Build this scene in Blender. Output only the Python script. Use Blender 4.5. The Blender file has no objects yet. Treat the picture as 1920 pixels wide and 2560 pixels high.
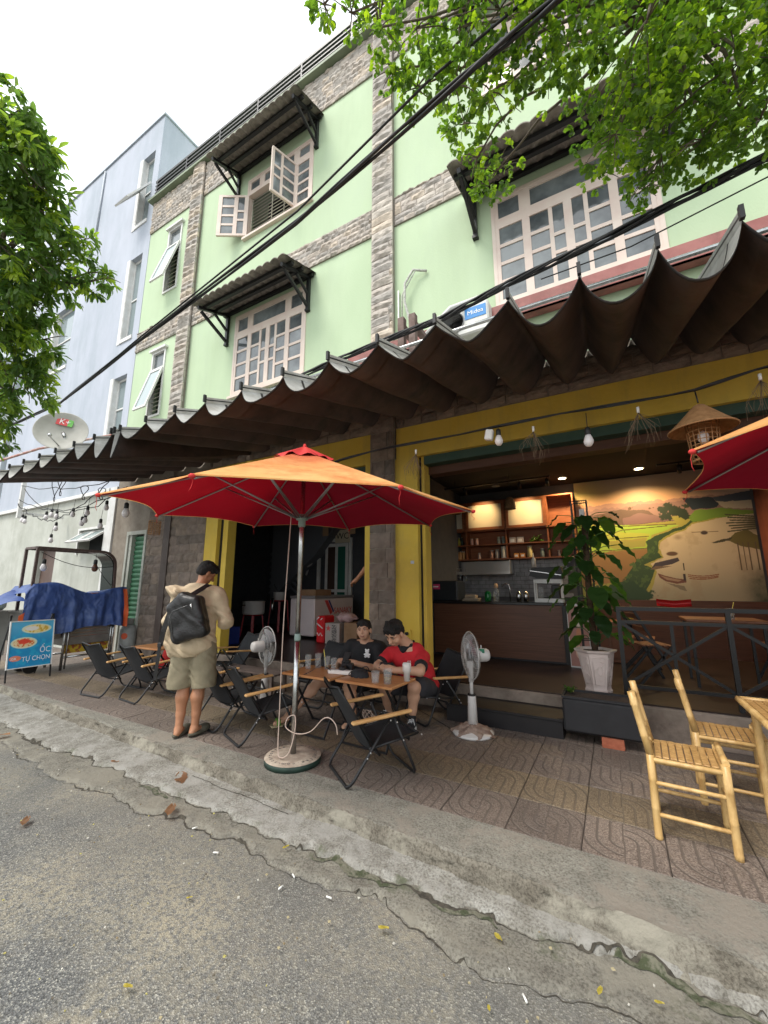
import bpy, bmesh, math, random, mathutils
import numpy as np
from mathutils import Vector, Matrix
from mathutils import noise as mnoise
random.seed(7)
rad = math.radians
S = bpy.context.scene
COL = S.collection
# ---------------------------------------------------------------- camera, sky, sun, exposure
cam_d = bpy.data.cameras.new('camera'); cam = bpy.data.objects.new('camera', cam_d); COL.objects.link(cam)
cam.location = (0, 0, 1.6); cam.rotation_euler = (rad(90 + 10.592), 0, rad(29.406))
cam_d.sensor_fit = 'HORIZONTAL'; cam_d.sensor_width = 36; cam_d.lens = 18.75; cam_d.clip_start = .05; cam_d.clip_end = 2000
S.camera = cam
W = bpy.data.worlds.new('World'); S.world = W; W.use_nodes = True
wn = W.node_tree; wn.nodes.clear()
wo = wn.nodes.new('ShaderNodeOutputWorld'); wm = wn.nodes.new('ShaderNodeMixShader')
b1 = wn.nodes.new('ShaderNodeBackground'); b2 = wn.nodes.new('ShaderNodeBackground')
sk = wn.nodes.new('ShaderNodeTexSky'); sk.sky_type = 'NISHITA'; sk.sun_disc = False
SUN_EL, SUN_AZ = 58, 205          # azimuth of the sun, degrees clockwise from +Y
sk.sun_elevation = rad(SUN_EL); sk.sun_rotation = rad(SUN_AZ); sk.air_density = 1.5; sk.dust_density = 4
wn.links.new(sk.outputs[0], b1.inputs[0]); b1.inputs[1].default_value = .12
b2.inputs[0].default_value = (.93, .975, 1, 1); b2.inputs[1].default_value = 1.0      # the cloud deck
wm.inputs[0].default_value = .82
wn.links.new(b1.outputs[0], wm.inputs[1]); wn.links.new(b2.outputs[0], wm.inputs[2]); wn.links.new(wm.outputs[0], wo.inputs[0])
sun_d = bpy.data.lights.new('sun', 'SUN'); sun = bpy.data.objects.new('sun', sun_d); COL.objects.link(sun)
sun_d.energy = 1.4; sun_d.angle = rad(20); sun_d.color = (1, .96, .9)
sv = Vector((math.sin(rad(SUN_AZ)) * math.cos(rad(SUN_EL)), math.cos(rad(SUN_AZ)) * math.cos(rad(SUN_EL)), math.sin(rad(SUN_EL))))
sun.rotation_euler = sv.to_track_quat('Z', 'Y').to_euler(); sun.location = (0, -4, 20)
S.view_settings.view_transform = 'Standard'; S.view_settings.look = 'None'; S.view_settings.gamma = 1
S.view_settings.use_curve_mapping = False; S.view_settings.exposure = 1.05

# ---------------------------------------------------------------- materials
MC = {}
def lin(c):
    return tuple(((v / 255) / 12.92 if v / 255 <= .04045 else ((v / 255 + .055) / 1.055) ** 2.4) for v in c)
def mat(name, c=(.5, .5, .5), c2=None, sc=6., rough=.6, metal=0, bump=0, bsc=40., detail=4, emit=None, es=1, trans=0, alpha=1,
        spec=.5, obj=False, stretch=None, contrast=(.35, .65), c3=None, sc3=1.2, transl=0, ior=1.45):
    """principled material; colour wanders between c and c2 (noise, scale sc) and blotches of c3"""
    if name in MC: return MC[name]
    m = bpy.data.materials.new(name); m.use_nodes = True; MC[name] = m
    N = m.node_tree.nodes; L = m.node_tree.links; P = N['Principled BSDF']
    P.inputs['Base Color'].default_value = (*c, 1); P.inputs['Roughness'].default_value = rough
    P.inputs['Metallic'].default_value = metal; P.inputs['Specular IOR Level'].default_value = spec; P.inputs['IOR'].default_value = ior
    P.inputs['Transmission Weight'].default_value = trans; P.inputs['Alpha'].default_value = alpha
    tc = N.new('ShaderNodeTexCoord'); vec = tc.outputs['Object']
    if not obj:
        g = N.new('ShaderNodeNewGeometry'); vec = g.outputs['Position']
    if stretch:
        mp = N.new('ShaderNodeMapping'); mp.inputs['Scale'].default_value = stretch; L.new(vec, mp.inputs[0]); vec = mp.outputs[0]
    if c2 is not None:
        n = N.new('ShaderNodeTexNoise'); n.inputs['Scale'].default_value = sc; n.inputs['Detail'].default_value = detail; n.inputs['Roughness'].default_value = .6
        L.new(vec, n.inputs[0]); r = N.new('ShaderNodeValToRGB'); r.color_ramp.elements[0].position = contrast[0]; r.color_ramp.elements[1].position = contrast[1]
        r.color_ramp.elements[0].color = (*c, 1); r.color_ramp.elements[1].color = (*c2, 1); L.new(n.outputs[0], r.inputs[0]); out = r.outputs[0]
        if c3 is not None:
            n3 = N.new('ShaderNodeTexNoise'); n3.inputs['Scale'].default_value = sc3; n3.inputs['Detail'].default_value = 6; n3.inputs['Roughness'].default_value = .7
            L.new(vec, n3.inputs[0]); r3 = N.new('ShaderNodeValToRGB'); r3.color_ramp.elements[0].position = .48; r3.color_ramp.elements[1].position = .68
            r3.color_ramp.elements[0].color = (0, 0, 0, 1); r3.color_ramp.elements[1].color = (1, 1, 1, 1); L.new(n3.outputs[0], r3.inputs[0])
            mx = N.new('ShaderNodeMix'); mx.data_type = 'RGBA'; L.new(r3.outputs[0], mx.inputs[0]); L.new(out, mx.inputs[6]); mx.inputs[7].default_value = (*c3, 1); out = mx.outputs[2]
        L.new(out, P.inputs['Base Color'])
    if bump:
        nb = N.new('ShaderNodeTexNoise'); nb.inputs['Scale'].default_value = bsc; nb.inputs['Detail'].default_value = 5; L.new(vec, nb.inputs[0])
        bb = N.new('ShaderNodeBump'); bb.inputs['Strength'].default_value = min(1, bump); bb.inputs['Distance'].default_value = .01 * max(1, bump); L.new(nb.outputs[0], bb.inputs['Height']); L.new(bb.outputs[0], P.inputs['Normal'])
    if emit: P.inputs['Emission Color'].default_value = (*emit, 1); P.inputs['Emission Strength'].default_value = es
    if transl:
        t = N.new('ShaderNodeBsdfTranslucent'); ms = N.new('ShaderNodeMixShader'); ms.inputs[0].default_value = transl
        if P.inputs['Base Color'].links: L.new(P.inputs['Base Color'].links[0].from_socket, t.inputs[0])
        else: t.inputs[0].default_value = (*c, 1)
        L.new(P.outputs[0], ms.inputs[1]); L.new(t.outputs[0], ms.inputs[2]); L.new(ms.outputs[0], N['Material Output'].inputs[0])
    return m
def vcmat(name, rough=.6, bump=0, emit=0):
    if name in MC: return MC[name]
    m = bpy.data.materials.new(name); m.use_nodes = True; MC[name] = m
    N = m.node_tree.nodes; L = m.node_tree.links; P = N['Principled BSDF']; P.inputs['Roughness'].default_value = rough
    a = N.new('ShaderNodeVertexColor'); a.layer_name = 'print'; L.new(a.outputs[0], P.inputs['Base Color'])
    return m
def varmat(name, cols, rough=.85, bump=.6, bsc=30, sc=9, dark=.75, spec=.3):
    """one material for many alike pieces: each object (or each stone in a joined mesh, by its 'tone' attribute) takes its own colour"""
    if name in MC: return MC[name]
    m = bpy.data.materials.new(name); m.use_nodes = True; MC[name] = m
    N = m.node_tree.nodes; L = m.node_tree.links; P = N['Principled BSDF']; P.inputs['Roughness'].default_value = rough; P.inputs['Specular IOR Level'].default_value = spec
    at = N.new('ShaderNodeAttribute'); at.attribute_name = 'tone'
    oi = N.new('ShaderNodeObjectInfo'); ad = N.new('ShaderNodeMath'); ad.operation = 'ADD'; L.new(at.outputs['Fac'], ad.inputs[0]); L.new(oi.outputs['Random'], ad.inputs[1])
    fr = N.new('ShaderNodeMath'); fr.operation = 'FRACT'; L.new(ad.outputs[0], fr.inputs[0])
    r = N.new('ShaderNodeValToRGB'); cr = r.color_ramp; cr.interpolation = 'CONSTANT' if len(cols) > 3 else 'LINEAR'
    while len(cr.elements) < len(cols): cr.elements.new(.5)
    for i, c in enumerate(cols): cr.elements[i].position = i / len(cols); cr.elements[i].color = (*c, 1)
    L.new(fr.outputs[0], r.inputs[0])
    g = N.new('ShaderNodeNewGeometry'); n = N.new('ShaderNodeTexNoise'); n.inputs['Scale'].default_value = sc; n.inputs['Detail'].default_value = 6; L.new(g.outputs['Position'], n.inputs[0])
    mr = N.new('ShaderNodeMapRange'); mr.inputs[1].default_value = .3; mr.inputs[2].default_value = .7; mr.inputs[3].default_value = dark; mr.inputs[4].default_value = 1.15; L.new(n.outputs[0], mr.inputs[0])
    mx = N.new('ShaderNodeVectorMath'); mx.operation = 'SCALE'; L.new(r.outputs[0], mx.inputs[0]); L.new(mr.outputs[0], mx.inputs['Scale']); L.new(mx.outputs[0], P.inputs['Base Color'])
    nb = N.new('ShaderNodeTexNoise'); nb.inputs['Scale'].default_value = bsc; nb.inputs['Detail'].default_value = 6; L.new(g.outputs['Position'], nb.inputs[0])
    bb = N.new('ShaderNodeBump'); bb.inputs['Strength'].default_value = bump; bb.inputs['Distance'].default_value = .02; L.new(nb.outputs[0], bb.inputs['Height']); L.new(bb.outputs[0], P.inputs['Normal'])
    return m

# ---------------------------------------------------------------- object helpers
def tag(o, label=None, cat=None, group=None, kind=None):
    if label: o['label'] = label
    if cat: o['category'] = cat
    if group: o['group'] = group
    if kind: o['kind'] = kind
    return o
def thing(name, label, cat, loc=(0, 0, 0), rz=0, group=None, rot=None):
    o = bpy.data.objects.new(name, None); COL.objects.link(o); o.location = loc
    o.rotation_euler = rot if rot else (0, 0, rz); o.empty_display_size = .1
    return tag(o, label, cat, group)
def link(name, me, parent=None, loc=None, rot=None):
    o = bpy.data.objects.new(name, me); COL.objects.link(o)
    if parent is not None: o.parent = parent
    if loc is not None: o.location = loc
    if rot is not None: o.rotation_euler = rot
    return o
def copy_tree(o, parent=None, loc=None, rz=None, label=None):
    c = o.copy(); COL.objects.link(c); c.parent = parent
    if loc is not None: c.location = loc
    if rz is not None: c.rotation_euler = (0, 0, rz)
    if label: c['label'] = label
    for ch in KIDS.get(o.name, [x for x in o.children]): copy_tree(ch, c)
    return c
KIDS = {}
def v3(a): return Vector(a)
class MB:
    """collects shapes and links them as one mesh object"""
    def __init__(s): s.v = []; s.f = []; s.sm = []; s.mi = []; s.cur = 0; s.tone = []; s.t = 0.
    def add(s, vs, fs, smooth=False):
        n = len(s.v); s.v += [tuple(p) for p in vs]; s.tone += [s.t] * len(vs)
        s.f += [tuple(i + n for i in f) for f in fs]; s.sm += [smooth] * len(fs); s.mi += [s.cur] * len(fs); return s
    def box(s, x0, x1, y0, y1, z0, z1, M=None):
        vs = [Vector(p) for p in ((x0, y0, z0), (x1, y0, z0), (x1, y1, z0), (x0, y1, z0), (x0, y0, z1), (x1, y0, z1), (x1, y1, z1), (x0, y1, z1))]
        if M is not None: vs = [M @ p for p in vs]
        return s.add(vs, [(0, 3, 2, 1), (4, 5, 6, 7), (0, 1, 5, 4), (1, 2, 6, 5), (2, 3, 7, 6), (3, 0, 4, 7)])
    def bbox(s, x0, x1, y0, y1, z0, z1, b=.004, M=None):
        """box with chamfered edges"""
        b = min(b, (x1 - x0) * .45, (y1 - y0) * .45, (z1 - z0) * .45); vs = []; cx, cy, cz = (x0 + x1) / 2, (y0 + y1) / 2, (z0 + z1) / 2
        hx, hy, hz = (x1 - x0) / 2, (y1 - y0) / 2, (z1 - z0) / 2; idx = {}
        for sx in (-1, 1):
            for sy in (-1, 1):
                for sz in (-1, 1):
                    for a in range(3):
                        d = [hx, hy, hz]; d = [q - (0 if k == a else b) for k, q in enumerate(d)]
                        idx[(sx, sy, sz, a)] = len(vs); vs.append(Vector((cx + sx * d[0], cy + sy * d[1], cz + sz * d[2])))
        fs = []
        for a in range(3):
            o1, o2 = [k for k in range(3) if k != a]
            for sg in (-1, 1):
                q = []
                for u, w in ((-1, -1), (1, -1), (1, 1), (-1, 1)):
                    k = [0, 0, 0]; k[a] = sg; k[o1] = u; k[o2] = w; q.append(idx[(k[0], k[1], k[2], a)])
                flip = (sg < 0) ^ (a == 1); fs.append(tuple(q[::-1]) if flip else tuple(q))
        for a in range(3):
            o1, o2 = [k for k in range(3) if k != a]
            for u in (-1, 1):
                for w in (-1, 1):
                    q = []
                    for (sg, ax) in ((-1, o1), (1, o1), (1, o2), (-1, o2)):
                        k = [0, 0, 0]; k[a] = sg; k[o1] = u; k[o2] = w; q.append(idx[(k[0], k[1], k[2], ax)])
                    fs.append(tuple(q))
        for sx in (-1, 1):
            for sy in (-1, 1):
                for sz in (-1, 1): fs.append(tuple(idx[(sx, sy, sz, a)] for a in range(3)))
        if M is not None: vs = [M @ p for p in vs]
        return s.add(vs, fs)
    def tube(s, pts, r, n=8, cap=True, rr=None, smooth=True):
        pts = [Vector(p) for p in pts]; vs = []; fs = []; k = len(pts)
        t0 = (pts[1] - pts[0]).normalized(); up = Vector((0, 0, 1)) if abs(t0.z) < .9 else Vector((1, 0, 0)); a = t0.cross(up).normalized()
        for i, p in enumerate(pts):
            t = (pts[min(i + 1, k - 1)] - pts[max(i - 1, 0)]).normalized(); a = (a - t * a.dot(t)).normalized(); b = t.cross(a)
            q = rr[i] if rr else r
            for j in range(n): w = 2 * math.pi * j / n; vs.append(p + (a * math.cos(w) + b * math.sin(w)) * q)
        for i in range(k - 1):
            for j in range(n): fs.append((i * n + j, i * n + (j + 1) % n, (i + 1) * n + (j + 1) % n, (i + 1) * n + j))
        s.add(vs, fs, smooth)
        if cap: m = len(s.v) - n * k; s.f += [tuple(m + j for j in range(n))[::-1], tuple(m + (k - 1) * n + j for j in range(n))]; s.sm += [False] * 2; s.mi += [s.cur] * 2
        return s
    def bar(s, a, b, w, h, up=(0, 0, 1)):
        """rectangular bar from a to b, w across, h along up"""
        a = Vector(a); b = Vector(b); t = (b - a).normalized(); u = Vector(up); x = t.cross(u).normalized(); u = x.cross(t)
        vs = [p + x * (sx * w / 2) + u * (sz * h / 2) for p in (a, b) for sx, sz in ((-1, -1), (1, -1), (1, 1), (-1, 1))]
        return s.add(vs, [(0, 1, 2, 3), (7, 6, 5, 4), (0, 4, 5, 1), (1, 5, 6, 2), (2, 6, 7, 3), (3, 7, 4, 0)])
    def lathe(s, prof, c=(0, 0, 0), n=20, M=None, smooth=True, a0=0, capb=True, capt=True):
        vs = []; fs = []; c = Vector(c); k = len(prof)
        for r, z in prof:
            for j in range(n): w = a0 + 2 * math.pi * j / n; p = Vector((r * math.cos(w), r * math.sin(w), z)); vs.append((M @ p if M is not None else p) + c)
        for i in range(k - 1):
            for j in range(n): fs.append((i * n + j, i * n + (j + 1) % n, (i + 1) * n + (j + 1) % n, (i + 1) * n + j))
        s.add(vs, fs, smooth); m = len(s.v) - n * k
        if capb: s.f.append(tuple(m + j for j in range(n))[::-1]); s.sm.append(False); s.mi.append(s.cur)
        if capt: s.f.append(tuple(m + (k - 1) * n + j for j in range(n))); s.sm.append(False); s.mi.append(s.cur)
        return s
    def ball(s, c, r, n=12, m=8, M=None):
        prof = [(max(1e-4, math.sin(math.pi * i / m)), -math.cos(math.pi * i / m)) for i in range(m + 1)]
        rx, ry, rz = r if hasattr(r, '__len__') else (r, r, r); D = Matrix.Diagonal((rx, ry, rz))
        if M is not None: D = M.to_3x3() @ D
        return s.lathe(prof, c, n, D, capb=False, capt=False)
    def grid(s, fn, nu, nv, smooth=True):
        vs = [fn(i / nu, j / nv) for j in range(nv + 1) for i in range(nu + 1)]
        fs = [(j * (nu + 1) + i, j * (nu + 1) + i + 1, (j + 1) * (nu + 1) + i + 1, (j + 1) * (nu + 1) + i) for j in range(nv) for i in range(nu)]
        return s.add(vs, fs, smooth)
    def prism(s, poly, y0, y1, axis='y'):
        n = len(poly)
        P = {'y': lambda a, b, t: (a, t, b), 'x': lambda a, b, t: (t, a, b), 'z': lambda a, b, t: (a, b, t)}[axis]
        vs = [P(a, b, y0) for a, b in poly] + [P(a, b, y1) for a, b in poly]
        return s.add(vs, [tuple(range(n)), tuple(range(n, 2 * n))[::-1]] + [(i, i + n, (i + 1) % n + n, (i + 1) % n) for i in range(n)])
    def mesh(s, name, mats):
        me = bpy.data.meshes.new(name); me.from_pydata(s.v, [], s.f); me.update()
        for m in (mats if isinstance(mats, (list, tuple)) else [mats]): me.materials.append(m)
        me.polygons.foreach_set('use_smooth', s.sm); me.polygons.foreach_set('material_index', s.mi)
        if any(s.tone): at = me.attributes.new('tone', 'FLOAT', 'POINT'); at.data.foreach_set('value', s.tone)
        bm = bmesh.new(); bm.from_mesh(me); bmesh.ops.recalc_face_normals(bm, faces=bm.faces) if len(s.f) < 60000 and not getattr(s, 'keep', False) else None; bm.to_mesh(me); bm.free()
        return me
    def build(s, name, mats, parent=None, loc=None, rot=None): return link(name, s.mesh(name, mats), parent, loc, rot)
def npmesh(name, V, F, mats, parent=None, smooth=True, tone=None, mi=None):
    me = bpy.data.meshes.new(name); V = np.asarray(V, np.float32); F = np.asarray(F, np.int32)
    me.vertices.add(len(V)); me.vertices.foreach_set('co', V.ravel()); k = F.shape[1]
    me.loops.add(F.size); me.loops.foreach_set('vertex_index', F.ravel()); me.polygons.add(len(F))
    me.polygons.foreach_set('loop_start', np.arange(0, F.size, k, dtype=np.int32)); me.polygons.foreach_set('loop_total', np.full(len(F), k, np.int32))
    me.update(calc_edges=True); me.polygons.foreach_set('use_smooth', np.full(len(F), smooth))
    for m in (mats if isinstance(mats, (list, tuple)) else [mats]): me.materials.append(m)
    if mi is not None: me.polygons.foreach_set('material_index', np.asarray(mi, np.int32))
    if tone is not None: at = me.attributes.new('tone', 'FLOAT', 'POINT'); at.data.foreach_set('value', np.asarray(tone, np.float32))
    return link(name, me, parent)
def gridmesh(name, xs, ys, zf, m, parent=None):
    X, Y = np.meshgrid(xs, ys); Z = zf(X, Y); nx, ny = len(xs), len(ys)
    V = np.stack([X, Y, Z], -1).reshape(-1, 3) if not isinstance(Z, tuple) else np.stack(Z, -1).reshape(-1, 3)
    i = np.arange(nx - 1)[None, :] + nx * np.arange(ny - 1)[:, None]; i = i.ravel()
    return npmesh(name, V, np.stack([i, i + 1, i + 1 + nx, i + nx], 1), m, parent)
def fbm(X, Y, sc=1., oct_=5, seed=0, rough=.5):
    """cheap value-noise fbm on numpy arrays"""
    rs = np.random.RandomState(seed); T = rs.rand(256, 256); out = 0; amp = 1; tot = 0
    for o in range(oct_):
        u = X * sc * 2 ** o + 17.3 * o; w = Y * sc * 2 ** o + 9.1 * o; iu = np.floor(u).astype(int); iw = np.floor(w).astype(int); fu = u - iu; fw = w - iw
        fu = fu * fu * (3 - 2 * fu); fw = fw * fw * (3 - 2 * fw); g = lambda a, b: T[a % 256, b % 256]
        out = out + amp * ((g(iu, iw) * (1 - fu) + g(iu + 1, iw) * fu) * (1 - fw) + (g(iu, iw + 1) * (1 - fu) + g(iu + 1, iw + 1) * fu) * fw); tot += amp; amp *= rough
    return out / tot
def holes(mb, x0, x1, z0, z1, hs, y0, y1):
    """wall slab with rectangular openings hs=(x0,x1,z0,z1)"""
    xs = sorted({x0, x1, *[h[0] for h in hs], *[h[1] for h in hs]}); xs = [x for x in xs if x0 <= x <= x1]
    for a, b in zip(xs, xs[1:]):
        m = (a + b) / 2; cuts = sorted([(h[2], h[3]) for h in hs if h[0] < m < h[1]]); z = z0
        for c, d in cuts:
            if c > z: mb.box(a, b, y0, y1, z, c)
            z = max(z, d)
        if z < z1: mb.box(a, b, y0, y1, z, z1)
def text(body, size, loc, rot, m, parent=None, name='lettering', depth=.002, align='CENTER', sx=1.):
    c = bpy.data.curves.new(name, 'FONT'); c.body = body; c.size = size; c.align_x = align; c.align_y = 'CENTER'; c.extrude = depth; c.resolution_u = 3
    t = bpy.data.objects.new(name, c); me = bpy.data.meshes.new_from_object(t); bpy.data.objects.remove(t); bpy.data.curves.remove(c)
    me.materials.clear(); me.materials.append(m); o = link(name, me, parent, loc, rot); o.scale = (sx, 1, 1); return o
def sagline(a, b, sag, n=14, wob=0, seed=0):
    a = Vector(a); b = Vector(b); r = random.Random(seed); out = []
    for i in range(n + 1):
        t = i / n; p = a.lerp(b, t); p.z -= sag * 4 * t * (1 - t)
        if wob and 0 < i < n: p += Vector((r.uniform(-1, 1), r.uniform(-1, 1), r.uniform(-1, 1))) * wob
        out.append(p)
    return out
def crom(P, n=6):
    P = [Vector(p) for p in P]; Q = [P[0] * 2 - P[1]] + P + [P[-1] * 2 - P[-2]]; out = []
    for i in range(1, len(Q) - 2):
        a, b, c, d = Q[i - 1:i + 3]
        for k in range(n): t = k / n; out.append(.5 * ((2 * b) + (c - a) * t + (2 * a - 5 * b + 4 * c - d) * t * t + (3 * b - a - 3 * c + d) * t ** 3))
    return out + [P[-1]]
def streaks(m, amt=.25, col=(.12, .12, .09), sc=(3.2, 3.2, .16), lo=.5, hi=.72):
    """vertical rain stains over a wall paint"""
    N = m.node_tree.nodes; L = m.node_tree.links; P = N['Principled BSDF']; src = P.inputs['Base Color'].links[0].from_socket
    g = N.new('ShaderNodeNewGeometry'); mp = N.new('ShaderNodeMapping'); mp.inputs['Scale'].default_value = sc; L.new(g.outputs['Position'], mp.inputs[0]); n = N.new('ShaderNodeTexNoise'); n.inputs['Scale'].default_value = 1; n.inputs['Detail'].default_value = 9; n.inputs['Roughness'].default_value = .72; L.new(mp.outputs[0], n.inputs[0])
    mr = N.new('ShaderNodeMapRange'); mr.inputs[1].default_value = lo; mr.inputs[2].default_value = hi; mr.inputs[4].default_value = amt; L.new(n.outputs[0], mr.inputs[0]); mx = N.new('ShaderNodeMix'); mx.data_type = 'RGBA'; L.new(mr.outputs[0], mx.inputs[0]); L.new(src, mx.inputs[6]); mx.inputs[7].default_value = (*col, 1); L.new(mx.outputs[2], P.inputs['Base Color'])
# common materials
blackm = mat('black_steel', (.012, .012, .013), rough=.45)
chrome = mat('steel_tube', (.55, .56, .56), rough=.25, metal=1, c2=(.4, .4, .4), sc=20)
whitep = mat('white_paint', (.72, .72, .70), (.62, .61, .58), rough=.5)
# ---------------------------------------------------------------- ground
asph = bpy.data.materials.new('asphalt'); asph.use_nodes = True
def mk_ground(m, base, spots, kind):
    N = m.node_tree.nodes; L = m.node_tree.links; P = N['Principled BSDF']; P.inputs['Roughness'].default_value = .9; P.inputs['Specular IOR Level'].default_value = .25
    g = N.new('ShaderNodeNewGeometry'); pos = g.outputs['Position']
    def noise(sc, det=5, ro=.6): n = N.new('ShaderNodeTexNoise'); n.inputs['Scale'].default_value = sc; n.inputs['Detail'].default_value = det; n.inputs['Roughness'].default_value = ro; L.new(pos, n.inputs[0]); return n.outputs[0]
    def ramp(src, stops):
        r = N.new('ShaderNodeValToRGB'); cr = r.color_ramp
        while len(cr.elements) < len(stops): cr.elements.new(.5)
        for e, (p, c) in zip(cr.elements, stops): e.position = p; e.color = (*c, 1)
        L.new(src, r.inputs[0]); return r.outputs[0]
    def mix(f, a, b, mode='MIX'):
        x = N.new('ShaderNodeMix'); x.data_type = 'RGBA'; x.blend_type = mode
        if hasattr(f, 'links'): L.new(f, x.inputs[0])
        else: x.inputs[0].default_value = f
        for s, k in ((a, 6), (b, 7)):
            if hasattr(s, 'links'): L.new(s, x.inputs[k])
            else: x.inputs[k].default_value = (*s, 1)
        return x.outputs[2]
    if kind == 'asphalt':
        v = N.new('ShaderNodeTexVoronoi'); v.inputs['Scale'].default_value = 150; L.new(pos, v.inputs[0])
        vc = N.new('ShaderNodeSeparateColor'); L.new(v.outputs['Color'], vc.inputs[0])
        col = ramp(vc.outputs[0], [(0, (.085, .087, .086)), (.45, (.148, .15, .147)), (.8, (.20, .199, .188)), (1, (.40, .39, .34))])
        edge = ramp(v.outputs['Distance'], [(0, (1, 1, 1)), (.35, (.96, .96, .96)), (.8, (.62, .62, .62))]); col = mix(1, col, edge, 'MULTIPLY')
        dust = ramp(noise(1.1, 6, .65), [(.40, (0, 0, 0)), (.68, (1, 1, 1))]); fine = ramp(noise(45, 4), [(.4, (0, 0, 0)), (.6, (1, 1, 1))]); dd = mix(1, dust, fine, 'MULTIPLY')
        # dust gathers towards the gutter
        sx = N.new('ShaderNodeSeparateXYZ'); L.new(pos, sx.inputs[0]); mr = N.new('ShaderNodeMapRange'); mr.inputs[1].default_value = 1.0; mr.inputs[2].default_value = 2.3; L.new(sx.outputs[1], mr.inputs[0])
        n2 = noise(3, 5); mul = N.new('ShaderNodeMath'); mul.operation = 'MULTIPLY'; L.new(mr.outputs[0], mul.inputs[0]); L.new(n2, mul.inputs[1])
        col = mix(dd, col, (.30, .27, .20)); col = mix(mul.outputs[0], col, (.20, .18, .145))
        tone = ramp(noise(.55, 3), [(.3, (.78, .8, .82)), (.7, (1.15, 1.13, 1.1))]); col = mix(1, col, tone, 'MULTIPLY')
        bsrc = v.outputs['Distance']; bd = .004
    else:
        col = ramp(noise(7, 8, .72), [(.3, base[0]), (.5, base[1]), (.7, base[2])])
        sp = ramp(noise(85, 3, .6), [(.38, (.55, .53, .5)), (.5, (1, 1, 1)), (.66, (1.25, 1.25, 1.22))]); col = mix(.8, col, sp, 'MULTIPLY')
        bl = ramp(noise(2.1, 9, .78), [(.48, (0, 0, 0)), (.58, (1, 1, 1))]); col = mix(bl, col, spots[0])
        mo = ramp(noise(3.7, 8, .75), [(.54, (0, 0, 0)), (.66, (.85, .85, .85))])
        sx = N.new('ShaderNodeSeparateXYZ'); L.new(pos, sx.inputs[0]); d1 = N.new('ShaderNodeMath'); d1.operation = 'COMPARE'; d1.inputs[1].default_value = 2.20; d1.inputs[2].default_value = .05; L.new(sx.outputs[1], d1.inputs[0])
        if kind == 'c': col = mix(mix(1, mo, (1, 1, 1), 'MULTIPLY') if False else mo, col, mix(d1.outputs[0], col, spots[1]))
        bsrc = noise(38, 8, .7); bd = .012
    b = N.new('ShaderNodeBump'); b.inputs['Distance'].default_value = bd; b.inputs['Strength'].default_value = .8; L.new(bsrc, b.inputs['Height']); L.new(b.outputs[0], P.inputs['Normal'])
    L.new(col, P.inputs['Base Color']); return m
mk_ground(asph, None, None, 'asphalt')
conc = bpy.data.materials.new('gutter_concrete'); conc.use_nodes = True
mk_ground(conc, [(.13, .12, .10), (.22, .21, .185), (.33, .325, .30)], [(.27, .26, .235), (.085, .092, .055)], 'c')
kconc = bpy.data.materials.new('kerb_concrete'); kconc.use_nodes = True
mk_ground(kconc, [(.145, .138, .115), (.20, .19, .162), (.25, .24, .205)], [(.225, .20, .165), (.14, .135, .112)], 'c')
dirt = bpy.data.materials.new('patch_mortar'); dirt.use_nodes = True
mk_ground(dirt, [(.12, .11, .092), (.17, .16, .135), (.235, .22, .18)], [(.20, .185, .15), (.09, .095, .06)], 'c')
big = MB(); big.box(-150, 150, -120, 150, -1.0, -.06); tag(big.build('ground', mat('earth', (.13, .12, .09), (.17, .16, .13))), kind='structure')
def axis(fine0, fine1, st, lo, hi, k=10):
    a = list(np.arange(fine0, fine1, st)); return np.array(list(np.linspace(lo, fine0, k, endpoint=False)) + a + list(np.linspace(fine1, hi, k)))
def kerbY(X): return 2.36 - .045 * np.clip(X, -9, 2)
def roadz(X, Y):
    z = (fbm(X, Y, .8, 3, 3) - .5) * .03 + (fbm(X, Y, 9, 3, 5) - .5) * .006
    return np.where(Y > 2.35, -.03, z - .008)
tag(gridmesh('road', axis(-7, 1.6, .03, -70, 60, 14), axis(.6, 2.5, .03, -30, 2.9, 8), roadz, asph), kind='structure')
def apron(edge, th, seed, rise, amp=.10):
    def f(X, Y):
        e = edge + .012 * X + (fbm(X, Y * .3, 1.6, 6, seed, .62) - .5) * amp * 2.6 + (fbm(X, Y, 9, 3, seed + 2) - .5) * .085
        t = np.clip((Y - e) / .035, 0, 1); t = t * t * (3 - 2 * t); k = kerbY(X)
        top = th + rise * np.clip((Y - e) / (k - e + .01), 0, 1) + (fbm(X, Y, 5, 5, seed + 4) - .5) * .022 + (fbm(X, Y, 28, 3, seed + 5) - .5) * .008
        return (-.05) * (1 - t) + top * t
    return f
xs = axis(-7.5, 1.6, .018, -25, 20, 60)
tag(gridmesh('gutter_patch', xs, np.arange(1.72, 2.46, .018), apron(2.03, .008, 21, .008, .12), dirt), kind='structure')
tag(gridmesh('gutter', xs, np.arange(1.80, 2.82, .018), apron(2.21, .030, 31, .030, .12), conc), kind='structure')
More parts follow.
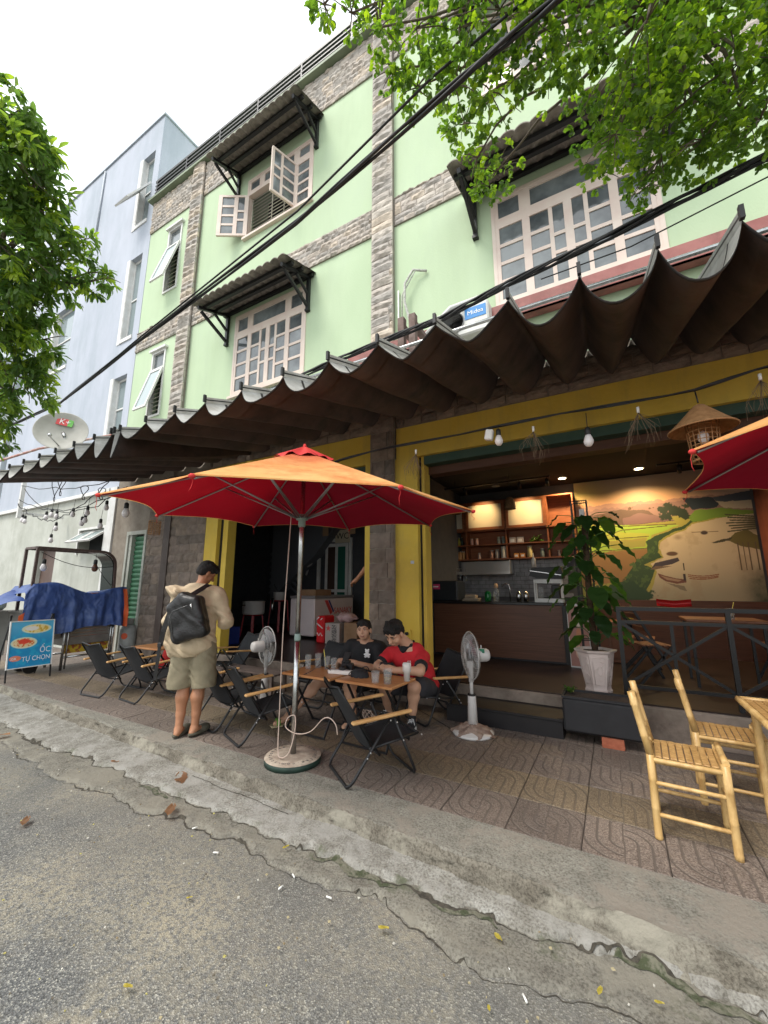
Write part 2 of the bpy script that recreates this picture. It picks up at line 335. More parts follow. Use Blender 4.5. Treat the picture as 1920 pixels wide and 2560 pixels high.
# open cracks along the broken edges of the concrete, filled with dirt, and moss beside them
crk = mat('crack_dirt', (.03, .026, .02), (.075, .066, .05), sc=40, rough=1); mos = mat('moss', (.05, .058, .03), (.135, .13, .095), sc=22, rough=1, bump=1, bsc=60, contrast=(.42, .56))
def ribbon(name, x0, x1, yf, wf, m, apf, up=.003):
    X = np.arange(x0, x1, .008); Yc = yf(X); Wd = wf(X); J = (fbm(X, X * 0, 60, 2, 77) - .5) * .012; rows = [Yc - Wd, Yc - Wd * .3 + J, Yc + Wd * .4 + J, Yc + Wd]
    V = np.stack([np.stack([X, r, np.maximum(apf(X, r), roadz(X, r)) + up], -1) for r in rows], 0).reshape(-1, 3); n = len(X); i = (np.arange(n - 1)[None] + n * np.arange(3)[:, None]).ravel()
    return tag(npmesh(name, V, np.stack([i, i + 1, i + 1 + n, i + n], 1), m), kind='stuff')
def edgeY(e0, seed, amp): return lambda X: e0 + .012 * X + (fbm(X, X * 0 + e0 * .3, 1.6, 6, seed, .62) - .5) * amp * 2.6 + (fbm(X, X * 0 + e0, 9, 3, seed + 2) - .5) * .085
A2_ = apron(2.21, .030, 31, .030, .12); A1_ = apron(2.03, .008, 21, .008, .12); both = lambda X, Y: np.maximum(A1_(X, Y), A2_(X, Y))
ribbon('crack', -7, 1.4, lambda X: edgeY(2.21, 31, .12)(X) + .012, lambda X: .0012 + .036 * np.clip(fbm(X, X * 0, 2.2, 4, 51) - .44, 0, 1) + .012 * np.clip(fbm(X, X * 0, 14, 2, 52) - .5, 0, 1), crk, both)
ribbon('crack', -6, 1.2, lambda X: edgeY(2.03, 21, .12)(X) + .006, lambda X: .0008 + .024 * np.clip(fbm(X, X * 0, 3.1, 4, 53) - .5, 0, 1), crk, both, .0025)
ribbon('crack', -3.2, -2.1, lambda X: kerbY(X) - .075 + (fbm(X, X * 0, 5, 4, 59) - .5) * .03, lambda X: .002 + .016 * np.clip(fbm(X, X * 0, 4, 4, 57) - .48, 0, 1), crk, both, .0035)
for x0, x1 in ((-1.75, -1.15), (-.95, -.62), (-.15, .35), (-3.5, -3.1)): ribbon('moss', x0, x1, lambda X: edgeY(2.21, 31, .12)(X) - .012 + (fbm(X, X * 0, 7, 3, 61) - .5) * .03, lambda X: .028 * np.sin(np.pi * (X - x0) / (x1 - x0)) ** .6 * (.3 + fbm(X, X * 0, 11, 4, 62)), mos, both, .0045)
# kerb: rough front face, flat top strip up to the tiles
def kerb(X, T):
    k = kerbY(X) + (fbm(X, X * 0, 3, 5, 41, .6) - .5) * .05
    n = fbm(X, T * 3, 12, 4, 43, .6) - .5
    # T 0..1 face, 1..2 strip
    face = np.clip(T, 0, 1); st = np.clip(T - 1, 0, 1)
    chip = np.clip(fbm(X, T * .5, 5, 4, 45, .65) - .52, 0, 1) * .35
    Y = k - .045 * (1 - face) + n * .030 * (T < 1.05) + chip * .18 * np.clip(1.25 - T, 0, 1) * (T > .3) + st * (2.757 - k)
    Z = -.02 + .17 * face + np.where(T < 1.05, n * .02, (fbm(X, T * 2, 4, 4, 47) - .5) * .004) - chip * .20 * np.exp(-((T - 1) / .09) ** 2) - .0005
    return (X, Y, Z)
Tn = np.array(list(np.linspace(0, 1, 10)) + [1.03, 1.08, 1.14, 1.2, 1.3, 1.5, 1.75, 2.0])
fconc = bpy.data.materials.new('shaded_broken_kerb_face'); fconc.use_nodes = True
mk_ground(fconc, [(.11, .096, .075), (.165, .148, .12), (.235, .215, .175)], [(.28, .26, .21), (.08, .07, .055)], 'k')  # broken concrete, with the shade of the front face also put into its darker colour
ax_ = axis(-8, 1.6, .02, -25, 20, 60)
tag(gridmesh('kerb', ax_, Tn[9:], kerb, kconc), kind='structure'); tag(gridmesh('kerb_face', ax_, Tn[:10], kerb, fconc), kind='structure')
# ---- pavement with relief tiles
pav = MB(); pav.box(-24, 8, 2.755, 5.02, -.05, .132)
pavement = tag(pav.build('pavement', mat('tile_bedding', (.09, .075, .065), (.12, .10, .09), sc=30)), kind='structure')
def tile_mat(name, lo, hi, grout):
    m = bpy.data.materials.new(name); m.use_nodes = True; N = m.node_tree.nodes; L = m.node_tree.links; P = N['Principled BSDF']; P.inputs['Roughness'].default_value = .62
    tc = N.new('ShaderNodeTexCoord'); sp = N.new('ShaderNodeSeparateXYZ'); L.new(tc.outputs['Object'], sp.inputs[0])
    def M(op, a, b=None):
        n = N.new('ShaderNodeMath'); n.operation = op
        for i, q in enumerate((a, b)):
            if q is None: continue
            if hasattr(q, 'links'): L.new(q, n.inputs[i])
            else: n.inputs[i].default_value = q
        return n.outputs[0]
    x, y = sp.outputs[0], sp.outputs[1]
    r = M('SQRT', M('ADD', M('MULTIPLY', x, x), M('MULTIPLY', y, y))); same = M('GREATER_THAN', M('MULTIPLY', x, y), 0); ax = M('ABSOLUTE', x)
    d = M('ADD', M('MULTIPLY', same, r), M('MULTIPLY', M('SUBTRACT', 1, same), ax))
    fr = M('ABSOLUTE', M('SUBTRACT', M('FRACT', M('ADD', M('DIVIDE', d, .07), .5)), .5))       # 0 on a groove
    g1 = N.new('ShaderNodeMapRange'); g1.inputs[1].default_value = .05; g1.inputs[2].default_value = .12; L.new(fr, g1.inputs[0])
    fy = M('ABSOLUTE', M('SUBTRACT', M('FRACT', M('ADD', M('DIVIDE', y, .07), .5)), .5))
    g2 = N.new('ShaderNodeMapRange'); g2.inputs[1].default_value = .02; g2.inputs[2].default_value = .09; g2.inputs[3].default_value = .75; L.new(fy, g2.inputs[0])
    groove = M('MULTIPLY', g1.outputs[0], g2.outputs[0])
    g = N.new('ShaderNodeNewGeometry'); n = N.new('ShaderNodeTexNoise'); n.inputs['Scale'].default_value = 130; n.inputs['Detail'].default_value = 3; L.new(g.outputs['Position'], n.inputs[0])
    rp = N.new('ShaderNodeValToRGB'); e = rp.color_ramp.elements; e[0].position = .36; e[1].position = .66; e[0].color = (*lo, 1); e[1].color = (*hi, 1); L.new(n.outputs[0], rp.inputs[0])
    n2 = N.new('ShaderNodeTexNoise'); n2.inputs['Scale'].default_value = 1.6; n2.inputs['Detail'].default_value = 6; L.new(g.outputs['Position'], n2.inputs[0])
    oi = N.new('ShaderNodeObjectInfo'); t = M('ADD', M('MULTIPLY', n2.outputs[0], .9), M('MULTIPLY', oi.outputs['Random'], .25)); t = M('ADD', t, .42)
    vs = N.new('ShaderNodeVectorMath'); vs.operation = 'SCALE'; L.new(rp.outputs[0], vs.inputs[0]); L.new(t, vs.inputs['Scale'])
    mx = N.new('ShaderNodeMix'); mx.data_type = 'RGBA'; L.new(groove, mx.inputs[0]); mx.inputs[6].default_value = (*grout, 1); L.new(vs.outputs[0], mx.inputs[7]); L.new(mx.outputs[2], P.inputs['Base Color'])
    h = M('ADD', M('MULTIPLY', groove, .7), M('MULTIPLY', n.outputs[0], .6)); b = N.new('ShaderNodeBump'); b.inputs['Distance'].default_value = .005; b.inputs['Strength'].default_value = 1; L.new(h, b.inputs['Height']); L.new(b.outputs[0], P.inputs['Normal'])
    return m
tm1 = tile_mat('tile_mauve', (.074, .055, .045), (.235, .190, .158), (.112, .090, .075)); tm2 = tile_mat('tile_ochre', (.082, .060, .040), (.265, .205, .135), (.125, .098, .070))
tb = MB(); tb.bbox(-.2085, .2085, -.2105, .2105, -.02, 0, .0025); tme = tb.mesh('tile', tm1); tb2 = MB(); tb2.bbox(-.2085, .2085, -.2105, .2105, -.02, 0, .0025); tme2 = tb2.mesh('tile', tm2)
rt = random.Random(3)
for i in range(-24, 6):
    for j in range(5):
        cx = -.50 + i * .42; cy = 2.97 + j * .424
        if cx > 2.3: continue
        o = link('tile', tme2 if j == 1 else tme, pavement, (cx, cy, .15 + rt.uniform(-.0015, .0015)), (rt.uniform(-.004, .004), rt.uniform(-.004, .004), 0))
rest = MB()
for i in range(-36, -24):
    for j in range(5): rest.bbox(-.50 + i * .42 - .206, -.50 + i * .42 + .206, 2.97 + j * .424 - .208, 2.97 + j * .424 + .208, .13, .15, .004)
for i in range(6, 17):
    for j in range(5): rest.bbox(-.50 + i * .42 - .206, -.50 + i * .42 + .206, 2.97 + j * .424 - .208, 2.97 + j * .424 + .208, .13, .15, .004)
tag(rest.build('tile', tm1, pavement), kind='stuff')
# ---------------------------------------------------------------- green building
green = mat('green_render', (.43, .54, .355), (.47, .58, .39), sc=1.3, rough=.85, bump=.25, bsc=60, c3=(.44, .54, .38), sc3=.6, stretch=(1, 1, .45))
streaks(green, .22, (.22, .26, .17), (1.1, 1.1, .16), .48, .8)
greend = mat('green_render_b', (.35, .49, .265), rough=.85)
yell = mat('yellow_render', (.62, .43, .055), (.66, .47, .075), sc=2.5, rough=.75, bump=.3, bsc=30, c3=(.55, .39, .07), sc3=1.4)
dark = mat('dark_interior_paint', (.055, .058, .068), (.07, .072, .08), rough=.8)
darkc = mat('dark_ceiling', (.013, .012, .012), rough=.85)
G = thing('green_building', 'three storey pale green building with stone bands above the coffee shop', 'building', (0, 5, 0))
XR = 6.0
WIN = {'A1': (-6.28, -4.42, 9.0, 10.5), 'A2': (-6.36, -4.45, 5.33, 7.13), 'B': (-1.05, .90, 5.33, 7.09), 'B1': (-1.05, .90, 9.0, 10.5), 'S3': (-9.2, -8.63, 8.8, 10.65), 'S2': (-9.3, -8.76, 5.5, 7.2)}
w = MB(); holes(w, -10.1, XR, 3.9, 12.2, list(WIN.values()), 0, .2)
w.box(-10.1, -9.9, .2, 7, 4.0, 12.2); w.box(XR - .2, XR, .2, 7, .1, 12.2); w.box(-10.1, XR, 7, 7.2, .1, 12.2); w.box(-9.9, XR - .2, .2, 7, 12.0, 12.18)
w.box(-9.9, XR - .2, .2, 7, 8.1, 8.25); w.box(-9.9, XR - .2, .21, 7, 3.7, 3.9)
w.build('wall', green, G)
y = MB(); y.box(-6.78, -3.02, -.02, .19, 3.43, 3.9); y.box(-2.6, XR, -.02, .19, 3.43, 3.9)
y.box(-6.76, -6.42, -.021, .19, .15, 3.43); y.box(-6.34, -6.21, .05, .24, .45, 3.43); y.box(-3.13, -3.03, -.021, .19, .45, 3.43)
y.box(-2.62, -2.27, -.021, .19, .15, 3.43); y.box(-2.235, -2.19, .05, .24, .45, 3.43); y.build('yellow_surround', yell, G)
for a_, c_ in ((-6.42, -6.34), (-2.27, -2.235)):
    yg = MB(); yg.box(a_, c_, .06, .2, .45, 3.43); yg.build('shutter_track', blackm, G)
hd = MB(); hd.box(-2.19, XR, .04, .2, 3.31, 3.43); hd.box(-6.21, -3.13, .04, .2, 3.33, 3.43); hd.build('shutter_box', mat('dull_green_metal', (.03, .07, .05), (.045, .085, .06), rough=.5), G)
hb = MB(); hb.box(-2.19, XR, .21, .4, 3.2, 3.34); hb.build('wood_lintel', mat('dark_wood', (.07, .028, .014), (.1, .042, .022), sc=5, stretch=(1, 8, 8)), G)
ud = MB(); ud.box(-8.7, -6.78, .05, .19, .1, 3.9); ud.box(-3.02, -2.6, .02, .19, .1, 3.9); ud.box(-10.1, -9.47, .0, .19, .1, 3.9); ud.box(-9.47, -8.7, .0, .19, 2.82, 3.9); ud.box(-10.1, XR, -.004, .2, 3.899, 4.38)
ud.build('backing_wall', mat('old_render', (.20, .165, .13), (.28, .245, .2), sc=4, rough=.9, bump=.6), G)
streaks(yell, .35, (.22, .17, .07), (4, 4, .5))
# stone bands and pilasters: individual stones
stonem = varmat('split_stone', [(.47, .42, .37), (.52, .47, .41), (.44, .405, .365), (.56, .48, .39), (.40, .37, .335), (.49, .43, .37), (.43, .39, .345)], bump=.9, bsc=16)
stoned = varmat('dark_stone', [(.19, .15, .12), (.24, .19, .15), (.165, .135, .112), (.215, .17, .14)], bump=.9, bsc=16)  # darker set of stones, for the faces from the awning downwards
def stone_mesh(seed, m, rough=.016):
    r = random.Random(seed); b = MB()
    # unit stone: width 1 height 1, front face split in facets
    nx, nz = 4, 3; d = [[r.uniform(-1, .6) for _ in range(nx + 1)] for _ in range(nz + 1)]
    vs = []
    for j in range(nz + 1):
        for i in range(nx + 1):
            u = i / nx - .5; q = j / nz - .5; edge = i in (0, nx) or j in (0, nz)
            vs.append((u + (r.uniform(-.03, .03) if edge else 0) * (0 if i in (0, nx) else 1), (-.35 if edge else -1) * 1 + (0 if edge else d[j][i] * .55), q + (r.uniform(-.05, .05) if 0 < i < nx and j in (0, nz) else 0)))
    fs = [(j * (nx + 1) + i, j * (nx + 1) + i + 1, (j + 1) * (nx + 1) + i + 1, (j + 1) * (nx + 1) + i) for j in range(nz) for i in range(nx)]
    n = len(vs); ring = [i for i in range(nx + 1)] + [(j) * (nx + 1) + nx for j in range(1, nz + 1)] + [nz * (nx + 1) + i for i in range(nx - 1, -1, -1)] + [j * (nx + 1) for j in range(nz - 1, 0, -1)]
    vs += [(vs[k][0], .6, vs[k][2]) for k in ring]; R = len(ring)
    fs += [(ring[k], n + k, n + (k + 1) % R, ring[(k + 1) % R]) for k in range(R)]
    b.add(vs, fs); return b
SM = [stone_mesh(i, stonem) for i in range(8)]; SME = [s.mesh('stone', stonem) for s in SM]; SMED = [s.mesh('stone', stoned) for s in SM]
NST = [0]
rs = random.Random(11)
def stones(parent, x0, x1, z0, z1, y, rowh, wmin, wmax, depth=.03, indiv=True, dk=False, stag=True, side=None):
    """courses of stone on a face at local y; side: also return along +x side"""
    b = MB(); z = z0; row = 0; lim = 299
    while z < z1 - .02:
        h = min(rowh * rs.uniform(.85, 1.15), z1 - z); h = h if z1 - z - h > .03 else z1 - z; x = x0 - (rs.uniform(0, wmin) if stag else 0)
        while x < x1 - .01:
            ww = rs.uniform(wmin, wmax); a = max(x, x0); c = min(x + ww, x1)
            if x1 - c < .05: c = x1
            if c - a > .03:
                k = rs.randrange(8); dd = depth * rs.uniform(.7, 1.35); loc = ((a + c) / 2, y, z + h / 2); scl = (c - a - .008, dd, h - .008)
                if indiv and NST[0] < lim:
                    o = link('stone', (SMED if dk else SME)[k], parent, loc); o.scale = scl; NST[0] += 1
                else:
                    b.t = rs.random() + .001; b.add([(loc[0] + p[0] * scl[0], loc[1] + p[1] * scl[1], loc[2] + p[2] * scl[2]) for p in SM[k].v], SM[k].f)
            x += ww if c < x1 else 99
        z += h; row += 1
    if b.v: tag(b.build('stone', stoned if dk else stonem, parent), kind='stuff')
def core(name, x0, x1, y0, y1, z0, z1, m): b = MB(); b.box(x0, x1, y0, y1, z0, z1); return b.build(name, m, G)
mort = mat('stone_mortar', (.22, .19, .16), (.27, .24, .2), sc=20, rough=.95)
pc = core('stone_pilaster', -3.0, -2.62, -.075, .0, 3.905, 12.0, mort); stones(pc, -3.01, -2.61, 4.2, 12.0, -.08, .135, .30, .5, stag=False)
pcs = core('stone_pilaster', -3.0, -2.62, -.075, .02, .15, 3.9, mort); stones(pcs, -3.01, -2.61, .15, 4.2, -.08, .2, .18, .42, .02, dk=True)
ps = core('stone_pilaster', -8.27, -7.87, -.075, .0, 3.905, 12.0, mort); stones(ps, -8.29, -7.85, 4.3, 12.0, -.08, .135, .45, .6, .04, stag=False)
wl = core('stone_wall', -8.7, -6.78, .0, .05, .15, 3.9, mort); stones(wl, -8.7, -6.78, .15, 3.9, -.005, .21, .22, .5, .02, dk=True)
tb_ = MB(); tb_.box(-8.06, -7.86, -.05, -.024, .15, 3.9); tb_.build('drain_casing', mat('brown_casing', (.07, .05, .042), (.09, .07, .06), rough=.7), G)
b2c = core('stone_band', -10.1, XR, -.02, .0, 7.45, 8.0, mort); stones(b2c, -2.6, XR, 7.45, 8.0, -.02, .1, .14, .34, .022, indiv=False); stones(b2c, -10.1, -8.29, 7.45, 8.0, -.02, .1, .14, .3, .022, False); stones(b2c, -7.85, -3.01, 7.45, 8.0, -.02, .1, .14, .3, .022, False)
b3c = core('stone_band', -10.1, XR, -.02, .0, 11.0, 11.95, mort); stones(b3c, -2.6, XR, 11.0, 11.95, -.02, .11, .14, .34, .022, False); stones(b3c, -10.1, -8.29, 11.0, 11.95, -.02, .11, .14, .3, .022, False); stones(b3c, -7.85, -3.01, 11.0, 11.95, -.02, .11, .14, .3, .022, False)
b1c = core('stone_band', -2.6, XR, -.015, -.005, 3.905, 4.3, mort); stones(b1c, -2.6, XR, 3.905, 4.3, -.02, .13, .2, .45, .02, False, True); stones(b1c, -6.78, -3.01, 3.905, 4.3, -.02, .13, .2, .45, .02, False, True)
c_ = MB(); c_.box(-10.15, XR, -.16, .2, 11.955, 12.02); c_.build('cornice', mat('dirty_green', (.15, .19, .12), (.2, .25, .16), sc=3), G)
pg = MB(); pg.box(-10.1, XR, -.05, .1, 12.021, 12.2); pg.build('parapet', green, G)
rl = MB()
for zz, hh in ((12.30, .035), (12.42, .035), (12.54, .035), (12.66, .07)): rl.box(-10.1, XR, -.04, 0, zz, zz + hh)
for i in range(13):
    X = -10.05 + i * 1.3; rl.box(X, X + .04, -.039, .02, 12.2, 12.72)
rl.build('roof_railing', blackm, G)
# plinth and floor slab of the shop
plm = mat('worn_plinth', (.13, .10, .08), (.25, .205, .165), sc=3.5, rough=.85, bump=.8, bsc=14, c3=(.28, .22, .18), sc3=2.2)
pl = MB(); pl.bbox(-9.0, XR, -.04, .5, .12, .44, .015); pl.build('plinth', plm, G)
fl = MB(); fl.box(-9.85, XR - .2, .5, 5.2, .3, .45); fl.box(-9.0, XR - .2, .0, .5, .441, .452); fl.build('floor', mat('dark_floor', (.020, .012, .010), (.032, .020, .017), sc=3, rough=.35), G)
# ---- windows
wfr = mat('cream_frame', (.66, .53, .46), (.71, .61, .53), sc=3, rough=.5); glass = mat('window_glass', (.07, .08, .085), rough=.06, spec=1.0, c2=(.21, .235, .24), sc=1.7)
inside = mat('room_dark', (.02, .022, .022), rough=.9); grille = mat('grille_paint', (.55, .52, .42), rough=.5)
def leaf(parent, x0, x1, z0, z1, cols, y=0, M=None, depth=.045):
    """casement: stiles, rails and muntins with panes; cols = list of (width fraction, [row heights fractions])"""
    f = MB(); t = .055; f.box(x0, x1, y - depth, y, z0, z0 + t, M); f.box(x0, x1, y - depth, y, z1 - t, z1, M)
    f.box(x0, x0 + t, y - depth, y, z0 + t, z1 - t, M); f.box(x1 - t, x1, y - depth, y, z0 + t, z1 - t, M)
    W_ = x1 - x0 - 2 * t; H_ = z1 - z0 - 2 * t; x = x0 + t; g = .045
    panes = []
    for ci, (cw, rows) in enumerate(cols):
        xe = x + cw * W_
        if ci < len(cols) - 1: f.box(xe - g / 2, xe + g / 2, y - depth + .004, y - .004, z0 + t, z1 - t, M)
        z = z1 - t
        for ri, rh in enumerate(rows):
            ze = z - rh * H_
            xa = x + (g / 2 if ci else 0); xb = xe - (g / 2 if ci < len(cols) - 1 else 0)
            if ri < len(rows) - 1: f.box(xa, xb, y - depth + .006, y - .006, ze - g / 2, ze + g / 2, M)
            panes.append((xa, xb, ze + (g / 2 if ri < len(rows) - 1 else 0), z - (g / 2 if ri else 0))); z = ze
        x = xe
    o = f.build('sash', wfr, parent)
    p = None
    for (a, b, c, d) in panes:
        q = MB(); q.box(a - .001, b + .001, y - depth / 2 - .004, y - depth / 2 + .004, c - .001, d + .001, M); q.build('pane', glass, o)
    return o
E4 = [.25] * 4; C2a = [(.62, E4), (.38, [.38, .24, .38])]; C2b = [(.38, [.38, .24, .38]), (.62, E4)]
def bigwin(key, opened=False):
    x0, x1, z0, z1 = WIN[key]; wd = bpy.data.objects.new('window', None); COL.objects.link(wd); wd.parent = G
    # the window is a part, its sashes and panes sub-parts: keep three levels
    f = MB(); t = .05; y = .06; H = z1 - z0; zt = z1 - .27 * H * .95
    f.box(x0, x1, -.02, .1, z1 - t, z1); f.box(x0, x1, -.02, .1, z0, z0 + t); f.box(x0, x0 + t, -.02, .1, z0 + t, z1 - t); f.box(x1 - t, x1, -.02, .1, z0 + t, z1 - t)
    f.box(x0 + t, x1 - t, -.015, .1, zt - .03, zt + .03); q = (x1 - x0) * .235
    for xx in (x0 + q, x1 - q): f.box(xx - .025, xx + .025, -.014, .1, zt + .03, z1 - t)
    f.box(x0 - .03, x1 + .03, -.07, .0, z0 - .05, z0)
    bpy.data.objects.remove(wd)
    wd = f.build('window', wfr, G)
    def sash(a, b, c, d, cols, M=None):
        fm = MB(); pm_ = []; tt = .05; dp = .045; Y = .03
        fm.box(a, b, Y - dp, Y, c, c + tt, M); fm.box(a, b, Y - dp, Y, d - tt, d, M); fm.box(a, a + tt, Y - dp, Y, c + tt, d - tt, M); fm.box(b - tt, b, Y - dp, Y, c + tt, d - tt, M)
        W_ = b - a - 2 * tt; H_ = d - c - 2 * tt; x = a + tt; g = .05
        for ci, (cw, rows) in enumerate(cols):
            xe = x + cw * W_
            if ci < len(cols) - 1: fm.box(xe - g / 2, xe + g / 2, Y - dp + .004, Y - .004, c + tt, d - tt, M)
            z = d - tt
            for ri, rh in enumerate(rows):
                ze = z - rh * H_; xa = x + (g / 2 if ci else 0); xb = xe - (g / 2 if ci < len(cols) - 1 else 0)
                if ri < len(rows) - 1: fm.box(xa, xb, Y - dp + .006, Y - .006, ze - g / 2, ze + g / 2, M)
                pa = MB(); pa.box(xa - .001, xb + .001, Y - dp / 2 - .004, Y - dp / 2 + .004, ze + (g / 2 if ri < len(rows) - 1 else 0) - .001, z - (g / 2 if ri else 0) + .001, M); pm_.append(pa)
                z = ze
            x = xe
        fm.build('sash', wfr, wd)
        for pa in pm_: pa.build('pane', glass, wd)
    # transoms
    for a, b in ((x0 + t, x0 + q - .025), (x0 + q + .025, x1 - q - .025), (x1 - q + .025, x1 - t)):
        sash(a, b, zt + .03, z1 - t, [(1, [1])])
    m = (x0 + x1) / 2; zb = z0 + t; ze = zt - .03
    sash(x0 + t, x0 + q, zb, ze, [(1, E4)]) if not opened else sash(x0 + t, x0 + q, zb, ze, C2b, Matrix.Translation((x0 + t, 0, 0)) @ Matrix.Rotation(rad(-150), 4, 'Z') @ Matrix.Diagonal((1.7, 1, 1, 1)) @ Matrix.Translation((-x0 - t, 0, 0)))
    sash(x1 - q, x1 - t, zb, ze, [(1, E4)])
    if not opened: sash(x0 + q, m, zb, ze, C2a); sash(m, x1 - q, zb, ze, C2b)
    else:
        M = Matrix.Translation((x1 - q, 0, 0)) @ Matrix.Rotation(rad(72), 4, 'Z') @ Matrix.Translation((-(x1 - q), 0, 0)); sash(m - .05, x1 - q, zb, ze, C2b, M)
        gr = MB()
        for i in range(12): zz = zb + (ze - zb) * (i + .5) / 12; gr.tube([(x0 + t, .09, zz), (x1 - q, .09, zz)], .008, 6)
        for xx in (x0 + t + .02, (x0 + x1) / 2 - .25, (x0 + x1) / 2 + .1): gr.tube([(xx, .085, zb), (xx, .085, ze)], .011, 6)
        gr.build('grille', grille, wd)
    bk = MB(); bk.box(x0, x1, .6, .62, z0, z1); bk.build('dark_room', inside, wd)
    return wd
bigwin('A2'); bigwin('A1', True); bigwin('B'); bigwin('B1')
def smallwin(key, ang):
    x0, x1, z0, z1 = WIN[key]; f = MB(); t = .05; zt = z1 - .28 * (z1 - z0)
    f.box(x0, x1, -.025, .1, z1 - t, z1); f.box(x0, x1, -.025, .1, z0, z0 + t); f.box(x0, x0 + t, -.025, .1, z0 + t, z1 - t); f.box(x1 - t, x1, -.025, .1, z0 + t, z1 - t); f.box(x0 + t, x1 - t, -.02, .1, zt - .03, zt + .03)
    f.box(x0 - .05, x1 + .05, -.08, -.0, z1, z1 + .05); wd = f.build('window', whitep, G)
    p = MB(); p.box(x0 + t, x1 - t, .03, .04, zt + .03, z1 - t); p.build('pane', glass, wd)
    M = Matrix.Translation((0, -.02, zt - .03)) @ Matrix.Rotation(rad(-ang), 4, 'X') @ Matrix.Translation((0, .02, -zt + .03)); zb = z0 + t
    s = MB(); s.box(x0 + .02, x1 - .02, -.05, -.01, zb - .01, zb + .05, M); s.box(x0 + .02, x1 - .02, -.05, -.01, zt - .09, zt - .03, M); s.box(x0 + .02, x0 + .075, -.05, -.01, zb + .05, zt - .09, M); s.box(x1 - .075, x1 - .02, -.05, -.01, zb + .05, zt - .09, M); s.build('sash', whitep, wd)
    p = MB(); p.box(x0 + .07, x1 - .07, -.035, -.027, zb + .04, zt - .08, M); p.build('pane', mat('pale_glass', (.30, .36, .36), rough=.1, spec=.9), wd)
    gr = MB()
    for i in range(11): zz = zb + (zt - zb) * (i + .5) / 11; gr.tube([(x0 + t, .06, zz), (x1 - t, .06, zz)], .008, 6)
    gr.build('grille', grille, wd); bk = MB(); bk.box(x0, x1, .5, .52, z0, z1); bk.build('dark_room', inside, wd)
smallwin('S3', 15); smallwin('S2', 15)
# ---- tiled window canopies
rooft = mat('clay_roof_tile', (.20, .175, .15), (.30, .265, .235), sc=10, rough=.9, bump=.6, bsc=25, c3=(.13, .115, .10), sc3=4)
def canopy(x0, x1, zf, zb, yf=-.78):
    """front edge at local y=yf, height zf; back edge on the wall at zb"""
    t = thing('window_canopy', 'x', 'canopy', (0, 5, 0)); n = int((x1 - x0) / .17); wd = (x1 - x0) / n
    for k in range(n):
        b = MB(); xa = x0 + k * wd
        for r_ in range(3):
            u0, u1 = r_ / 3, (r_ + 1.06) / 3
            def fn(u, v, k=k, r_=r_, u0=u0, u1=u1):
                yy = -(u0 + (u1 - u0) * v) * -yf; zz = zb + (zf - zb) * (u0 + (u1 - u0) * v) + .012 * v - .006
                return (xa + wd * u, yy, zz + .045 * math.sin(math.pi * u) ** .8 + .02)
            b.grid(fn, 8, 1); b.grid(lambda u, v, fn=fn: (fn(u, v)[0], fn(u, v)[1], fn(u, v)[2] - .016), 8, 1)
            b.add([fn(i / 8, 1) for i in range(9)] + [(fn(i / 8, 1)[0], fn(i / 8, 1)[1], fn(i / 8, 1)[2] - .016) for i in range(9)], [(i, i + 1, i + 10, i + 9) for i in range(8)])
        b.keep = True; b.build('roof_tile', rooft, t)
    sl = math.atan2(zb - zf, -yf)
    for q in (.06, .42, .74):
        yy = -q * -yf; zz = zb + (zf - zb) * q; r = MB(); r.box(x0 + .03, x1 - .03, yf + (1 - q) * -yf - .03 + 0, yf + (1 - q) * -yf + .03, zz - .06, zz + .0); r.build('batten', blackm, t)
    for X in (x0 + .14, x1 - .14):
        k = MB(); drop = .72
        k.box(X - .03, X + .03, -.06, -.0, zb - drop, zb - .02); k.bar((X, -.03, zb - .06), (X, yf + .05, zf - .06), .05, .06); k.bar((X, -.03, zb - drop + .05), (X, yf + .12, zf - .1), .045, .05); k.bar((X, -.04, zb - .42), (X, yf * .45, zb - .22), .04, .04)
        k.box(X - .04, X + .04, -.07, -.0, zb - drop - .04, zb - drop); k.build('bracket', blackm, t)
    return t
c1_ = canopy(-6.72, -4.2, 10.58, 10.9); c1_['label'] = 'tiled window canopy over the open top floor window on the left'
c2_ = canopy(-6.72, -4.26, 7.03, 7.29); c2_['label'] = 'tiled window canopy over the closed first floor window left of the middle pilaster'
c3_ = canopy(-1.42, 1.2, 7.05, 7.3); c3_['label'] = 'tiled window canopy half behind the leaves over the right hand window'
c4_ = canopy(-1.42, 1.2, 10.58, 10.9); c4_['label'] = 'topmost tiled canopy hidden behind the overhanging leaves'
for c in (c1_, c2_, c3_, c4_): c['group'] = 'tiled canopies over the windows'
# ---- reddish steel channel under the right hand window, wall unit, pipes
rb = MB(); rb.box(-3.4, XR, -.16, -.14, 5.03, 5.26); rb.box(-3.4, XR, -.16, -.02, 5.03, 5.05); rb.box(-3.4, XR, -.14, -.02, 5.24, 5.26); 
tag(rb.build('steel_channel', mat('red_oxide', (.26, .085, .075), (.34, .13, .115), sc=4, rough=.6, c3=(.17, .075, .06), sc3=3), loc=(0, 5, 0)), 'rusty red steel channel fixed along the wall under the right hand window', 'beam')
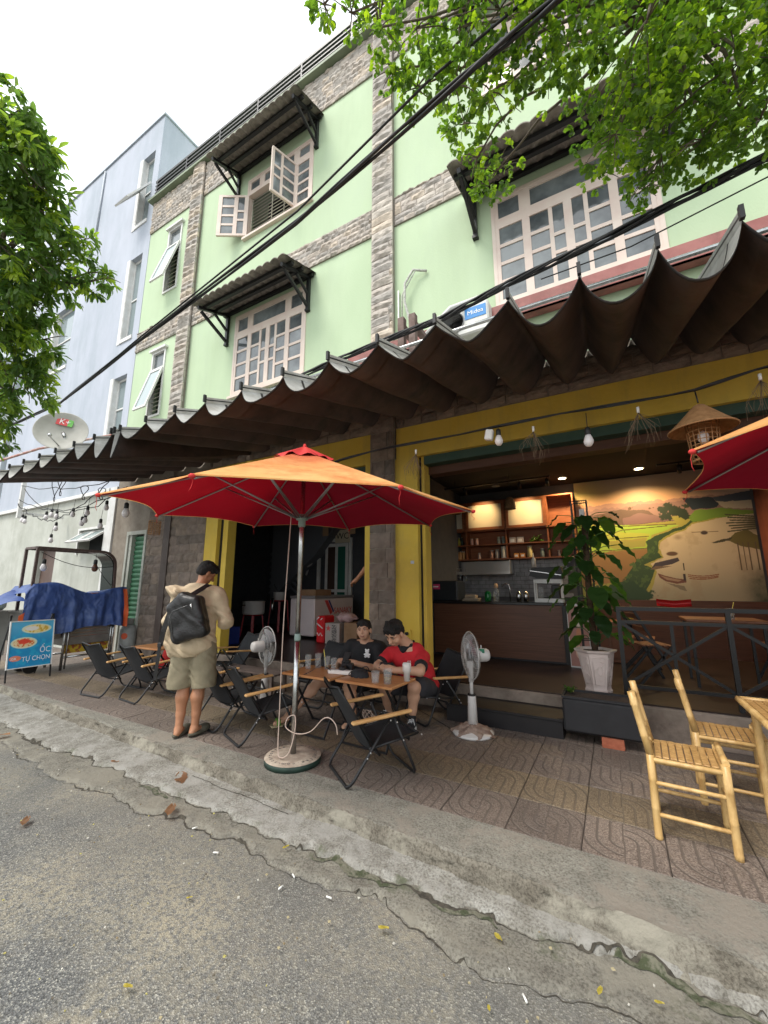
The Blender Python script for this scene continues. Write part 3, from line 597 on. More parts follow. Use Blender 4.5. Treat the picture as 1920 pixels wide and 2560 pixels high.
# ---------------------------------------------------------------- interior shell (part of the building)
def part(name, m, fn, parent=G, loc=(0, -5, 0)):
    b = MB(); fn(b); return b.build(name, m, parent, loc)       # world coordinates
part('ceiling', darkc, lambda b: b.box(-9.9, XR - .2, 5.21, 11.9, 3.63, 3.695))
bw = mat('grey_wall_paint', (.085, .088, .09), (.105, .105, .11), sc=3, rough=.8)
part('back_wall', bw, lambda b: b.box(-2.95, XR - .2, 8.6, 8.8, .45, 3.63))
part('partition', dark, lambda b: (b.box(-3.0, -2.85, 5.2, 9.6, .45, 3.63), b.box(-9.9, -2.85, 9.6, 9.8, .45, 3.63), b.box(-9.9, -9.8, 5.2, 9.6, .45, 3.63)))
part('side_wall', mat('brick_red_wall', (.16, .04, .025), (.22, .06, .035), sc=5, rough=.8), lambda b: b.box(2.15, 2.3, 5.2, 8.6, .45, 3.63))
wood = mat('shelf_wood', (.20, .062, .022), (.29, .10, .038), sc=4, stretch=(1, 3, 14), rough=.5)
# wall unit with cupboards and shelves
sh = thing('wall_shelf', 'brown wooden wall unit with three cream doors above open shelves', 'shelf', (0, 8.3, 0))
def sh_(name, m, fn): b = MB(); fn(b); return b.build(name, m, sh)
sh_('case', wood, lambda b: (b.box(-3.9, -.55, .26, .298, 2.15, 3.38), b.box(-3.9, -.53, 0, .26, 3.36, 3.385), *[b.box(x, x + .025, .002, .26, 2.175, 3.36) for x in (-3.52, -2.67, -1.83, -1.03, -.555)]))
for z in (2.15, 2.45, 2.75): sh_('shelf_board', wood, lambda b: b.box(-3.9, -.53, -.005, .26, z, z + .022))
crm = mat('cream_door_panel', (.62, .56, .43), (.66, .60, .47), sc=3, rough=.5)
for a, c in ((-3.49, -2.67), (-2.64, -1.83), (-1.8, -1.03)):
    o = sh_('cupboard_door', wood, lambda b: (b.box(a, c, -.03, -.006, 2.775, 2.83), b.box(a, c, -.03, -.006, 3.31, 3.355), b.box(a, a + .055, -.03, -.006, 2.83, 3.31), b.box(c - .055, c, -.03, -.006, 2.83, 3.31)))
    p = MB(); p.box(a + .055, c - .055, -.02, -.008, 2.83, 3.31); p.build('panel', crm, o)
# backsplash tiles
bt = MB(); r_ = random.Random(5)
for j in range(9):
    for i in range(20):
        x = -3.55 + i * .16 - (.08 if j % 2 else 0)
        if x + .155 > -.6: continue
        bt.t = r_.random() * .9 + .01; bt.bbox(x, x + .155, 8.58, 8.6, 1.4 + j * .083, 1.4 + j * .083 + .078, .003)
o = bt.build('backsplash_tile', varmat('glazed_tile', [(.26, .265, .27), (.30, .30, .30), (.28, .28, .29)], rough=.25, bump=.05), G, (0, -5, 0)); tag(o, kind='stuff')
# ceiling lights (lit) and spotlights on a track
warm = (1, .72, .38)
def downlight(x, y, lab, e=26, c=warm):
    t = thing('ceiling_light', lab, 'ceiling light', (x, y, 3.63), group='round lights recessed in the shop ceiling')
    b = MB(); b.lathe([(.085, -.008), (.085, 0)], n=20); b.build('rim', whitep, t); b = MB(); b.lathe([(.062, -.012), (.062, -.0085)], n=20); b.build('diffuser', mat('lit_diffuser', (1, .9, .6), emit=(1, .84, .5), es=9), t)
    l = bpy.data.lights.new('bulb', 'SPOT'); l.energy = e; l.color = c; l.spot_size = rad(150); l.spot_blend = .7; l.shadow_soft_size = .06; o = bpy.data.objects.new('lamp_light', l); COL.objects.link(o); o.location = (0, 0, -.03); o.parent = t
downlight(.57, 8.03, 'lit round ceiling light nearest the landscape mural', 85)
downlight(-.66, 8.06, 'lit round ceiling light above the corner between shelves and mural', 75)
downlight(-3.0, 8.0, 'small lit round ceiling light behind the umbrella tip', 60)
t = thing('ceiling_light', 'unlit round ceiling light in the middle above the shelves', 'ceiling light', (-1.91, 8.06, 3.63), group='round lights recessed in the shop ceiling')
b = MB(); b.lathe([(.085, -.01), (.085, 0)], n=20); b.build('rim', mat('dull_grey', (.2, .2, .2)), t)
def track(x0, x1, y, xs, lab, aim=(0, .9, -1)):
    t = thing('track_light', lab, 'spotlight rail', (0, y, 3.63)); b = MB(); b.box(x0, x1, -.015, .015, -.07, -.04); b.build('rail', blackm, t)
    for x in xs:
        d = Vector(aim).normalized(); b = MB(); b.tube([(x, 0, -.07), (x, 0, -.13)], .01, 8); a = Vector((x, 0, -.16)); b.tube([a - d * .06, a + d * .07], .032, 12); b.build('spot_head', blackm, t)
    return t
tr = track(-3.6, -.83, 7.6, (-3.2, -2.42, -1.37, -.88), 'black spotlight rail on the ceiling in front of the shelves')
for x in (-3.1, -2.25, -1.4):
    l = bpy.data.lights.new('spot', 'SPOT'); l.energy = 21; l.color = (1, .66, .30); l.spot_size = rad(62); l.spot_blend = .9; l.shadow_soft_size = .03; o = bpy.data.objects.new('spot_light', l); COL.objects.link(o); o.parent = tr
    o.location = (x, .1, -.2); o.rotation_euler = (Vector((x, 8.27, 3.12)) - Vector((x, 7.7, 3.43))).to_track_quat('-Z', 'Y').to_euler()
track(.8, 2.0, 7.75, (1.1, 1.7), 'short black spotlight rail on the ceiling by the mural')
# ---------------------------------------------------------------- mural print (colour per vertex)
def painted(name, w, h, nx, nz, fn, m, parent=None, loc=(0, 0, 0), rot=None):
    xs = np.linspace(0, 1, nx); zs = np.linspace(0, 1, nz); U, Vv = np.meshgrid(xs, zs)
    V = np.stack([(U - .5) * w, U * 0, Vv * h], -1).reshape(-1, 3); i = (np.arange(nx - 1)[None, :] + nx * np.arange(nz - 1)[:, None]).ravel()
    o = npmesh(name, V, np.stack([i, i + 1, i + 1 + nx, i + nx], 1), m, parent, smooth=False); C = np.clip(fn(U, Vv), 0, 1)
    at = o.data.color_attributes.new('print', 'FLOAT_COLOR', 'POINT'); at.data.foreach_set('color', np.concatenate([C, np.ones(C.shape[:2] + (1,))], -1).astype(np.float32).ravel())
    o.location = loc
    if rot: o.rotation_euler = rot
    return o
def lay(C, mask, col): mask = np.clip(mask, 0, 1)[..., None]; return C * (1 - mask) + np.array(col) * mask
def sm(x, a, b): t = np.clip((x - a) / (b - a), 0, 1); return t * t * (3 - 2 * t)
def pmask(U, V, P):
    m = np.zeros(U.shape, bool)
    for (x0, y0), (x1, y1) in zip(P, P[1:] + P[:1]):
        if y0 == y1: continue
        m ^= ((V >= min(y0, y1)) & (V < max(y0, y1)) & (U < x0 + (V - y0) * (x1 - x0) / (y1 - y0)))
    return m
def mural(U0, V0):
    n = lambda sc, s: fbm(U0 * 3, V0 * 2, sc, 6, s, .6) - .5
    U = U0 + n(7, 1) * .02; V = V0 + n(8, 2) * .02; C = np.zeros(U.shape + (3,)) + np.array([.46, .30, .17]); C = lay(C, sm(U0, .3, .0) * sm(V0, .75, .95), (.56, .44, .08)); C = lay(C, sm(V0, .85, 1) * .4, (.42, .35, .3)); C = lay(C, sm(V0, .90, .76) * .6, (.56, .27, .14)); C = lay(C, sm(U0, .5, 1) * .6, (.34, .29, .25))
    base = .787 + n(6, 3) * .05; C = lay(C, V < base, (.30, .17, .13)); C = lay(C, V < base - .03 + n(9, 4) * .05, (.22, .13, .11)); C = lay(C, sm(.66 - V, 0, .02) * 1., (.27, .24, .05))
    def F(P, col, j=1): return lay(C, pmask(U if j else U0, V if j else V0, P), col)
    C = F([(0, .40), (0, .62), (.24, .607), (.615, .574), (.455, .507), (.417, .409), (.213, .394), (0, .38)], (.26, .38, .045)); C = F([(.09, .53), (.25, .55), (.45, .52), (.43, .47), (.1, .46)], (.34, .36, .05))
    for k, (a, b_, c, d) in enumerate(((.0, .60, .6, .585), (.13, .50, .28, .56), (.13, .49, .44, .50), (.28, .56, .55, .575), (.05, .395, .42, .405), (.14, .49, .16, .47))): C = lay(C, (np.abs(V0 - (b_ + (U0 - a) * (d - b_) / (c - a))) < .0035) & (U0 > a) & (U0 < c), (.09, .07, .02))
    C = F([(0, .38), (.417, .40), (.44, .36), (.40, .30), (.27, .15), (0, .1)], (.22, .12, .04)); C = lay(C, pmask(U, V, [(.13, .47), (.43, .49), (.41, .42), (.22, .41)]) * .7, (.26, .18, .05))
    C = F([(.10, .70), (.29, .735), (.45, .71), (.48, .67), (.584, .607), (.29, .60), (.16, .63)], (.10, .062, .045)); C = F([(.30, .66), (.40, .69), (.50, .66), (.60, .61), (.30, .605)], (.16, .09, .085))
    R_ = [(1.02, .66), (.816, .604), (.69, .577), (.646, .537), (.575, .508), (.5, .454), (.485, .40), (.509, .326), (.43, .28), (.46, .22), (.44, .133), (.41, .055), (.33, -.01), (1.02, -.01)]
    C = F(R_, (.46, .37, .25)); C = lay(C, pmask(U, V, R_) * sm(V0, .35, .0) * .65, (.17, .165, .11)); C = lay(C, pmask(U, V, R_) * sm(n(4, 11), .05, .2) * .3, (.25, .17, .10))
    C = F([(1.0, .651), (.816, .614), (.69, .587), (.64, .545), (.56, .515), (.49, .46), (.475, .37), (.50, .33), (.39, .275), (.45, .23), (.42, .133), (.38, .055), (.32, -.01), (.05, -.01), (.18, .12), (.27, .154), (.31, .243), (.34, .29), (.42, .37), (.42, .46), (.475, .50), (.649, .575), (.686, .612)], (.028, .055, .016)); C = lay(C, pmask(U, V, [(.30, .28), (.42, .37), (.42, .46), (.48, .46), (.48, .36), (.40, .28), (.44, .2), (.36, .05), (.2, .12), (.3, .2)]) * sm(n(16, 10), .0, .12), (.055, .095, .022))
    C = F([(.668, .625), (.713, .683), (.856, .682), (1.0, .652), (1.0, .63), (.817, .612), (.692, .59)], (.13, .22, .03)); C = F([(.801, .771), (1.015, .80), (1.015, .725), (.83, .735)], (.05, .06, .075)); C = F([(.82, .735), (1.02, .725), (1.02, .665), (.86, .685)], (.40, .34, .24)); C = F([(.655, .785), (.801, .775), (.84, .715), (.826, .69), (.70, .69)], (.022, .03, .038))
    for (a, b_, q) in ((.54, .70, .04), (.57, .73, .035), (.60, .69, .05), (.64, .67, .045), (.665, .72, .025), (.655, .64, .03), (.55, .65, .04)): C = lay(C, sm(q + n(24, 12) * .05 - np.hypot((U0 - a) * 1.15, V0 - b_), 0, .008), (.022, .032, .018))
    for (a, b_, q) in ((.17, .68, .035), (.21, .67, .03), (.13, .665, .03), (.235, .645, .02), (.35, .735, .017), (.47, .725, .014)): C = lay(C, sm(q + n(26, 13) * .06 - np.hypot((U0 - a) * 1.15, (V0 - b_) * 1.5), 0, .008), (.075, .04, .02))
    C = lay(C, (np.abs(U0 - .178) < .003) & (V0 > .50) & (V0 < .67), (.05, .03, .02))
    C = F([(.432, .247), (.455, .287), (.50, .30), (.585, .325), (.592, .30), (.55, .275), (.50, .262)], (.045, .035, .04), 0); C = lay(C, sm(.03 - np.hypot((U0 - .556) * .8, (V0 - .355) * 1.5), 0, .01), (.10, .055, .03)); C = F([(.42, .235), (.455, .262), (.55, .26), (.45, .235)], (.13, .085, .05), 0)
    C = F([(.463, .207), (.50, .188), (.565, .165), (.612, .158), (.614, .135), (.56, .125), (.50, .145), (.47, .175)], (.12, .045, .028), 0); C = F([(.475, .19), (.52, .172), (.59, .152), (.57, .14), (.51, .155)], (.26, .17, .11), 0); C = F([(.50, .13), (.60, .105), (.61, .07), (.585, .08)], (.16, .13, .085))
    for q in ((.626, .193, .785, .193), (.626, .18, .78, .182), (.63, .165, .78, .175)): C = lay(C, (np.abs(V0 - (q[1] + (U0 - q[0]) * (q[3] - q[1]) / (q[2] - q[0]) - .012 * np.sin((U0 - q[0]) / .157 * 3.14))) < .0035) & (U0 > q[0]) & (U0 < q[2]), (.20, .075, .035))
    C = lay(C, (np.abs(U0 - .61) < .0035) & (V0 > .225) & (V0 < .28), (.04, .03, .02)); C = lay(C, (np.abs(U0 - .607) < .006) & (V0 > .15) & (V0 < .20), (.03, .02, .02))
    C = lay(C, sm(.019 - np.hypot((U0 - .742) * .8, V0 - .506), 0, .008), (.045, .03, .03)); C = lay(C, (np.abs(V0 - .512 + (U0 - .742) * .03) < .002) & (np.abs(U0 - .745) < .07), (.13, .09, .05)); C = lay(C, (np.abs(V0 - .497) < .004) & (np.abs(U0 - .62) < .035), (.42, .34, .22)); C = lay(C, sm(.03 - np.hypot((U0 - .60) * .8, (V0 - .48)), 0, .03) * .6, (.16, .10, .06))
    C = F([(.856, .441), (.898, .494), (.96, .507), (1.02, .45), (1.02, .36), (.917, .391)], (.12, .10, .03)); C = F([(.765, .428), (.83, .45), (.88, .462), (.86, .438), (.80, .425)], (.05, .045, .025))
    for k in range(7): C = lay(C, (np.abs(V0 - .62 + k * .018 + (U0 - .93) * (.2 - k * .05)) < .005) & (U0 > .86 + .01 * (k % 3)), (.06, .06, .03))
    for x in (.90, .925, .95, .985): C = lay(C, (np.abs(U0 - x) < .0025) & (V0 > .22) & (V0 < .42), (.10, .07, .04))
    C = lay(C, sm(U0, .85, .98) * sm(V0, .30, .15) * (.5 + n(5, 15)) * 1.3, (.04, .05, .028)); C = lay(C, sm(U0, .90, 1) * sm(np.abs(V0 - .55), .12, .0) * .8, (.05, .05, .025))
    for (a, b_, q) in ((.30, .06, .10), (.20, .05, .10), (.38, .03, .06), (.12, .04, .08)): C = lay(C, sm(q + n(14, 16) * .12 - np.hypot((U0 - a) * 1.15, V0 - b_), 0, .02), (.02, .045, .014))
    return C * 1.25
mo = painted('mural', 2.62, 2.25, 460, 380, mural, vcmat('mural_print', .5), None, (.80, 8.585, 1.37)); 
tag(mo, 'wall sized print of a sunset river valley with small boats on the shop wall', 'mural')
part('wainscot', mat('dark_wainscot', (.07, .028, .016), (.11, .045, .026), sc=4, stretch=(1, 3, 14), rough=.5), lambda b: b.box(-.53, 2.14, 8.56, 8.6, .45, 1.365))
# ---------------------------------------------------------------- counter
ct = thing('bar_counter', 'long bar counter with red brown wood front and black top', 'counter', (0, 6.85, .45))
def cp(name, m, fn): b = MB(); fn(b); return b.build(name, m, ct)
cw = mat('counter_laminate', (.085, .034, .018), (.145, .062, .034), sc=3.2, stretch=(.6, 4, 22), rough=.42, contrast=(.3, .7))
cp('front_panel', cw, lambda b: b.box(-2.83, -.72, 0, .05, .03, .86)); cp('kickboard', blackm, lambda b: b.box(-2.83, -.72, .02, .05, 0, .03)); cp('side_panel', cw, lambda b: b.box(-.76, -.72, .05, .6, 0, .86))
cp('countertop', mat('black_stone', (.012, .012, .014), rough=.18), lambda b: b.bbox(-2.84, -.68, -.03, .63, .861, .905, .006)); cp('end_post', blackm, lambda b: b.box(-.715, -.655, -.02, .05, 0, .86))
CT = 1.357
# ---------------------------------------------------------------- awnings
awn_top = mat('awning_grey_top', (.58, .57, .54), (.68, .67, .64), sc=5, rough=.7, c3=(.46, .44, .40), sc3=3, transl=.30); awn_bot = mat('awning_brown_underside', (.070, .048, .042), (.090, .062, .053), sc=2.5, rough=.6, c3=(.040, .034, .031), sc3=2, bump=.6, bsc=9, transl=.30)
streaks(awn_bot, .5, (.10, .088, .078), (2, .5, 2), .56, .64); streaks(awn_top, .6, (.25, .23, .19), (3, .8, 3), .5, .7)
awn_hem = mat('awning_hem', (.02, .016, .014), rough=.7)
def awning(peaks, sags, lab, x_open=None, YF=2.7, YB=4.985):
    t = thing('awning', lab, 'awning', (0, 0, 0), group='scalloped fabric awnings over the pavement'); rr = random.Random(len(peaks))
    N_ = 18; V = []; pr = []
    for i in range(len(peaks) - 1):
        for k in range(N_ + (1 if i == len(peaks) - 2 else 0)): pr.append((i, k / N_))
    def surf(p, v, off=0):
        i, u = p; a, b = peaks[i], peaks[i + 1]; sg = sags[i] * (1 - v) + .40 * v; wv = .008 * math.sin(9 * u + 5 * v + i) * math.sin(math.pi * u)
        c = 1 - abs(2 * u - 1) ** 1.75
        skew = .06 * (b - a) * math.sin(2 * math.pi * u) * math.sin(3.1 * v + i)
        z = 3.655 + .745 * v; y = YF + (YB - YF) * v - .05 * math.sin(math.pi * u) * (1 - v)
        wv += .016 * c * mnoise.noise(Vector((a * 3 + u * 2.2, v * 5, i))) + .006 * c * mnoise.noise(Vector((a * 7 + u * 7, v * 13, i + 9)))
        return (a + (b - a) * u + skew, y, z - sg * c + wv + off)
    nv = 14; n = len(pr)
    for name, off, m in (('fabric', 0, None),):
        top = [surf(p, j / nv, .004) for j in range(nv + 1) for p in pr]; bot = [surf(p, j / nv, 0) for j in range(nv + 1) for p in pr]; b = MB(); b.keep = True
        q = [(j * n + i, j * n + i + 1, (j + 1) * n + i + 1, (j + 1) * n + i) for j in range(nv) for i in range(n - 1)]
        b.cur = 0; b.add(top, q, True); b.cur = 1; b.add(bot, [f[::-1] for f in q], True)
        fr = [surf(p, 0, .006) for p in pr]; fr2 = [(x, y - .003, z - .012) for x, y, z in fr]; b.cur = 2
        b.add([(x, y - .004, z) for x, y, z in fr] + fr2 + [(x, y + .02, z - .008) for x, y, z in fr], [(i, i + 1, n + i + 1, n + i) for i in range(n - 1)] + [(n + i, n + i + 1, 2 * n + i + 1, 2 * n + i) for i in range(n - 1)], True)
        b.cur = 0
        for X in peaks:
            q0 = [(X + sx * (.012 if k else .003), YF + (YB - YF) * v, 3.65 + .745 * v + k * .072) for v in (0, 1) for k in (0, 1) for sx in (-1, 1)]
            b.add(q0, [(0, 2, 6, 4), (1, 5, 7, 3), (2, 3, 7, 6)], False)
        # sewn seam strip on top
        b.cur = 2; s0 = [surf(p, .11, .006) for p in pr]; s1 = [surf(p, .125, .006) for p in pr]; b.add(s0 + s1, [(i, i + 1, n + i + 1, n + i) for i in range(n - 1)], True)
        b.build('fabric', [awn_top, awn_bot, awn_hem], t)
    for i, X in enumerate(peaks):
        b = MB(); b.box(X - .012, X + .012, YF - .03, YF + .0, 3.66, 3.745); b.bar((X, YF, 3.70), (X, YB, 4.445), .018, .03); b.build('rod', blackm, t)
    b = MB(); b.box(peaks[-1] - .1, peaks[0] + .1, YB - .05, YB + .01, 4.47, 4.52); b.build('wall_rail', blackm, t)
    for q in (.25, .72):
        z = 3.76 + .745 * q + .0; y = YF + (YB - YF) * q; b = MB(); b.tube([(peaks[-1], y, z + .02), (peaks[0], y, z + .02)], .018, 8); b.build('slide_rail', chrome, t)
    return t
pk = [2.5, 2.05, 1.62, 1.22, .83, .43, -.01, -.48, -1.05, -1.58, -2.11, -2.67, -3.26, -3.85, -4.40, -5.0, -5.59, -5.73]
awning(pk, [.31, .32, .30, .32, .33, .30, .30, .26, .25, .23, .25, .215, .225, .20, .205, .18, .38], 'nearer dark brown scalloped fabric awning over the shop front')
awning([-5.81, -6.26, -6.84, -7.43, -7.98, -8.57, -9.15, -9.75], [.30, .25, .21, .21, .21, .21, .22], 'farther dark scalloped fabric awning on the left over the food cart')
# ---------------------------------------------------------------- umbrellas
um_top = mat('faded_orange_canvas', (.88, .47, .15), (.92, .56, .22), sc=1.8, rough=.8, c3=(.72, .27, .08), sc3=2.2, transl=.42, bump=1.2, bsc=5)
_n = um_top.node_tree; _P = _n.nodes['Principled BSDF']; _s = _P.inputs['Base Color'].links[0].from_socket      # the cloth is less faded round the top
_tc = _n.nodes.new('ShaderNodeTexCoord'); _sx = _n.nodes.new('ShaderNodeSeparateXYZ'); _n.links.new(_tc.outputs['Object'], _sx.inputs[0]); _mr = _n.nodes.new('ShaderNodeMapRange'); _mr.inputs[1].default_value = 2.34; _mr.inputs[2].default_value = 2.70; _n.links.new(_sx.outputs[2], _mr.inputs[0])
_mx = _n.nodes.new('ShaderNodeMix'); _mx.data_type = 'RGBA'; _n.links.new(_mr.outputs[0], _mx.inputs[0]); _n.links.new(_s, _mx.inputs[6]); _mx.inputs[7].default_value = (.62, .06, .035, 1); _n.links.new(_mx.outputs[2], _P.inputs['Base Color']); um_bot = mat('red_canvas', (.42, .005, .038), (.47, .008, .046), sc=2, rough=.75, transl=.34, bump=1, bsc=5)
um_red = mat('red_canvas_top', (.50, .02, .025), (.60, .05, .04), sc=6, rough=.8)
def umbrella(cx, cy, apex_z, rim_z, R, a0, tilt, lab, grp=None, base=True):
    t = thing('parasol', lab, 'parasol', (cx, cy, .15), group=grp); zc = rim_z - .15; za = apex_z - .15
    def rim(k): a = a0 + k * math.pi / 4; v = (R * math.cos(a), R * math.sin(a)); return Vector((v[0], v[1], zc + tilt[0] * v[0] + tilt[1] * v[1]))
    top = Vector((0, 0, za))
    def pt(k, u, v, off=0, lift=1):     # panel k, u across 0..1, v 0 centre ..1 rim
        A = rim(k); B = rim(k + 1); ra = top.lerp(A, v); rb_ = top.lerp(B, v); bow = .0
        ra.z += bow * lift; rb_.z += bow * lift; p = ra.lerp(rb_, u); c = math.sin(math.pi * u)
        p.z += -.05 * c * v - .0 ; inn = .055 * c * v; d = Vector((p.x, p.y, 0)); 
        if v > .5: p -= d.normalized() * inn * (v - .5) * 2 * 1.6; p.z += .075 * c * (v - .5) * 2
        p.z += off; return p
    bt = MB(); bt.keep = True; bb = MB(); bb.keep = True
    for k in range(8):
        bt.grid(lambda u, v: pt(k, u, .001 + v * .999, .006), 10, 14); bb.grid(lambda u, v: pt(k, 1 - u, .001 + v * .999, 0), 10, 14)
        # hem
        e = [pt(k, i / 10, 1, .006) for i in range(11)] + [pt(k, i / 10, 1, -.004) for i in range(11)]; bt.cur = 0; bt.add(e, [(i, i + 1, 12 + i, 11 + i) for i in range(10)])
    bt.build('canopy', um_top, t); bb.build('lining', um_bot, t)
    cp_ = MB(); cp_.keep = True; rr = random.Random(4)
    for k in range(8):
        wv = [rr.uniform(-.02, .03) for _ in range(9)]
        cp_.grid(lambda u, v: (lambda p: (p.x, p.y, p.z + .035 * (1 - v) + .012 + .015 * math.sin(u * 9 + k * 2) * v))(pt(k, u, .001 + v * .19, .014)), 8, 4)
    cp_.build('cap', um_red, t)
    b = MB(); b.lathe([(.012, 0), (.022, .02), (.012, .05)], (0, 0, za + .03), 10); b.build('finial', um_red, t)
    pole = MB(); pole.tube([(0, 0, .06), (0, 0, 1.0)], .0245, 14); pole.tube([(0, 0, 1.0), (0, 0, za)], .021, 14); pole.build('pole', chrome, t)
    j = MB(); j.lathe([(.027, 0), (.029, .01), (.029, .05), (.027, .06)], (0, 0, .98), 14); hubz = zc - .085
    j.lathe([(.028, -.05), (.034, -.04), (.034, .015), (.055, .018), (.055, .04), (.03, .045), (.03, .07)], (0, 0, hubz), 14); j.build('runner', mat('grey_green_plastic', (.22, .30, .27), rough=.4), t)
    for k in range(8):
        A = rim(k); pr_ = [top.lerp(A, s) + Vector((0, 0, -.022)) for s in (.02, .15, .3, .45, .6, .75, .88, .985)]
        b = MB(); b.tube(pr_, .0085, 8); b.build('rib', mat('grey_metal', (.35, .35, .36), rough=.35, metal=.9), t)
        b = MB(); b.ball(A + Vector((0, 0, -.008)), (.020, .020, .016), 8, 6); b.build('rib_pocket', um_red, t)
        b = MB(); mid = top.lerp(A, .52) + Vector((0, 0, -.03)); d = Vector((A.x, A.y, 0)).normalized(); s0 = d * .045 + Vector((0, 0, hubz + .03))
        pp = d.cross(Vector((0, 0, 1))) * .012; b.tube([s0 + pp, mid + pp * .3], .007, 8); b.tube([s0 - pp, mid - pp * .3], .007, 8); b.build('strut', MC['grey_metal'], t)
    rr = random.Random(9)
    for k in range(8):      # loose threads at the rib ends
        A = rim(k); b = MB(); z = 0; pts = [A + Vector((0, 0, 0))]
        for i in range(5): z -= rr.uniform(.01, .03); pts.append(A + Vector((rr.uniform(-.012, .012), rr.uniform(-.012, .012), z)))
        b.tube(pts, .0018, 4); b.build('tie_cord', um_red, t)
    if base:
        b = MB(); b.lathe([(.235, 0), (.235, .045)], (0, 0, 0), 40); b.build('base_rim', mat('dark_green_paint', (.012, .03, .022), (.02, .045, .032), sc=20, rough=.6), t)
        b = MB(); b.lathe([(.236, .0455), (.232, .052), (.10, .058), (.04, .062)], (0, 0, 0), 40, capb=False); b.build('base_disc', mat('worn_concrete_disc', (.34, .27, .21), (.50, .42, .33), sc=12, rough=.9, bump=.7, bsc=50, c3=(.27, .21, .16), sc3=9), t)
        ink = mat('blue_black_ink', (.03, .035, .05), (.10, .09, .08), sc=60); msg = 'starcoffee.com-starcoffee.com-'
        for i, ch in enumerate(msg):
            a = rad(-95) + rad(180) - i * 2 * math.pi / len(msg); 
            text(ch, .052, (.192 * math.cos(a), .192 * math.sin(a), .0545), (0, 0, a - math.pi / 2), ink, t, 'lettering', .0006)
    return t
U1 = umbrella(-2.494, 2.855, 2.885, 2.285, 1.574, -2.039, (-.035, .033), 'open orange topped red parasol on a round concrete base at the kerb')
# ---------------------------------------------------------------- pale blue neighbour
blue = mat('pale_blue_render', (.405, .435, .50), (.47, .50, .57), sc=.7, rough=.85, bump=.2, bsc=40, c3=(.35, .39, .44), sc3=.5, stretch=(1, 1, .4))
streaks(blue, .45, (.26, .31, .36), (1.4, 1.4, .12))
NB = thing('blue_building', 'tall pale blue building beside the green one on the left', 'building', (-10.1, 5, 0))
def nb(name, m, fn, parent=NB): b = MB(); fn(b); return b.build(name, m, parent, (10.1, -5, 0))
bh = [(-11.0, -10.4, 11.7, 14.05), (-10.98, -10.4, 8.1, 10.6), (-15.3, -14.0, 8.3, 10.5), (-11.03, -10.4, 5.3, 7.0)]
def bwall(b):
    holes(b, -17.3, -10.12, 3.95, 15.1, bh, 5.0, 5.3); b.box(-10.3, -10.12, 5.3, 9, 12.2, 15.1); b.box(-17.3, -17.1, 5.3, 10, 3.95, 15.1); b.box(-17.1, -10.3, 8.8, 9, 3.95, 15.1)
nb('wall', blue, bwall); nb('roof', blue, lambda b: b.box(-17.1, -10.3, 5.3, 8.8, 14.8, 14.95)); nb('coping', mat('stained_coping', (.33, .37, .42), (.42, .46, .50), sc=2), lambda b: (b.box(-17.35, -10.08, 4.96, 5.34, 15.101, 15.16), b.box(-10.34, -10.08, 5.341, 9, 15.101, 15.16)))
for (a, c, d, e) in bh:
    f = nb('window', whitep, lambda b: (b.box(a, c, 5.12, 5.18, d, d + .06), b.box(a, c, 5.12, 5.18, e - .06, e), b.box(a, a + .06, 5.12, 5.18, d + .06, e - .06), b.box(c - .06, c, 5.12, 5.18, d + .06, e - .06), b.box(a + .06, c - .06, 5.12, 5.17, (d + e) / 2 - .02, (d + e) / 2 + .02)))
    g = MB(); g.box(a + .06, c - .06, 5.145, 5.155, d + .06, e - .06); o = g.build('pane', mat('blue_glass', (.22, .27, .28), rough=.05, spec=1), f, (10.1, -5, 0)) if False else g.build('pane', mat('blue_glass', (.22, .27, .28), rough=.05, spec=1), f)
    nb('reveal', whitep, lambda b: (b.box(a + .001, a + .02, 4.995, 5.12, d, e), b.box(a - .14, a, 4.985, 5.0, d - .1, e + .02), b.box(a, c, 4.97, 5.12, d - .1, d)))
f = nb('window', whitep, lambda b: None) if False else None
Mx = Matrix.Translation((-10.4, 5.0, 12.9)) @ Matrix.Rotation(rad(-28), 4, 'X') @ Matrix.Translation((10.4, -5.0, -12.9))
nb('open_sash', whitep, lambda b: (b.box(-11, -10.4, 4.96, 5.0, 11.75, 11.81, Mx), b.box(-11, -10.4, 4.96, 5.0, 12.84, 12.9, Mx), b.box(-11, -10.94, 4.96, 5.0, 11.81, 12.84, Mx), b.box(-10.46, -10.4, 4.96, 5.0, 11.81, 12.84, Mx), b.box(-10.94, -10.46, 4.975, 4.985, 11.81, 12.84, Mx)))
creamw = mat('cream_plaster', (.42, .43, .38), (.50, .51, .46), sc=1.2, rough=.85, c3=(.36, .37, .32), sc3=.8, bump=.2, bsc=30)
streaks(creamw, .4, (.25, .25, .2), (2.4, 2.4, .2))
def gw(b): holes(b, -17.3, -10.4, .1, 3.94, [(-11.7, -10.5, 2.45, 3.0), (-14.0, -12.9, .15, 2.65)], 5.02, 5.28)
nb('ground_wall', creamw, gw); nb('ledge', whitep, lambda b: (b.box(-17.3, -10.4, 4.93, 5.02, 3.86, 3.95), b.box(-10.40, -10.11, 4.96, 5.28, .15, 3.96)))
nb('door_leaf', mat('brown_door', (.09, .055, .045), (.12, .08, .065), sc=3), lambda b: b.box(-14.0, -12.9, 5.16, 5.2, .15, 2.65))
wf = nb('window_frame', whitep, lambda b: (b.box(-11.76, -11.7, 4.98, 5.02, 2.4, 3.05), b.box(-10.5, -10.44, 4.98, 5.02, 2.4, 3.05), b.box(-11.7, -10.5, 4.98, 5.02, 3.0, 3.05)))
nb('dark_recess', inside, lambda b: b.box(-11.7, -10.5, 5.25, 5.27, 2.45, 3.0))
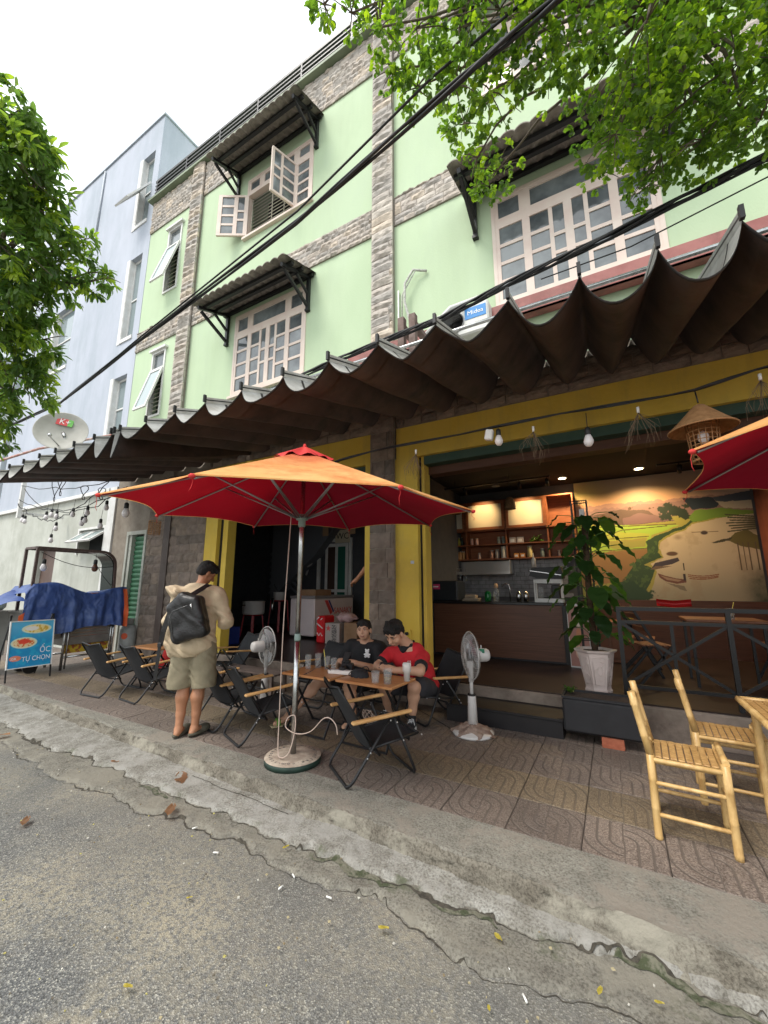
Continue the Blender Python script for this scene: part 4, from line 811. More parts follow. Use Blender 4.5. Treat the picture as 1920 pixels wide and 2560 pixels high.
for k, x in enumerate((-11.68, -11.08)):
    M = Matrix.Translation((0, 5.1, 2.98)) @ Matrix.Rotation(rad(-52), 4, 'X') @ Matrix.Translation((0, -5.1, -2.98)); a, c = x, x + .57
    s = nb('sash', whitep, lambda b: (b.box(a, c, 5.08, 5.12, 2.47, 2.53, M), b.box(a, c, 5.08, 5.12, 2.92, 2.98, M), b.box(a, a + .06, 5.08, 5.12, 2.53, 2.92, M), b.box(c - .06, c, 5.08, 5.12, 2.53, 2.92, M)), wf)
    for o in (s,): o.location = (0, 0, 0)
    s2 = MB(); s2.box(a + .06, c - .06, 5.095, 5.105, 2.53, 2.92, M); s2.build('pane', MC['pale_glass'], wf)
# far balcony rail and a paler block behind
nb('downpipe', mat('grey_pipe', (.35, .38, .42), rough=.5), lambda b: b.tube([(-13.3, 4.97, 12.5), (-13.3, 4.97, 15.0)], .025, 8))
FB = thing('distant_house', 'pale far house with a balcony rail glimpsed through the tree at left', 'building', (-22, 5, 0))
b = MB(); b.box(-5, 4.2, 0, 6, 0, 11.0); b.build('wall', mat('far_plaster', (.5, .54, .56), rough=.9), FB)
b = MB(); b.box(-2, 4.2, -1.2, 0, 9.3, 9.5); b.build('balcony_slab', mat('far_plaster2', (.42, .45, .47), rough=.9), FB)
b = MB(); b.box(-2, 4.2, -1.2, -1.15, 10.4, 10.46); [b.box(x, x + .03, -1.19, -1.16, 9.5, 10.4) for x in np.arange(-2, 4.2, .14)]; b.build('balcony_rail', blackm, FB)
# green roller shutter and white frame at the end of the green building
sd = thing('roller_shutter', 'narrow green roller shutter in a white frame beside the stone wall', 'shutter', (0, 5, 0))
b = MB(); b.box(-9.47, -9.4, -.03, .1, .15, 2.82); b.box(-8.78, -8.71, -.03, .1, .15, 2.82); b.box(-9.4, -8.78, -.03, .1, 2.74, 2.82); b.box(-9.4, -9.3, -.0, .19, .15, 2.74); b.build('frame', creamw, sd)
gm = mat('shutter_green', (.05, .16, .085), (.07, .20, .11), sc=8, rough=.5)
for i in range(25):
    z = .17 + i * .102; b = MB(); b.prism([(.10, z), (.088, z + .012), (.07, z + .05), (.075, z + .085), (.10, z + .10)], -9.3, -8.785, 'x'); b.build('slat', gm, sd)
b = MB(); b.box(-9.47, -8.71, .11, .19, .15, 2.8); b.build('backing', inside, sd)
# ---------------------------------------------------------------- trees
def leafmesh(name, anchors, dirs, L, W, m, per, seed, droop, parent, spread=1.0, jitter=0, fold=.25, ob=0):
    """whorls of leaves at anchors (n,3) around dirs (n,3): numpy, 4 triangles as 2 quads per leaf"""
    r = np.random.RandomState(seed); n = len(anchors); A = np.repeat(anchors, per, 0); D = np.repeat(dirs, per, 0); k = len(A)
    R = r.normal(size=(k, 3)); R -= D * (R * D).sum(1, keepdims=True); R /= np.linalg.norm(R, axis=1, keepdims=True) + 1e-9
    d = D * r.uniform(.1, .9, (k, 1)) + R * spread; d[:, 2] -= droop * r.uniform(.3, 1.2, k); d /= np.linalg.norm(d, axis=1, keepdims=True)
    s = np.cross(d, np.array([0, 0, 1.]) + r.normal(size=(k, 3)) * .35); s /= np.linalg.norm(s, axis=1, keepdims=True); u = np.cross(s, d)
    l = L * r.uniform(.65, 1.15, (k, 1)); w = W * r.uniform(.8, 1.15, (k, 1)); A = A + r.normal(size=A.shape) * jitter
    def P(a, b, c): return A + d * l * a + s * w * b + u * l * c
    dr = -.10
    V = np.stack([P(.03, 0, 0), P(.5, .5 - .16 * ob, fold * .25), P(.5, 0, 0), P(.5, -.5 + .16 * ob, fold * .25), P(.82, .40 + .14 * ob, dr), P(.82, -.40 - .14 * ob, dr), P(.84, 0, dr * 1.1), P(1, 0, dr * 1.9)], 1)
    base = (np.arange(k) * 8)[:, None]; F = np.concatenate([base + np.array([[0, 1, 2, 2]]) * 0 + q for q in (np.array([[0, 1, 4, 2]]), np.array([[0, 2, 5, 3]]), np.array([[2, 4, 7, 6]]), np.array([[2, 6, 7, 5]]))], 0)
    # fix quads: (0,1,4,6..)
    F = np.concatenate([base + np.array([[0, 1, 4, 2]]), base + np.array([[0, 2, 5, 3]]), base + np.array([[2, 4, 7, 6]]), base + np.array([[2, 6, 7, 5]])], 0)
    tone = np.repeat(r.rand(n), per * 8) * .75 + np.repeat(r.rand(k), 8) * .24 + .001
    return npmesh(name, V.reshape(-1, 3), F, m, parent, smooth=False, tone=tone)
def leafmat(name, lo, mid, hi):
    m = bpy.data.materials.new(name); m.use_nodes = True; N = m.node_tree.nodes; L = m.node_tree.links; P = N['Principled BSDF']; P.inputs['Roughness'].default_value = .38; P.inputs['Specular IOR Level'].default_value = .5
    a = N.new('ShaderNodeAttribute'); a.attribute_name = 'tone'; r = N.new('ShaderNodeValToRGB'); cr = r.color_ramp; cr.elements.new(.6); cr.elements[0].color = (*lo, 1); cr.elements[1].color = (*mid, 1); cr.elements[2].color = (*hi, 1); cr.elements[1].position = .6
    L.new(a.outputs['Fac'], r.inputs[0]); L.new(r.outputs[0], P.inputs['Base Color'])
    t = N.new('ShaderNodeBsdfTranslucent'); hs = N.new('ShaderNodeHueSaturation'); hs.inputs['Value'].default_value = 1.9; hs.inputs['Saturation'].default_value = 1.1; L.new(r.outputs[0], hs.inputs['Color']); L.new(hs.outputs[0], t.inputs[0])
    ms = N.new('ShaderNodeMixShader'); ms.inputs[0].default_value = .55; L.new(P.outputs[0], ms.inputs[1]); L.new(t.outputs[0], ms.inputs[2]); L.new(ms.outputs[0], N['Material Output'].inputs[0]); return m
bark = mat('bark', (.10, .08, .06), (.16, .13, .10), sc=12, rough=.95, bump=1, bsc=20)
def branch(b, a, c, r0, r1, seed, n=7, wob=.06):
    r = random.Random(seed); a = Vector(a); c = Vector(c); L_ = (c - a).length; pts = []; 
    for i in range(n + 1):
        t = i / n; p = a.lerp(c, t) + Vector((0, 0, .10 * L_ * math.sin(math.pi * t)))
        if 0 < i < n: p += Vector((r.uniform(-1, 1), r.uniform(-1, 1), r.uniform(-1, 1))) * wob * L_ * .5
        pts.append(p)
    b.tube(pts, r0, 7, rr=[r0 + (r1 - r0) * i / n for i in range(n + 1)]); return pts
def crown_pts(blobs, per_unit, seed, flat=1.0):
    r = np.random.RandomState(seed); A = []; D = []
    for (x, y, z, R) in blobs:
        n = max(6, int(per_unit * R ** 2.1)); v = r.normal(size=(n, 3)); v /= np.linalg.norm(v, axis=1, keepdims=True); rad_ = R * r.uniform(.25, 1.12, (n, 1)) ** .6
        p = v * rad_; p[:, 2] *= flat; A.append(p + np.array([x, y, z])); D.append(v)
    return np.concatenate(A), np.concatenate(D)
RB = [(0.40,2.75,5.19,0.46), (-0.01,2.34,5.17,0.34), (0.70,2.80,4.74,0.43), (0.99,2.77,4.82,0.46), (0.47,2.29,4.85,0.43), (0.92,2.68,5.15,0.46), (0.11,2.17,5.07,0.32), (-0.30,2.04,5.23,0.30), (0.29,2.65,4.58,0.23), (0.56,2.93,4.53,0.24), (0.77,2.84,4.44,0.25), (0.47,3.17,4.56,0.15), (0.21,3.09,4.80,0.12), (-0.84,1.95,5.41,0.27), (-0.57,2.04,5.31,0.29), (-1.00,1.71,5.18,0.17), (-1.04,1.98,5.24,0.14), (-0.94,2.17,5.26,0.19), (-0.63,2.09,4.95,0.23), (-0.45,2.37,5.12,0.22), (-0.72,2.58,5.27,0.20), (-0.55,2.90,5.05,0.22), (-0.60,2.50,4.78,0.15), (-1.23,1.43,5.13,0.11), (-1.20,1.68,5.44,0.13), (1.05,2.88,4.44,0.24), (-0.07,2.11,5.10,0.21), (1.00,2.94,4.66,0.22), (0.44,2.90,4.94,0.31), (1.5, 2.5, 4.9, .5), (1.6, 1.8, 5.2, .5), (1.2, 1.6, 5.6, .5)]
T2 = thing('overhanging_tree', 'small leaved green tree leaning in over the street from the upper right', 'tree', (3.2, 1.0, .0))
def sub(bl, o): return [(x - o[0], y - o[1], z - o[2], R) for x, y, z, R in bl]
rb = sub(RB, (3.2, 1.0, 0)); b = MB(); b.tube([(0, 0, -.05), (.03, .02, 1.5), (-.05, .05, 3), (-.3, .2, 4.3)], .16, 10, rr=[.2, .16, .14, .11]); b.build('trunk', bark, T2)
b = MB(); root = (-.3, .2, 4.3); hubs = [(-1.4, 1.0, 5.25), (-2.2, .7, 5.75), (-2.5, 1.7, 5.45)]
for i, h in enumerate(hubs): branch(b, root, h, .07, .03, i)
rr = random.Random(2)
for i, (x, y, z, R) in enumerate(rb):
    h = min(hubs, key=lambda q: (Vector(q) - Vector((x, y, z))).length); branch(b, h, (x, y, z), .018, .006, 10 + i)
    for k in range(7): branch(b, (x, y, z), (x + rr.uniform(-R, R), y + rr.uniform(-R, R), z + rr.uniform(-R, .5 * R)), .005, .002, 100 + i * 7 + k, 4)
b.build('branch', bark, T2)
A, D = crown_pts(rb, 900, 4); T2l = leafmesh('crown', A, D, .056, .029, leafmat('small_leaf', (.048, .10, .018), (.12, .205, .028), (.33, .46, .05)), 7, 5, .35, T2, jitter=.006, ob=1)
LB = [(-5.72,1.12,7.08,0.31), (-5.78,1.34,6.96,0.32), (-6.12,1.37,6.57,0.43), (-5.96,1.58,6.70,0.31), (-6.37,1.55,6.18,0.45), (-6.14,1.78,6.41,0.35), (-6.57,1.76,5.81,0.41), (-6.31,2.00,6.09,0.36), (-6.05,2.13,6.38,0.17), (-6.22,2.30,6.07,0.25), (-6.14,2.48,6.09,0.16), (-6.84,1.71,5.38,0.41), (-6.71,1.96,5.49,0.24), (-7.03,1.89,4.91,0.42), (-6.91,2.09,5.05,0.34), (-7.13,2.12,4.55,0.28), (-7.25,2.01,4.32,0.45), (-7.5,1.95,3.75,0.34), (-7.6,1.8,4.1,.45), (-7.02,2.23,4.72,0.19), (-6.42,2.19,5.84,0.20), (-5.96,1.22,6.80,0.31), (-5.76,1.52,6.94,0.16), (-6.55,1.26,6.01,0.82), (-6.01,1.00,6.79,0.66), (-7.05,1.54,5.06,0.75)]
T1 = thing('street_tree', 'broad leaved green tree at the left edge in front of the blue building', 'tree', (-8.3, 1.0, 0))
lb = sub(LB, (-8.3, 1.0, 0)); b = MB(); b.tube([(0, 0, -.05), (0, 0, 1.5), (.1, .1, 3), (.4, .2, 4.4)], .2, 10, rr=[.24, .2, .18, .14]); b.build('trunk', bark, T1); b = MB()
for i, (x, y, z, R) in enumerate(lb):
    branch(b, (.4, .2, 4.4), (x, y, z), .04, .012, i)
    for k in range(6): branch(b, (x, y, z), (x + rr.uniform(-R, R), y + rr.uniform(-R, R), z + rr.uniform(-R, R)), .009, .004, 300 + i * 7 + k, 4)
b.build('branch', bark, T1)
A, D = crown_pts(lb, 205, 6); leafmesh('crown', A, D, .17, .044, leafmat('broad_leaf', (.05, .10, .028), (.125, .205, .045), (.38, .48, .055)), 11, 7, .55, T1, jitter=.02)
# ---------------------------------------------------------------- overhead cables
cabm = mat('black_cable', (.010, .010, .011), rough=.5)
def cable(name, lab, pts, r, strands=1, cat='cable', grp=None, tw=.02, seed=0):
    t = MB(); rr = random.Random(seed); P = [Vector(p) for p in pts]; fine = []
    for a, c in zip(P, P[1:]):
        for i in range(6): fine.append(a.lerp(c, i / 6))
    fine.append(P[-1])
    for s in range(strands):
        ph = rr.uniform(0, 6); q = [p + Vector((0, math.cos(ph + i * .5) * tw, math.sin(ph + i * .5) * tw)) * (1 if strands > 1 else 0) for i, p in enumerate(fine)]; t.tube(q, r, 6)
    return tag(t.build(name, cabm), lab, cat, grp)
# long spans: heights found where the lines pass in front of the two houses
cable('power_cable', 'thick twisted black cable crossing the sky diagonally in front of the green building', [(.9, 1.95, 4.95), (.013, 1.9, 4.78), (-.51, 1.87, 4.6), (-2.16, 2.25, 4.79), (-5.43, 2.6, 4.78), (-8.13, 2.9, 4.76), (-11.07, 3.0, 4.87), (-20, 3.2, 5.3)], .012, 4, tw=.015)
cable('power_cable', 'thinner black cable running just above the thick twisted one', [(.7, 2.1, 5.45), (-.2, 2.02, 5.12), (-.75, 2.0, 4.98), (-2.3, 2.4, 5.12), (-5.5, 2.7, 4.98), (-8.2, 3.0, 4.88), (-11.1, 3.1, 4.98), (-20, 3.3, 5.4)], .010)
cable('cable_bundle', 'heavy black cable bundle passing behind the awning peaks on the right', [(2.9, 3.2, 4.95), (1.13, 3.05, 4.33), (.14, 3.15, 4.24), (-.56, 3.2, 4.2), (-1.2, 3.25, 4.12), (-1.75, 3.3, 4.14), (-2.75, 3.4, 4.15), (-4.6, 3.9, 4.35), (-7, 4.2, 4.5), (-11, 4.3, 4.7)], .0085, 9, tw=.024, seed=3)
cable('thin_wire', 'thin wire strung below the heavy cable bundle on the right', [(2.9, 3.25, 4.75), (1.13, 3.1, 4.22), (.35, 3.2, 4.14), (-.3, 3.25, 4.17)], .005)
# satellite dish, pole
DS = thing('satellite_dish', 'grey satellite dish with a red and green logo above the far awning', 'satellite dish', (-8.85, 3.25, 4.5)); n_ = Vector((.72, -.62, .12)).normalized(); Q = n_.to_track_quat('Z', 'Y').to_matrix().to_4x4()
b = MB(); b.lathe([(.001, -.055), (.12, -.048), (.24, -.028), (.36, .004), (.42, .03), (.43, .03), (.425, .016), (.36, -.012), (.2, -.05), (.001, -.07)][::-1], (0, 0, 0), 36, Q @ Matrix.Diagonal((1.02, .90, 1, 1)), capb=False, capt=False); b.build('reflector', mat('dish_grey', (.40, .39, .35), (.48, .47, .43), sc=4, rough=.6), DS)
redl = mat('logo_red', (.62, .07, .07), rough=.5); grl = mat('logo_green', (.16, .48, .10), rough=.5); whl = mat('white_letter', (.8, .8, .78), rough=.5)
lo = Q @ Matrix.Translation((.02, .20, -.018)) @ Matrix.Rotation(rad(-8), 4, 'Z'); b = MB(); b.box(-.14, .05, -.07, .07, 0, .008, lo); b.build('logo_panel', redl, DS); b = MB(); b.box(.0501, .13, -.07, .07, .0, .008, lo); b.build('logo_panel', grl, DS)
o = text('K+', .15, lo.to_translation() + n_ * .012, lo.to_euler(), whl, DS, depth=.001)
b = MB(); b.tube([(0, .04, -.02), (-.02, .1, -.25), (-.02, .12, -.62)], .022, 8); b.tube([n_ * -.06, (0, .06, -.1)], .03, 8); b.tube([Vector((0, 0, -.3)), n_ * .42 + Vector((-.02, 0, -.3))], .012, 8); b.ball(n_ * .42 + Vector((-.02, 0, -.28)), .035, 8, 6); b.build('mast', chrome, DS)
b = MB(); b.tube([(-7.95, 4.95, 4.97), (-8.6, 4.2, 4.75), (-9.9, 3.3, 4.35), (-11.6, 2.9, 4.1)], .025, 8); tag(b.build('support_pole', mat('rusty_pole', (.40, .12, .09), (.6, .5, .45), sc=9, rough=.6)), 'slanting red and white rusty pole above the far awning beside the dish', 'pole')
# air conditioner outdoor unit
AC = thing('air_conditioner', 'white outdoor unit with a blue name label behind the cable bundle', 'air conditioner', (-1.44, 4.78, 4.86)); b = MB(); b.bbox(-.36, .36, -.13, .14, 0, .42, .02); b.build('casing', mat('ac_white', (.62, .62, .58), (.68, .68, .64), sc=5, rough=.5), AC)
b = MB(); b.lathe([(.16, 0), (.16, .015), (.15, .015), (.15, .004)], (-.12, -.13, .21), 24, Matrix.Rotation(rad(90), 4, 'X'), capt=False)
for i in range(7): b.lathe([(.02 * (i + 1), .0), (.02 * (i + 1) + .003, .01)], (-.12, -.131, .21), 24, Matrix.Rotation(rad(90), 4, 'X'), False, 0, False, False)
b.build('fan_grille', mat('ac_grey', (.3, .3, .3)), AC); b = MB(); b.box(.05, .33, -.136, -.1305, .20, .36); b.build('name_label', mat('label_blue', (.03, .22, .55), rough=.4), AC); text('Midea', .085, (.19, -.137, .28), (rad(90), 0, 0), whl, AC, sx=1.05)
b = MB(); b.tube([(-.45, -.3, -.1), (-.1, -.22, .25), (.35, .1, .52)], .028, 8); tag(b.build('pipe', whitep, None, (-1.44, 4.72, 4.95)), 'white plastic pipe slanting in front of the outdoor unit', 'pipe')
b = MB(); b.tube([(-2.05, 4.97, 6.35), (-2.25, 4.9, 6.4), (-2.38, 4.88, 6.2), (-2.40, 4.9, 5.9), (-2.33, 4.92, 5.6), (-2.22, 4.9, 5.3), (-2.0, 4.85, 5.05)], .02, 8); b.tube([(-2.22, 4.91, 6.38), (-2.45, 4.92, 6.05), (-2.47, 4.95, 5.6)], .01, 6)
tag(b.build('insulated_pipe', mat('pipe_wrap', (.6, .6, .55), (.35, .35, .32), sc=30, rough=.8)), 'white wrapped pipe hanging in a loop on the green wall beside the middle pilaster', 'pipe')
b = MB(); b.tube([(-2.54, 4.97, 4.4), (-2.54, 4.97, 6.2)], .014, 8); tag(b.build('drain_pipe', whitep), 'thin white vertical pipe beside the middle stone pilaster', 'pipe')
for i, x in enumerate((-1.75, -1.62)): b = MB(); b.box(x, x + .07, 3.4, 3.47, 3.9, 4.42); b.box(x, x + .07, 3.47, 4.95, 4.3, 4.35); tag(b.build('wooden_stake', mat('weathered_wood', (.16, .11, .095), (.24, .18, .16), sc=12, rough=.9)), 'weathered wooden bracket post rising behind the awning near the outdoor unit, %s of the pair' % ('left' if not i else 'right'), 'bracket', 'wooden brackets carrying the cables')
# ---------------------------------------------------------------- festoon cable with bulbs and lantern
FC = [(1.6, 3.62, 3.22), (1.1, 3.6, 3.13), (.67, 3.6, 3.07), (-.05, 3.6, 3.07), (-.83, 3.6, 3.08), (-1.91, 3.6, 3.07), (-2.57, 3.6, 3.04), (-3.3, 3.7, 3.0)]
cable('festoon_cable', 'brown black twisted cable strung across the shop front carrying bulbs and lantern', FC, .006, 4, tw=.011, seed=5)
bulbw = mat('frosted_bulb', (.72, .68, .68), rough=.25); socket = mat('bulb_socket', (.012, .012, .012), rough=.5)
def bulb(x, y, z, lab, s=1., cord=.10, grp='light bulbs hanging from the cables', m=None, cc=0):
    t = thing('light_bulb', lab, 'light bulb', (x, y, z), group=grp); b = MB(); b.tube([(cc, 0, cord + .10 * s), (0, 0, .095 * s)], .0035, 5); b.build('cord', cabm, t)
    b = MB(); b.lathe([(.012 * s, .10 * s), (.020 * s, .09 * s), (.021 * s, .045 * s), (.017 * s, .04 * s)], n=12); b.build('socket', socket, t)
    b = MB(); b.lathe([(.001, -.048 * s), (.018 * s, -.043 * s), (.031 * s, -.024 * s), (.034 * s, -.004 * s), (.027 * s, .02 * s), (.018 * s, .042 * s)], n=14, capb=False); b.build('glass', m or bulbw, t); return t
bulb(-.07, 3.6, 2.80, 'single white bulb hanging below the festoon cable in the middle of the right opening', 1.15, .13)
bulb(-.80, 3.58, 2.93, 'white bulb beside the small white box on the festoon cable', 1.1, .03)
b = MB(); b.bbox(-.035, .035, -.03, .03, -.05, .05, .008, Matrix.Rotation(rad(12), 4, 'Y')); tag(b.build('sensor_box', whitep, None, (-.88, 3.56, 2.99)), 'small white box clipped to the festoon cable next to a bulb', 'sensor')
rattan = mat('rattan', (.26, .13, .05), (.38, .20, .085), sc=30, rough=.7)
LN = thing('lantern', 'rattan lantern with a conical hat hanging over the shop front at right', 'lantern', (.67, 3.55, 2.50)); ln = lambda n, f, m=rattan: (lambda b: (f(b), b.build(n, m, LN)))(MB())
ln('cord', lambda b: b.tube([(0, .05, .56), (0, 0, .44)], .005, 6), cabm)
def hat(b):
    b.lathe([(.205, .235), (.19, .25), (.15, .29), (.09, .355), (.035, .415), (.005, .43)], n=28, capb=False, capt=False); b.lathe([(.203, .229), (.188, .244), (.148, .284), (.088, .349), (.033, .409)], n=28, capb=False, capt=False); b.lathe([(.205, .225), (.212, .232), (.205, .24), (.198, .232), (.205, .225)], n=28, capb=False, capt=False)
b = MB(); b.keep = True; hat(b); b.build('hat', rattan, LN)
def cage(b):
    for i in range(8): zz = .0 + i * .035; q = .082 + .018 * zz / .28; b.lathe([(q, zz - .003), (q + .004, zz), (q, zz + .003)], n=20, capb=False, capt=False)
    for i in range(16): a = 2 * math.pi * i / 16; b.tube([(.083 * math.cos(a), .083 * math.sin(a), 0), (.10 * math.cos(a), .10 * math.sin(a), .28)], .0035, 4)
    for zz in (0., .07): b.lathe([(.082, zz - .012), (.088, zz - .012), (.088, zz + .0), (.082, zz)], n=20, capb=False, capt=False)
ln('cage', cage); ln('inner_bulb', lambda b: b.ball((0, 0, .17), (.035, .035, .05), 10, 8), bulbw)
b = MB()
for i in range(7): zz = i * .04; b.lathe([(.1, zz - .004), (.105, zz), (.1, zz + .004)], n=18, capb=False, capt=False)
for i in range(14): a = 2 * math.pi * i / 14; b.tube([(.1 * math.cos(a), .1 * math.sin(a), 0), (.1 * math.cos(a), .1 * math.sin(a), .25)], .005, 4)
tag(b.build('basket_lamp', rattan, None, (-7.3, 4.3, 2.55)), 'small woven basket lamp hanging near the green shutter at left', 'lantern')
# dry twig bundles on white clips
dry = mat('dry_twig', (.16, .11, .07), (.24, .17, .11), sc=20, rough=.9)
for i, (x, z, n) in enumerate(((-1.66, 2.98, 26), (-.50, 3.0, 22), (.30, 3.0, 26), (1.05, 3.08, 22))):
    t = thing('twig_bundle', ['dry twig bundle hanging over the left corner of the right opening', 'dry twig bundle between the boxed bulb and the single bulb', 'dry twig bundle between the single bulb and the lantern', 'dry twig bundle above the right hand parasol'][i], 'dried plant', (x, 3.62, z), group='dried twig bundles hung on the cable')
    b = MB(); b.lathe([(.010, -.03), (.011, .02)], n=8); b.build('clip', whitep, t); b = MB(); r_ = random.Random(i)
    for k in range(n):
        a = r_.uniform(0, 6.28); q = r_.uniform(.02, .12); L_ = r_.uniform(.12, .30); p = [(0, 0, -.03), (q * .5 * math.cos(a), q * .5 * math.sin(a), -.04 - L_ * .25), (q * math.cos(a) * 1.1, q * math.sin(a) * 1.1, -.04 - L_ * .6), (q * math.cos(a + .3) * 1.2, q * math.sin(a + .3), -.04 - L_)]; b.tube(p, .0014, 3)
    b.build('twigs', dry, t)
# string lights at the left
PS = thing('light_post', 'short white steel post holding the tangle of bulb strings on the left', 'post', (-12.5, 4.0, 3.25)); b = MB(); b.box(-.04, .04, -.04, .04, 0, .95); b.build('upright', whitep, PS); b = MB(); b.box(-.02, .06, .04, .9, .1, .16); b.build('arm', whitep, PS)
SL = [sagline((-12.5, 3.96, 4.05), (-8.2, 4.0, 3.65), .12, wob=.03, seed=1), sagline((-12.5, 3.96, 3.7), (-8.0, 4.1, 3.5), .35, wob=.035, seed=2), sagline((-12.3, 3.96, 3.95), (-7.9, 4.0, 3.45), .55, wob=.04, seed=3), sagline((-12.5, 3.95, 3.6), (-10.5, 3.95, 3.0), .1, wob=.03, seed=4), sagline((-10.5, 3.95, 3.0), (-8.4, 4.0, 3.7), .1, wob=.03, seed=5)]
b = MB()
for q in SL: b.tube(q, .009, 5)
for (x, z, w_) in ((-10.6, 3.75, .3), (-10.35, 3.8, .25), (-8.6, 3.4, .12), (-9.3, 3.5, .15)):
    b.tube([(x + w_ * .5 * math.cos(a), 3.95 + .05 * math.sin(a * 2), z + w_ * math.sin(a)) for a in np.linspace(0, 6.28, 14)], .008, 5)
tag(b.build('string_lights', cabm), 'tangle of black light strings above the food cart on the left', 'string lights')
names = ['leftmost bulb of the tangle, beside the white post', 'bulb next to the leftmost one in the tangle', 'grey bulb low in the left part of the tangle', 'greenish bulb in the left part of the tangle', 'dull pinkish bulb hanging under the cable loop', 'clear bulb in the middle of the tangle', 'bulb under the right middle knot of the tangle', 'bulb near the parasol corner at the right of the tangle', 'lower one of two bulbs close together below the tangle', 'upper one of two bulbs close together below the tangle', 'purple tinted bulb on the lower loop', 'lowest bulb of all, above the food cart frame', 'bulb right above the tilted white window']
for nm, (x, z, y) in zip(names, ((-12.25, 3.18, 4), (-12.1, 3.14, 4), (-11.0, 3.14, 4), (-10.75, 3.18, 4), (-10.5, 3.12, 4), (-9.77, 3.1, 4), (-9.17, 3.08, 4), (-8.46, 3.12, 4), (-9.34, 2.88, 4), (-9.22, 2.93, 4), (-10.45, 2.85, 4), (-10.6, 2.60, 4), (-8.6, 2.77, 4))): bulb(x, y, z, nm, 1.35, .18, 'bulbs of the tangled light strings', cc=.03)
bulb(-7.75, 4.0, 2.95, 'big bare bulb beside the basket lamp at left', 1.9, .1)
# ---------------------------------------------------------------- folding camp chairs
cloth = mat('black_canvas', (.013, .014, .016), (.020, .021, .024), sc=8, rough=.8, bump=.3, bsc=60); armw = mat('arm_wood', (.50, .27, .10), (.60, .36, .15), sc=5, stretch=(2, 2, 2), rough=.45); rivet = mat('rivet', (.6, .6, .6), rough=.3, metal=1)
def camp_chair(loc, rz, lab):
    t = thing('folding_chair', lab, 'chair', loc, rz, 'low black canvas folding chairs on the pavement'); W_ = .235
    def bd(n, f, m, p=t): b = MB(); f(b); return b.build(n, m, p)
    # side profile (y forward, z up)
    RF, RA = (-.27, .012), (.06, .455); FF, FA = (.30, .012), (.10, .455); BP, BT = (-.07, .24), (-.33, .70)
    for s in (-1, 1):
        x = s * W_
        a = bd('armrest', lambda b: b.bbox(-.022, .022, -.26, .24, -.012, .012, .008, Matrix.Translation((x * 1.12, 0, .475)) @ Matrix.Rotation(rad(4), 4, 'X')), armw)
    def ubend(b, foot, top, out=1.0, r=.0115):
        y0, z0 = foot; y1, z1 = top; w = W_; k = .05; dy, dz = (y1 - y0), (z1 - z0); L_ = math.hypot(dy, dz); dy /= L_; dz /= L_
        pts = [(-w * out, y1, z1), (-w * out, y0 + dy * .07, z0 + dz * .07), (-w * out + .012, y0 + dy * .03, z0 + dz * .03), (-w * out + .045, y0, z0), (w * out - .045, y0, z0), (w * out - .012, y0 + dy * .03, z0 + dz * .03), (w * out, y0 + dy * .07, z0 + dz * .07), (w * out, y1, z1)]
        b.tube(pts, r, 8)
    bd('rear_leg_frame', lambda b: ubend(b, RF, RA, 1.06), blackm); bd('front_leg_frame', lambda b: ubend(b, FF, FA, .98), blackm)
    bd('back_frame', lambda b: (b.tube([(-W_ * .9, BP[0] + .06, BP[1] - .05), (-W_ * .9, BT[0], BT[1] - .03), (-W_ * .9 + .02, BT[0] - .01, BT[1]), (0, BT[0] - .015, BT[1] - .03), (W_ * .9 - .02, BT[0] - .01, BT[1]), (W_ * .9, BT[0], BT[1] - .03), (W_ * .9, BP[0] + .06, BP[1] - .05)], .010, 8), b.tube([(-W_ * .9, -.02, .20), (0, -.03, .185), (W_ * .9, -.02, .20)], .009, 8)), blackm)
    bd('seat_frame', lambda b: [b.tube([(s * W_ * .92, -.10, .245), (s * W_ * .92, .32, .305)], .0105, 8) for s in (-1, 1)] + [b.tube([(-W_ * .92, .32, .305), (W_ * .92, .32, .305)], .0105, 8)], blackm)
    def seat(u, v): return ((u - .5) * 2 * W_ * .9, -.08 + .40 * v, .247 + .058 * v - .035 * math.sin(math.pi * u) * (1 - .4 * v))
    def back(u, v): return ((u - .5) * 2 * W_ * .88, BP[0] + (BT[0] - BP[0]) * v - .03 * math.sin(math.pi * u), BP[1] + (BT[1] - BP[1]) * v - (.035 * math.sin(math.pi * u) if v > .9 else 0))
    for n, f in (('seat_fabric', seat), ('back_fabric', back)):
        b = MB(); b.keep = True; b.grid(f, 8, 8); b.grid(lambda u, v: tuple(Vector(f(1 - u, v)) + Vector((0, -.004 if n[0] == 'b' else 0, -.005))), 8, 8); b.build(n, cloth, t)
    bv = bd('rivets', lambda b: [b.ball((s * (W_ * 1.08 + .008), y, z), .007, 6, 4) for s in (-1, 1) for y, z in ((-.105, .235), (-.13, .20), (.06, .44), (.115, .42), (.17, .285), (.33, .305))], rivet); bv['kind'] = 'stuff'
    return t
def face(a, b_): return math.atan2(b_[0] - a[0], -(b_[1] - a[1])) + math.pi
c0 = camp_chair((-6.27, 3.32, .15), rad(4), 'leftmost black folding chair, beside the snail poster')
def kids(o): return [x for x in bpy.data.objects if x.parent == o]
KIDS[c0.name] = kids(c0)
def cc(loc, rz, lab): return copy_tree(c0, None, loc, rz, lab)
cc((-5.53, 3.42, .15), rad(-5), 'black folding chair between the leftmost one and the standing man')
cc((-3.78, 3.26, .15), rad(-12), 'black folding chair just behind the standing man, half hidden by its neighbour')
cc((-3.21, 3.15, .15), rad(-22), 'black folding chair between the standing man and the parasol pole')
cc((-1.83, 3.02, .15), rad(-36), 'frontmost black folding chair, right of the parasol base')
cc((-5.35, 4.62, .15), rad(165), 'black folding chair at the shop step behind the standing man')
cc((-3.4, 4.42, .15), rad(178), 'empty black folding chair behind the table with the drinking glasses')
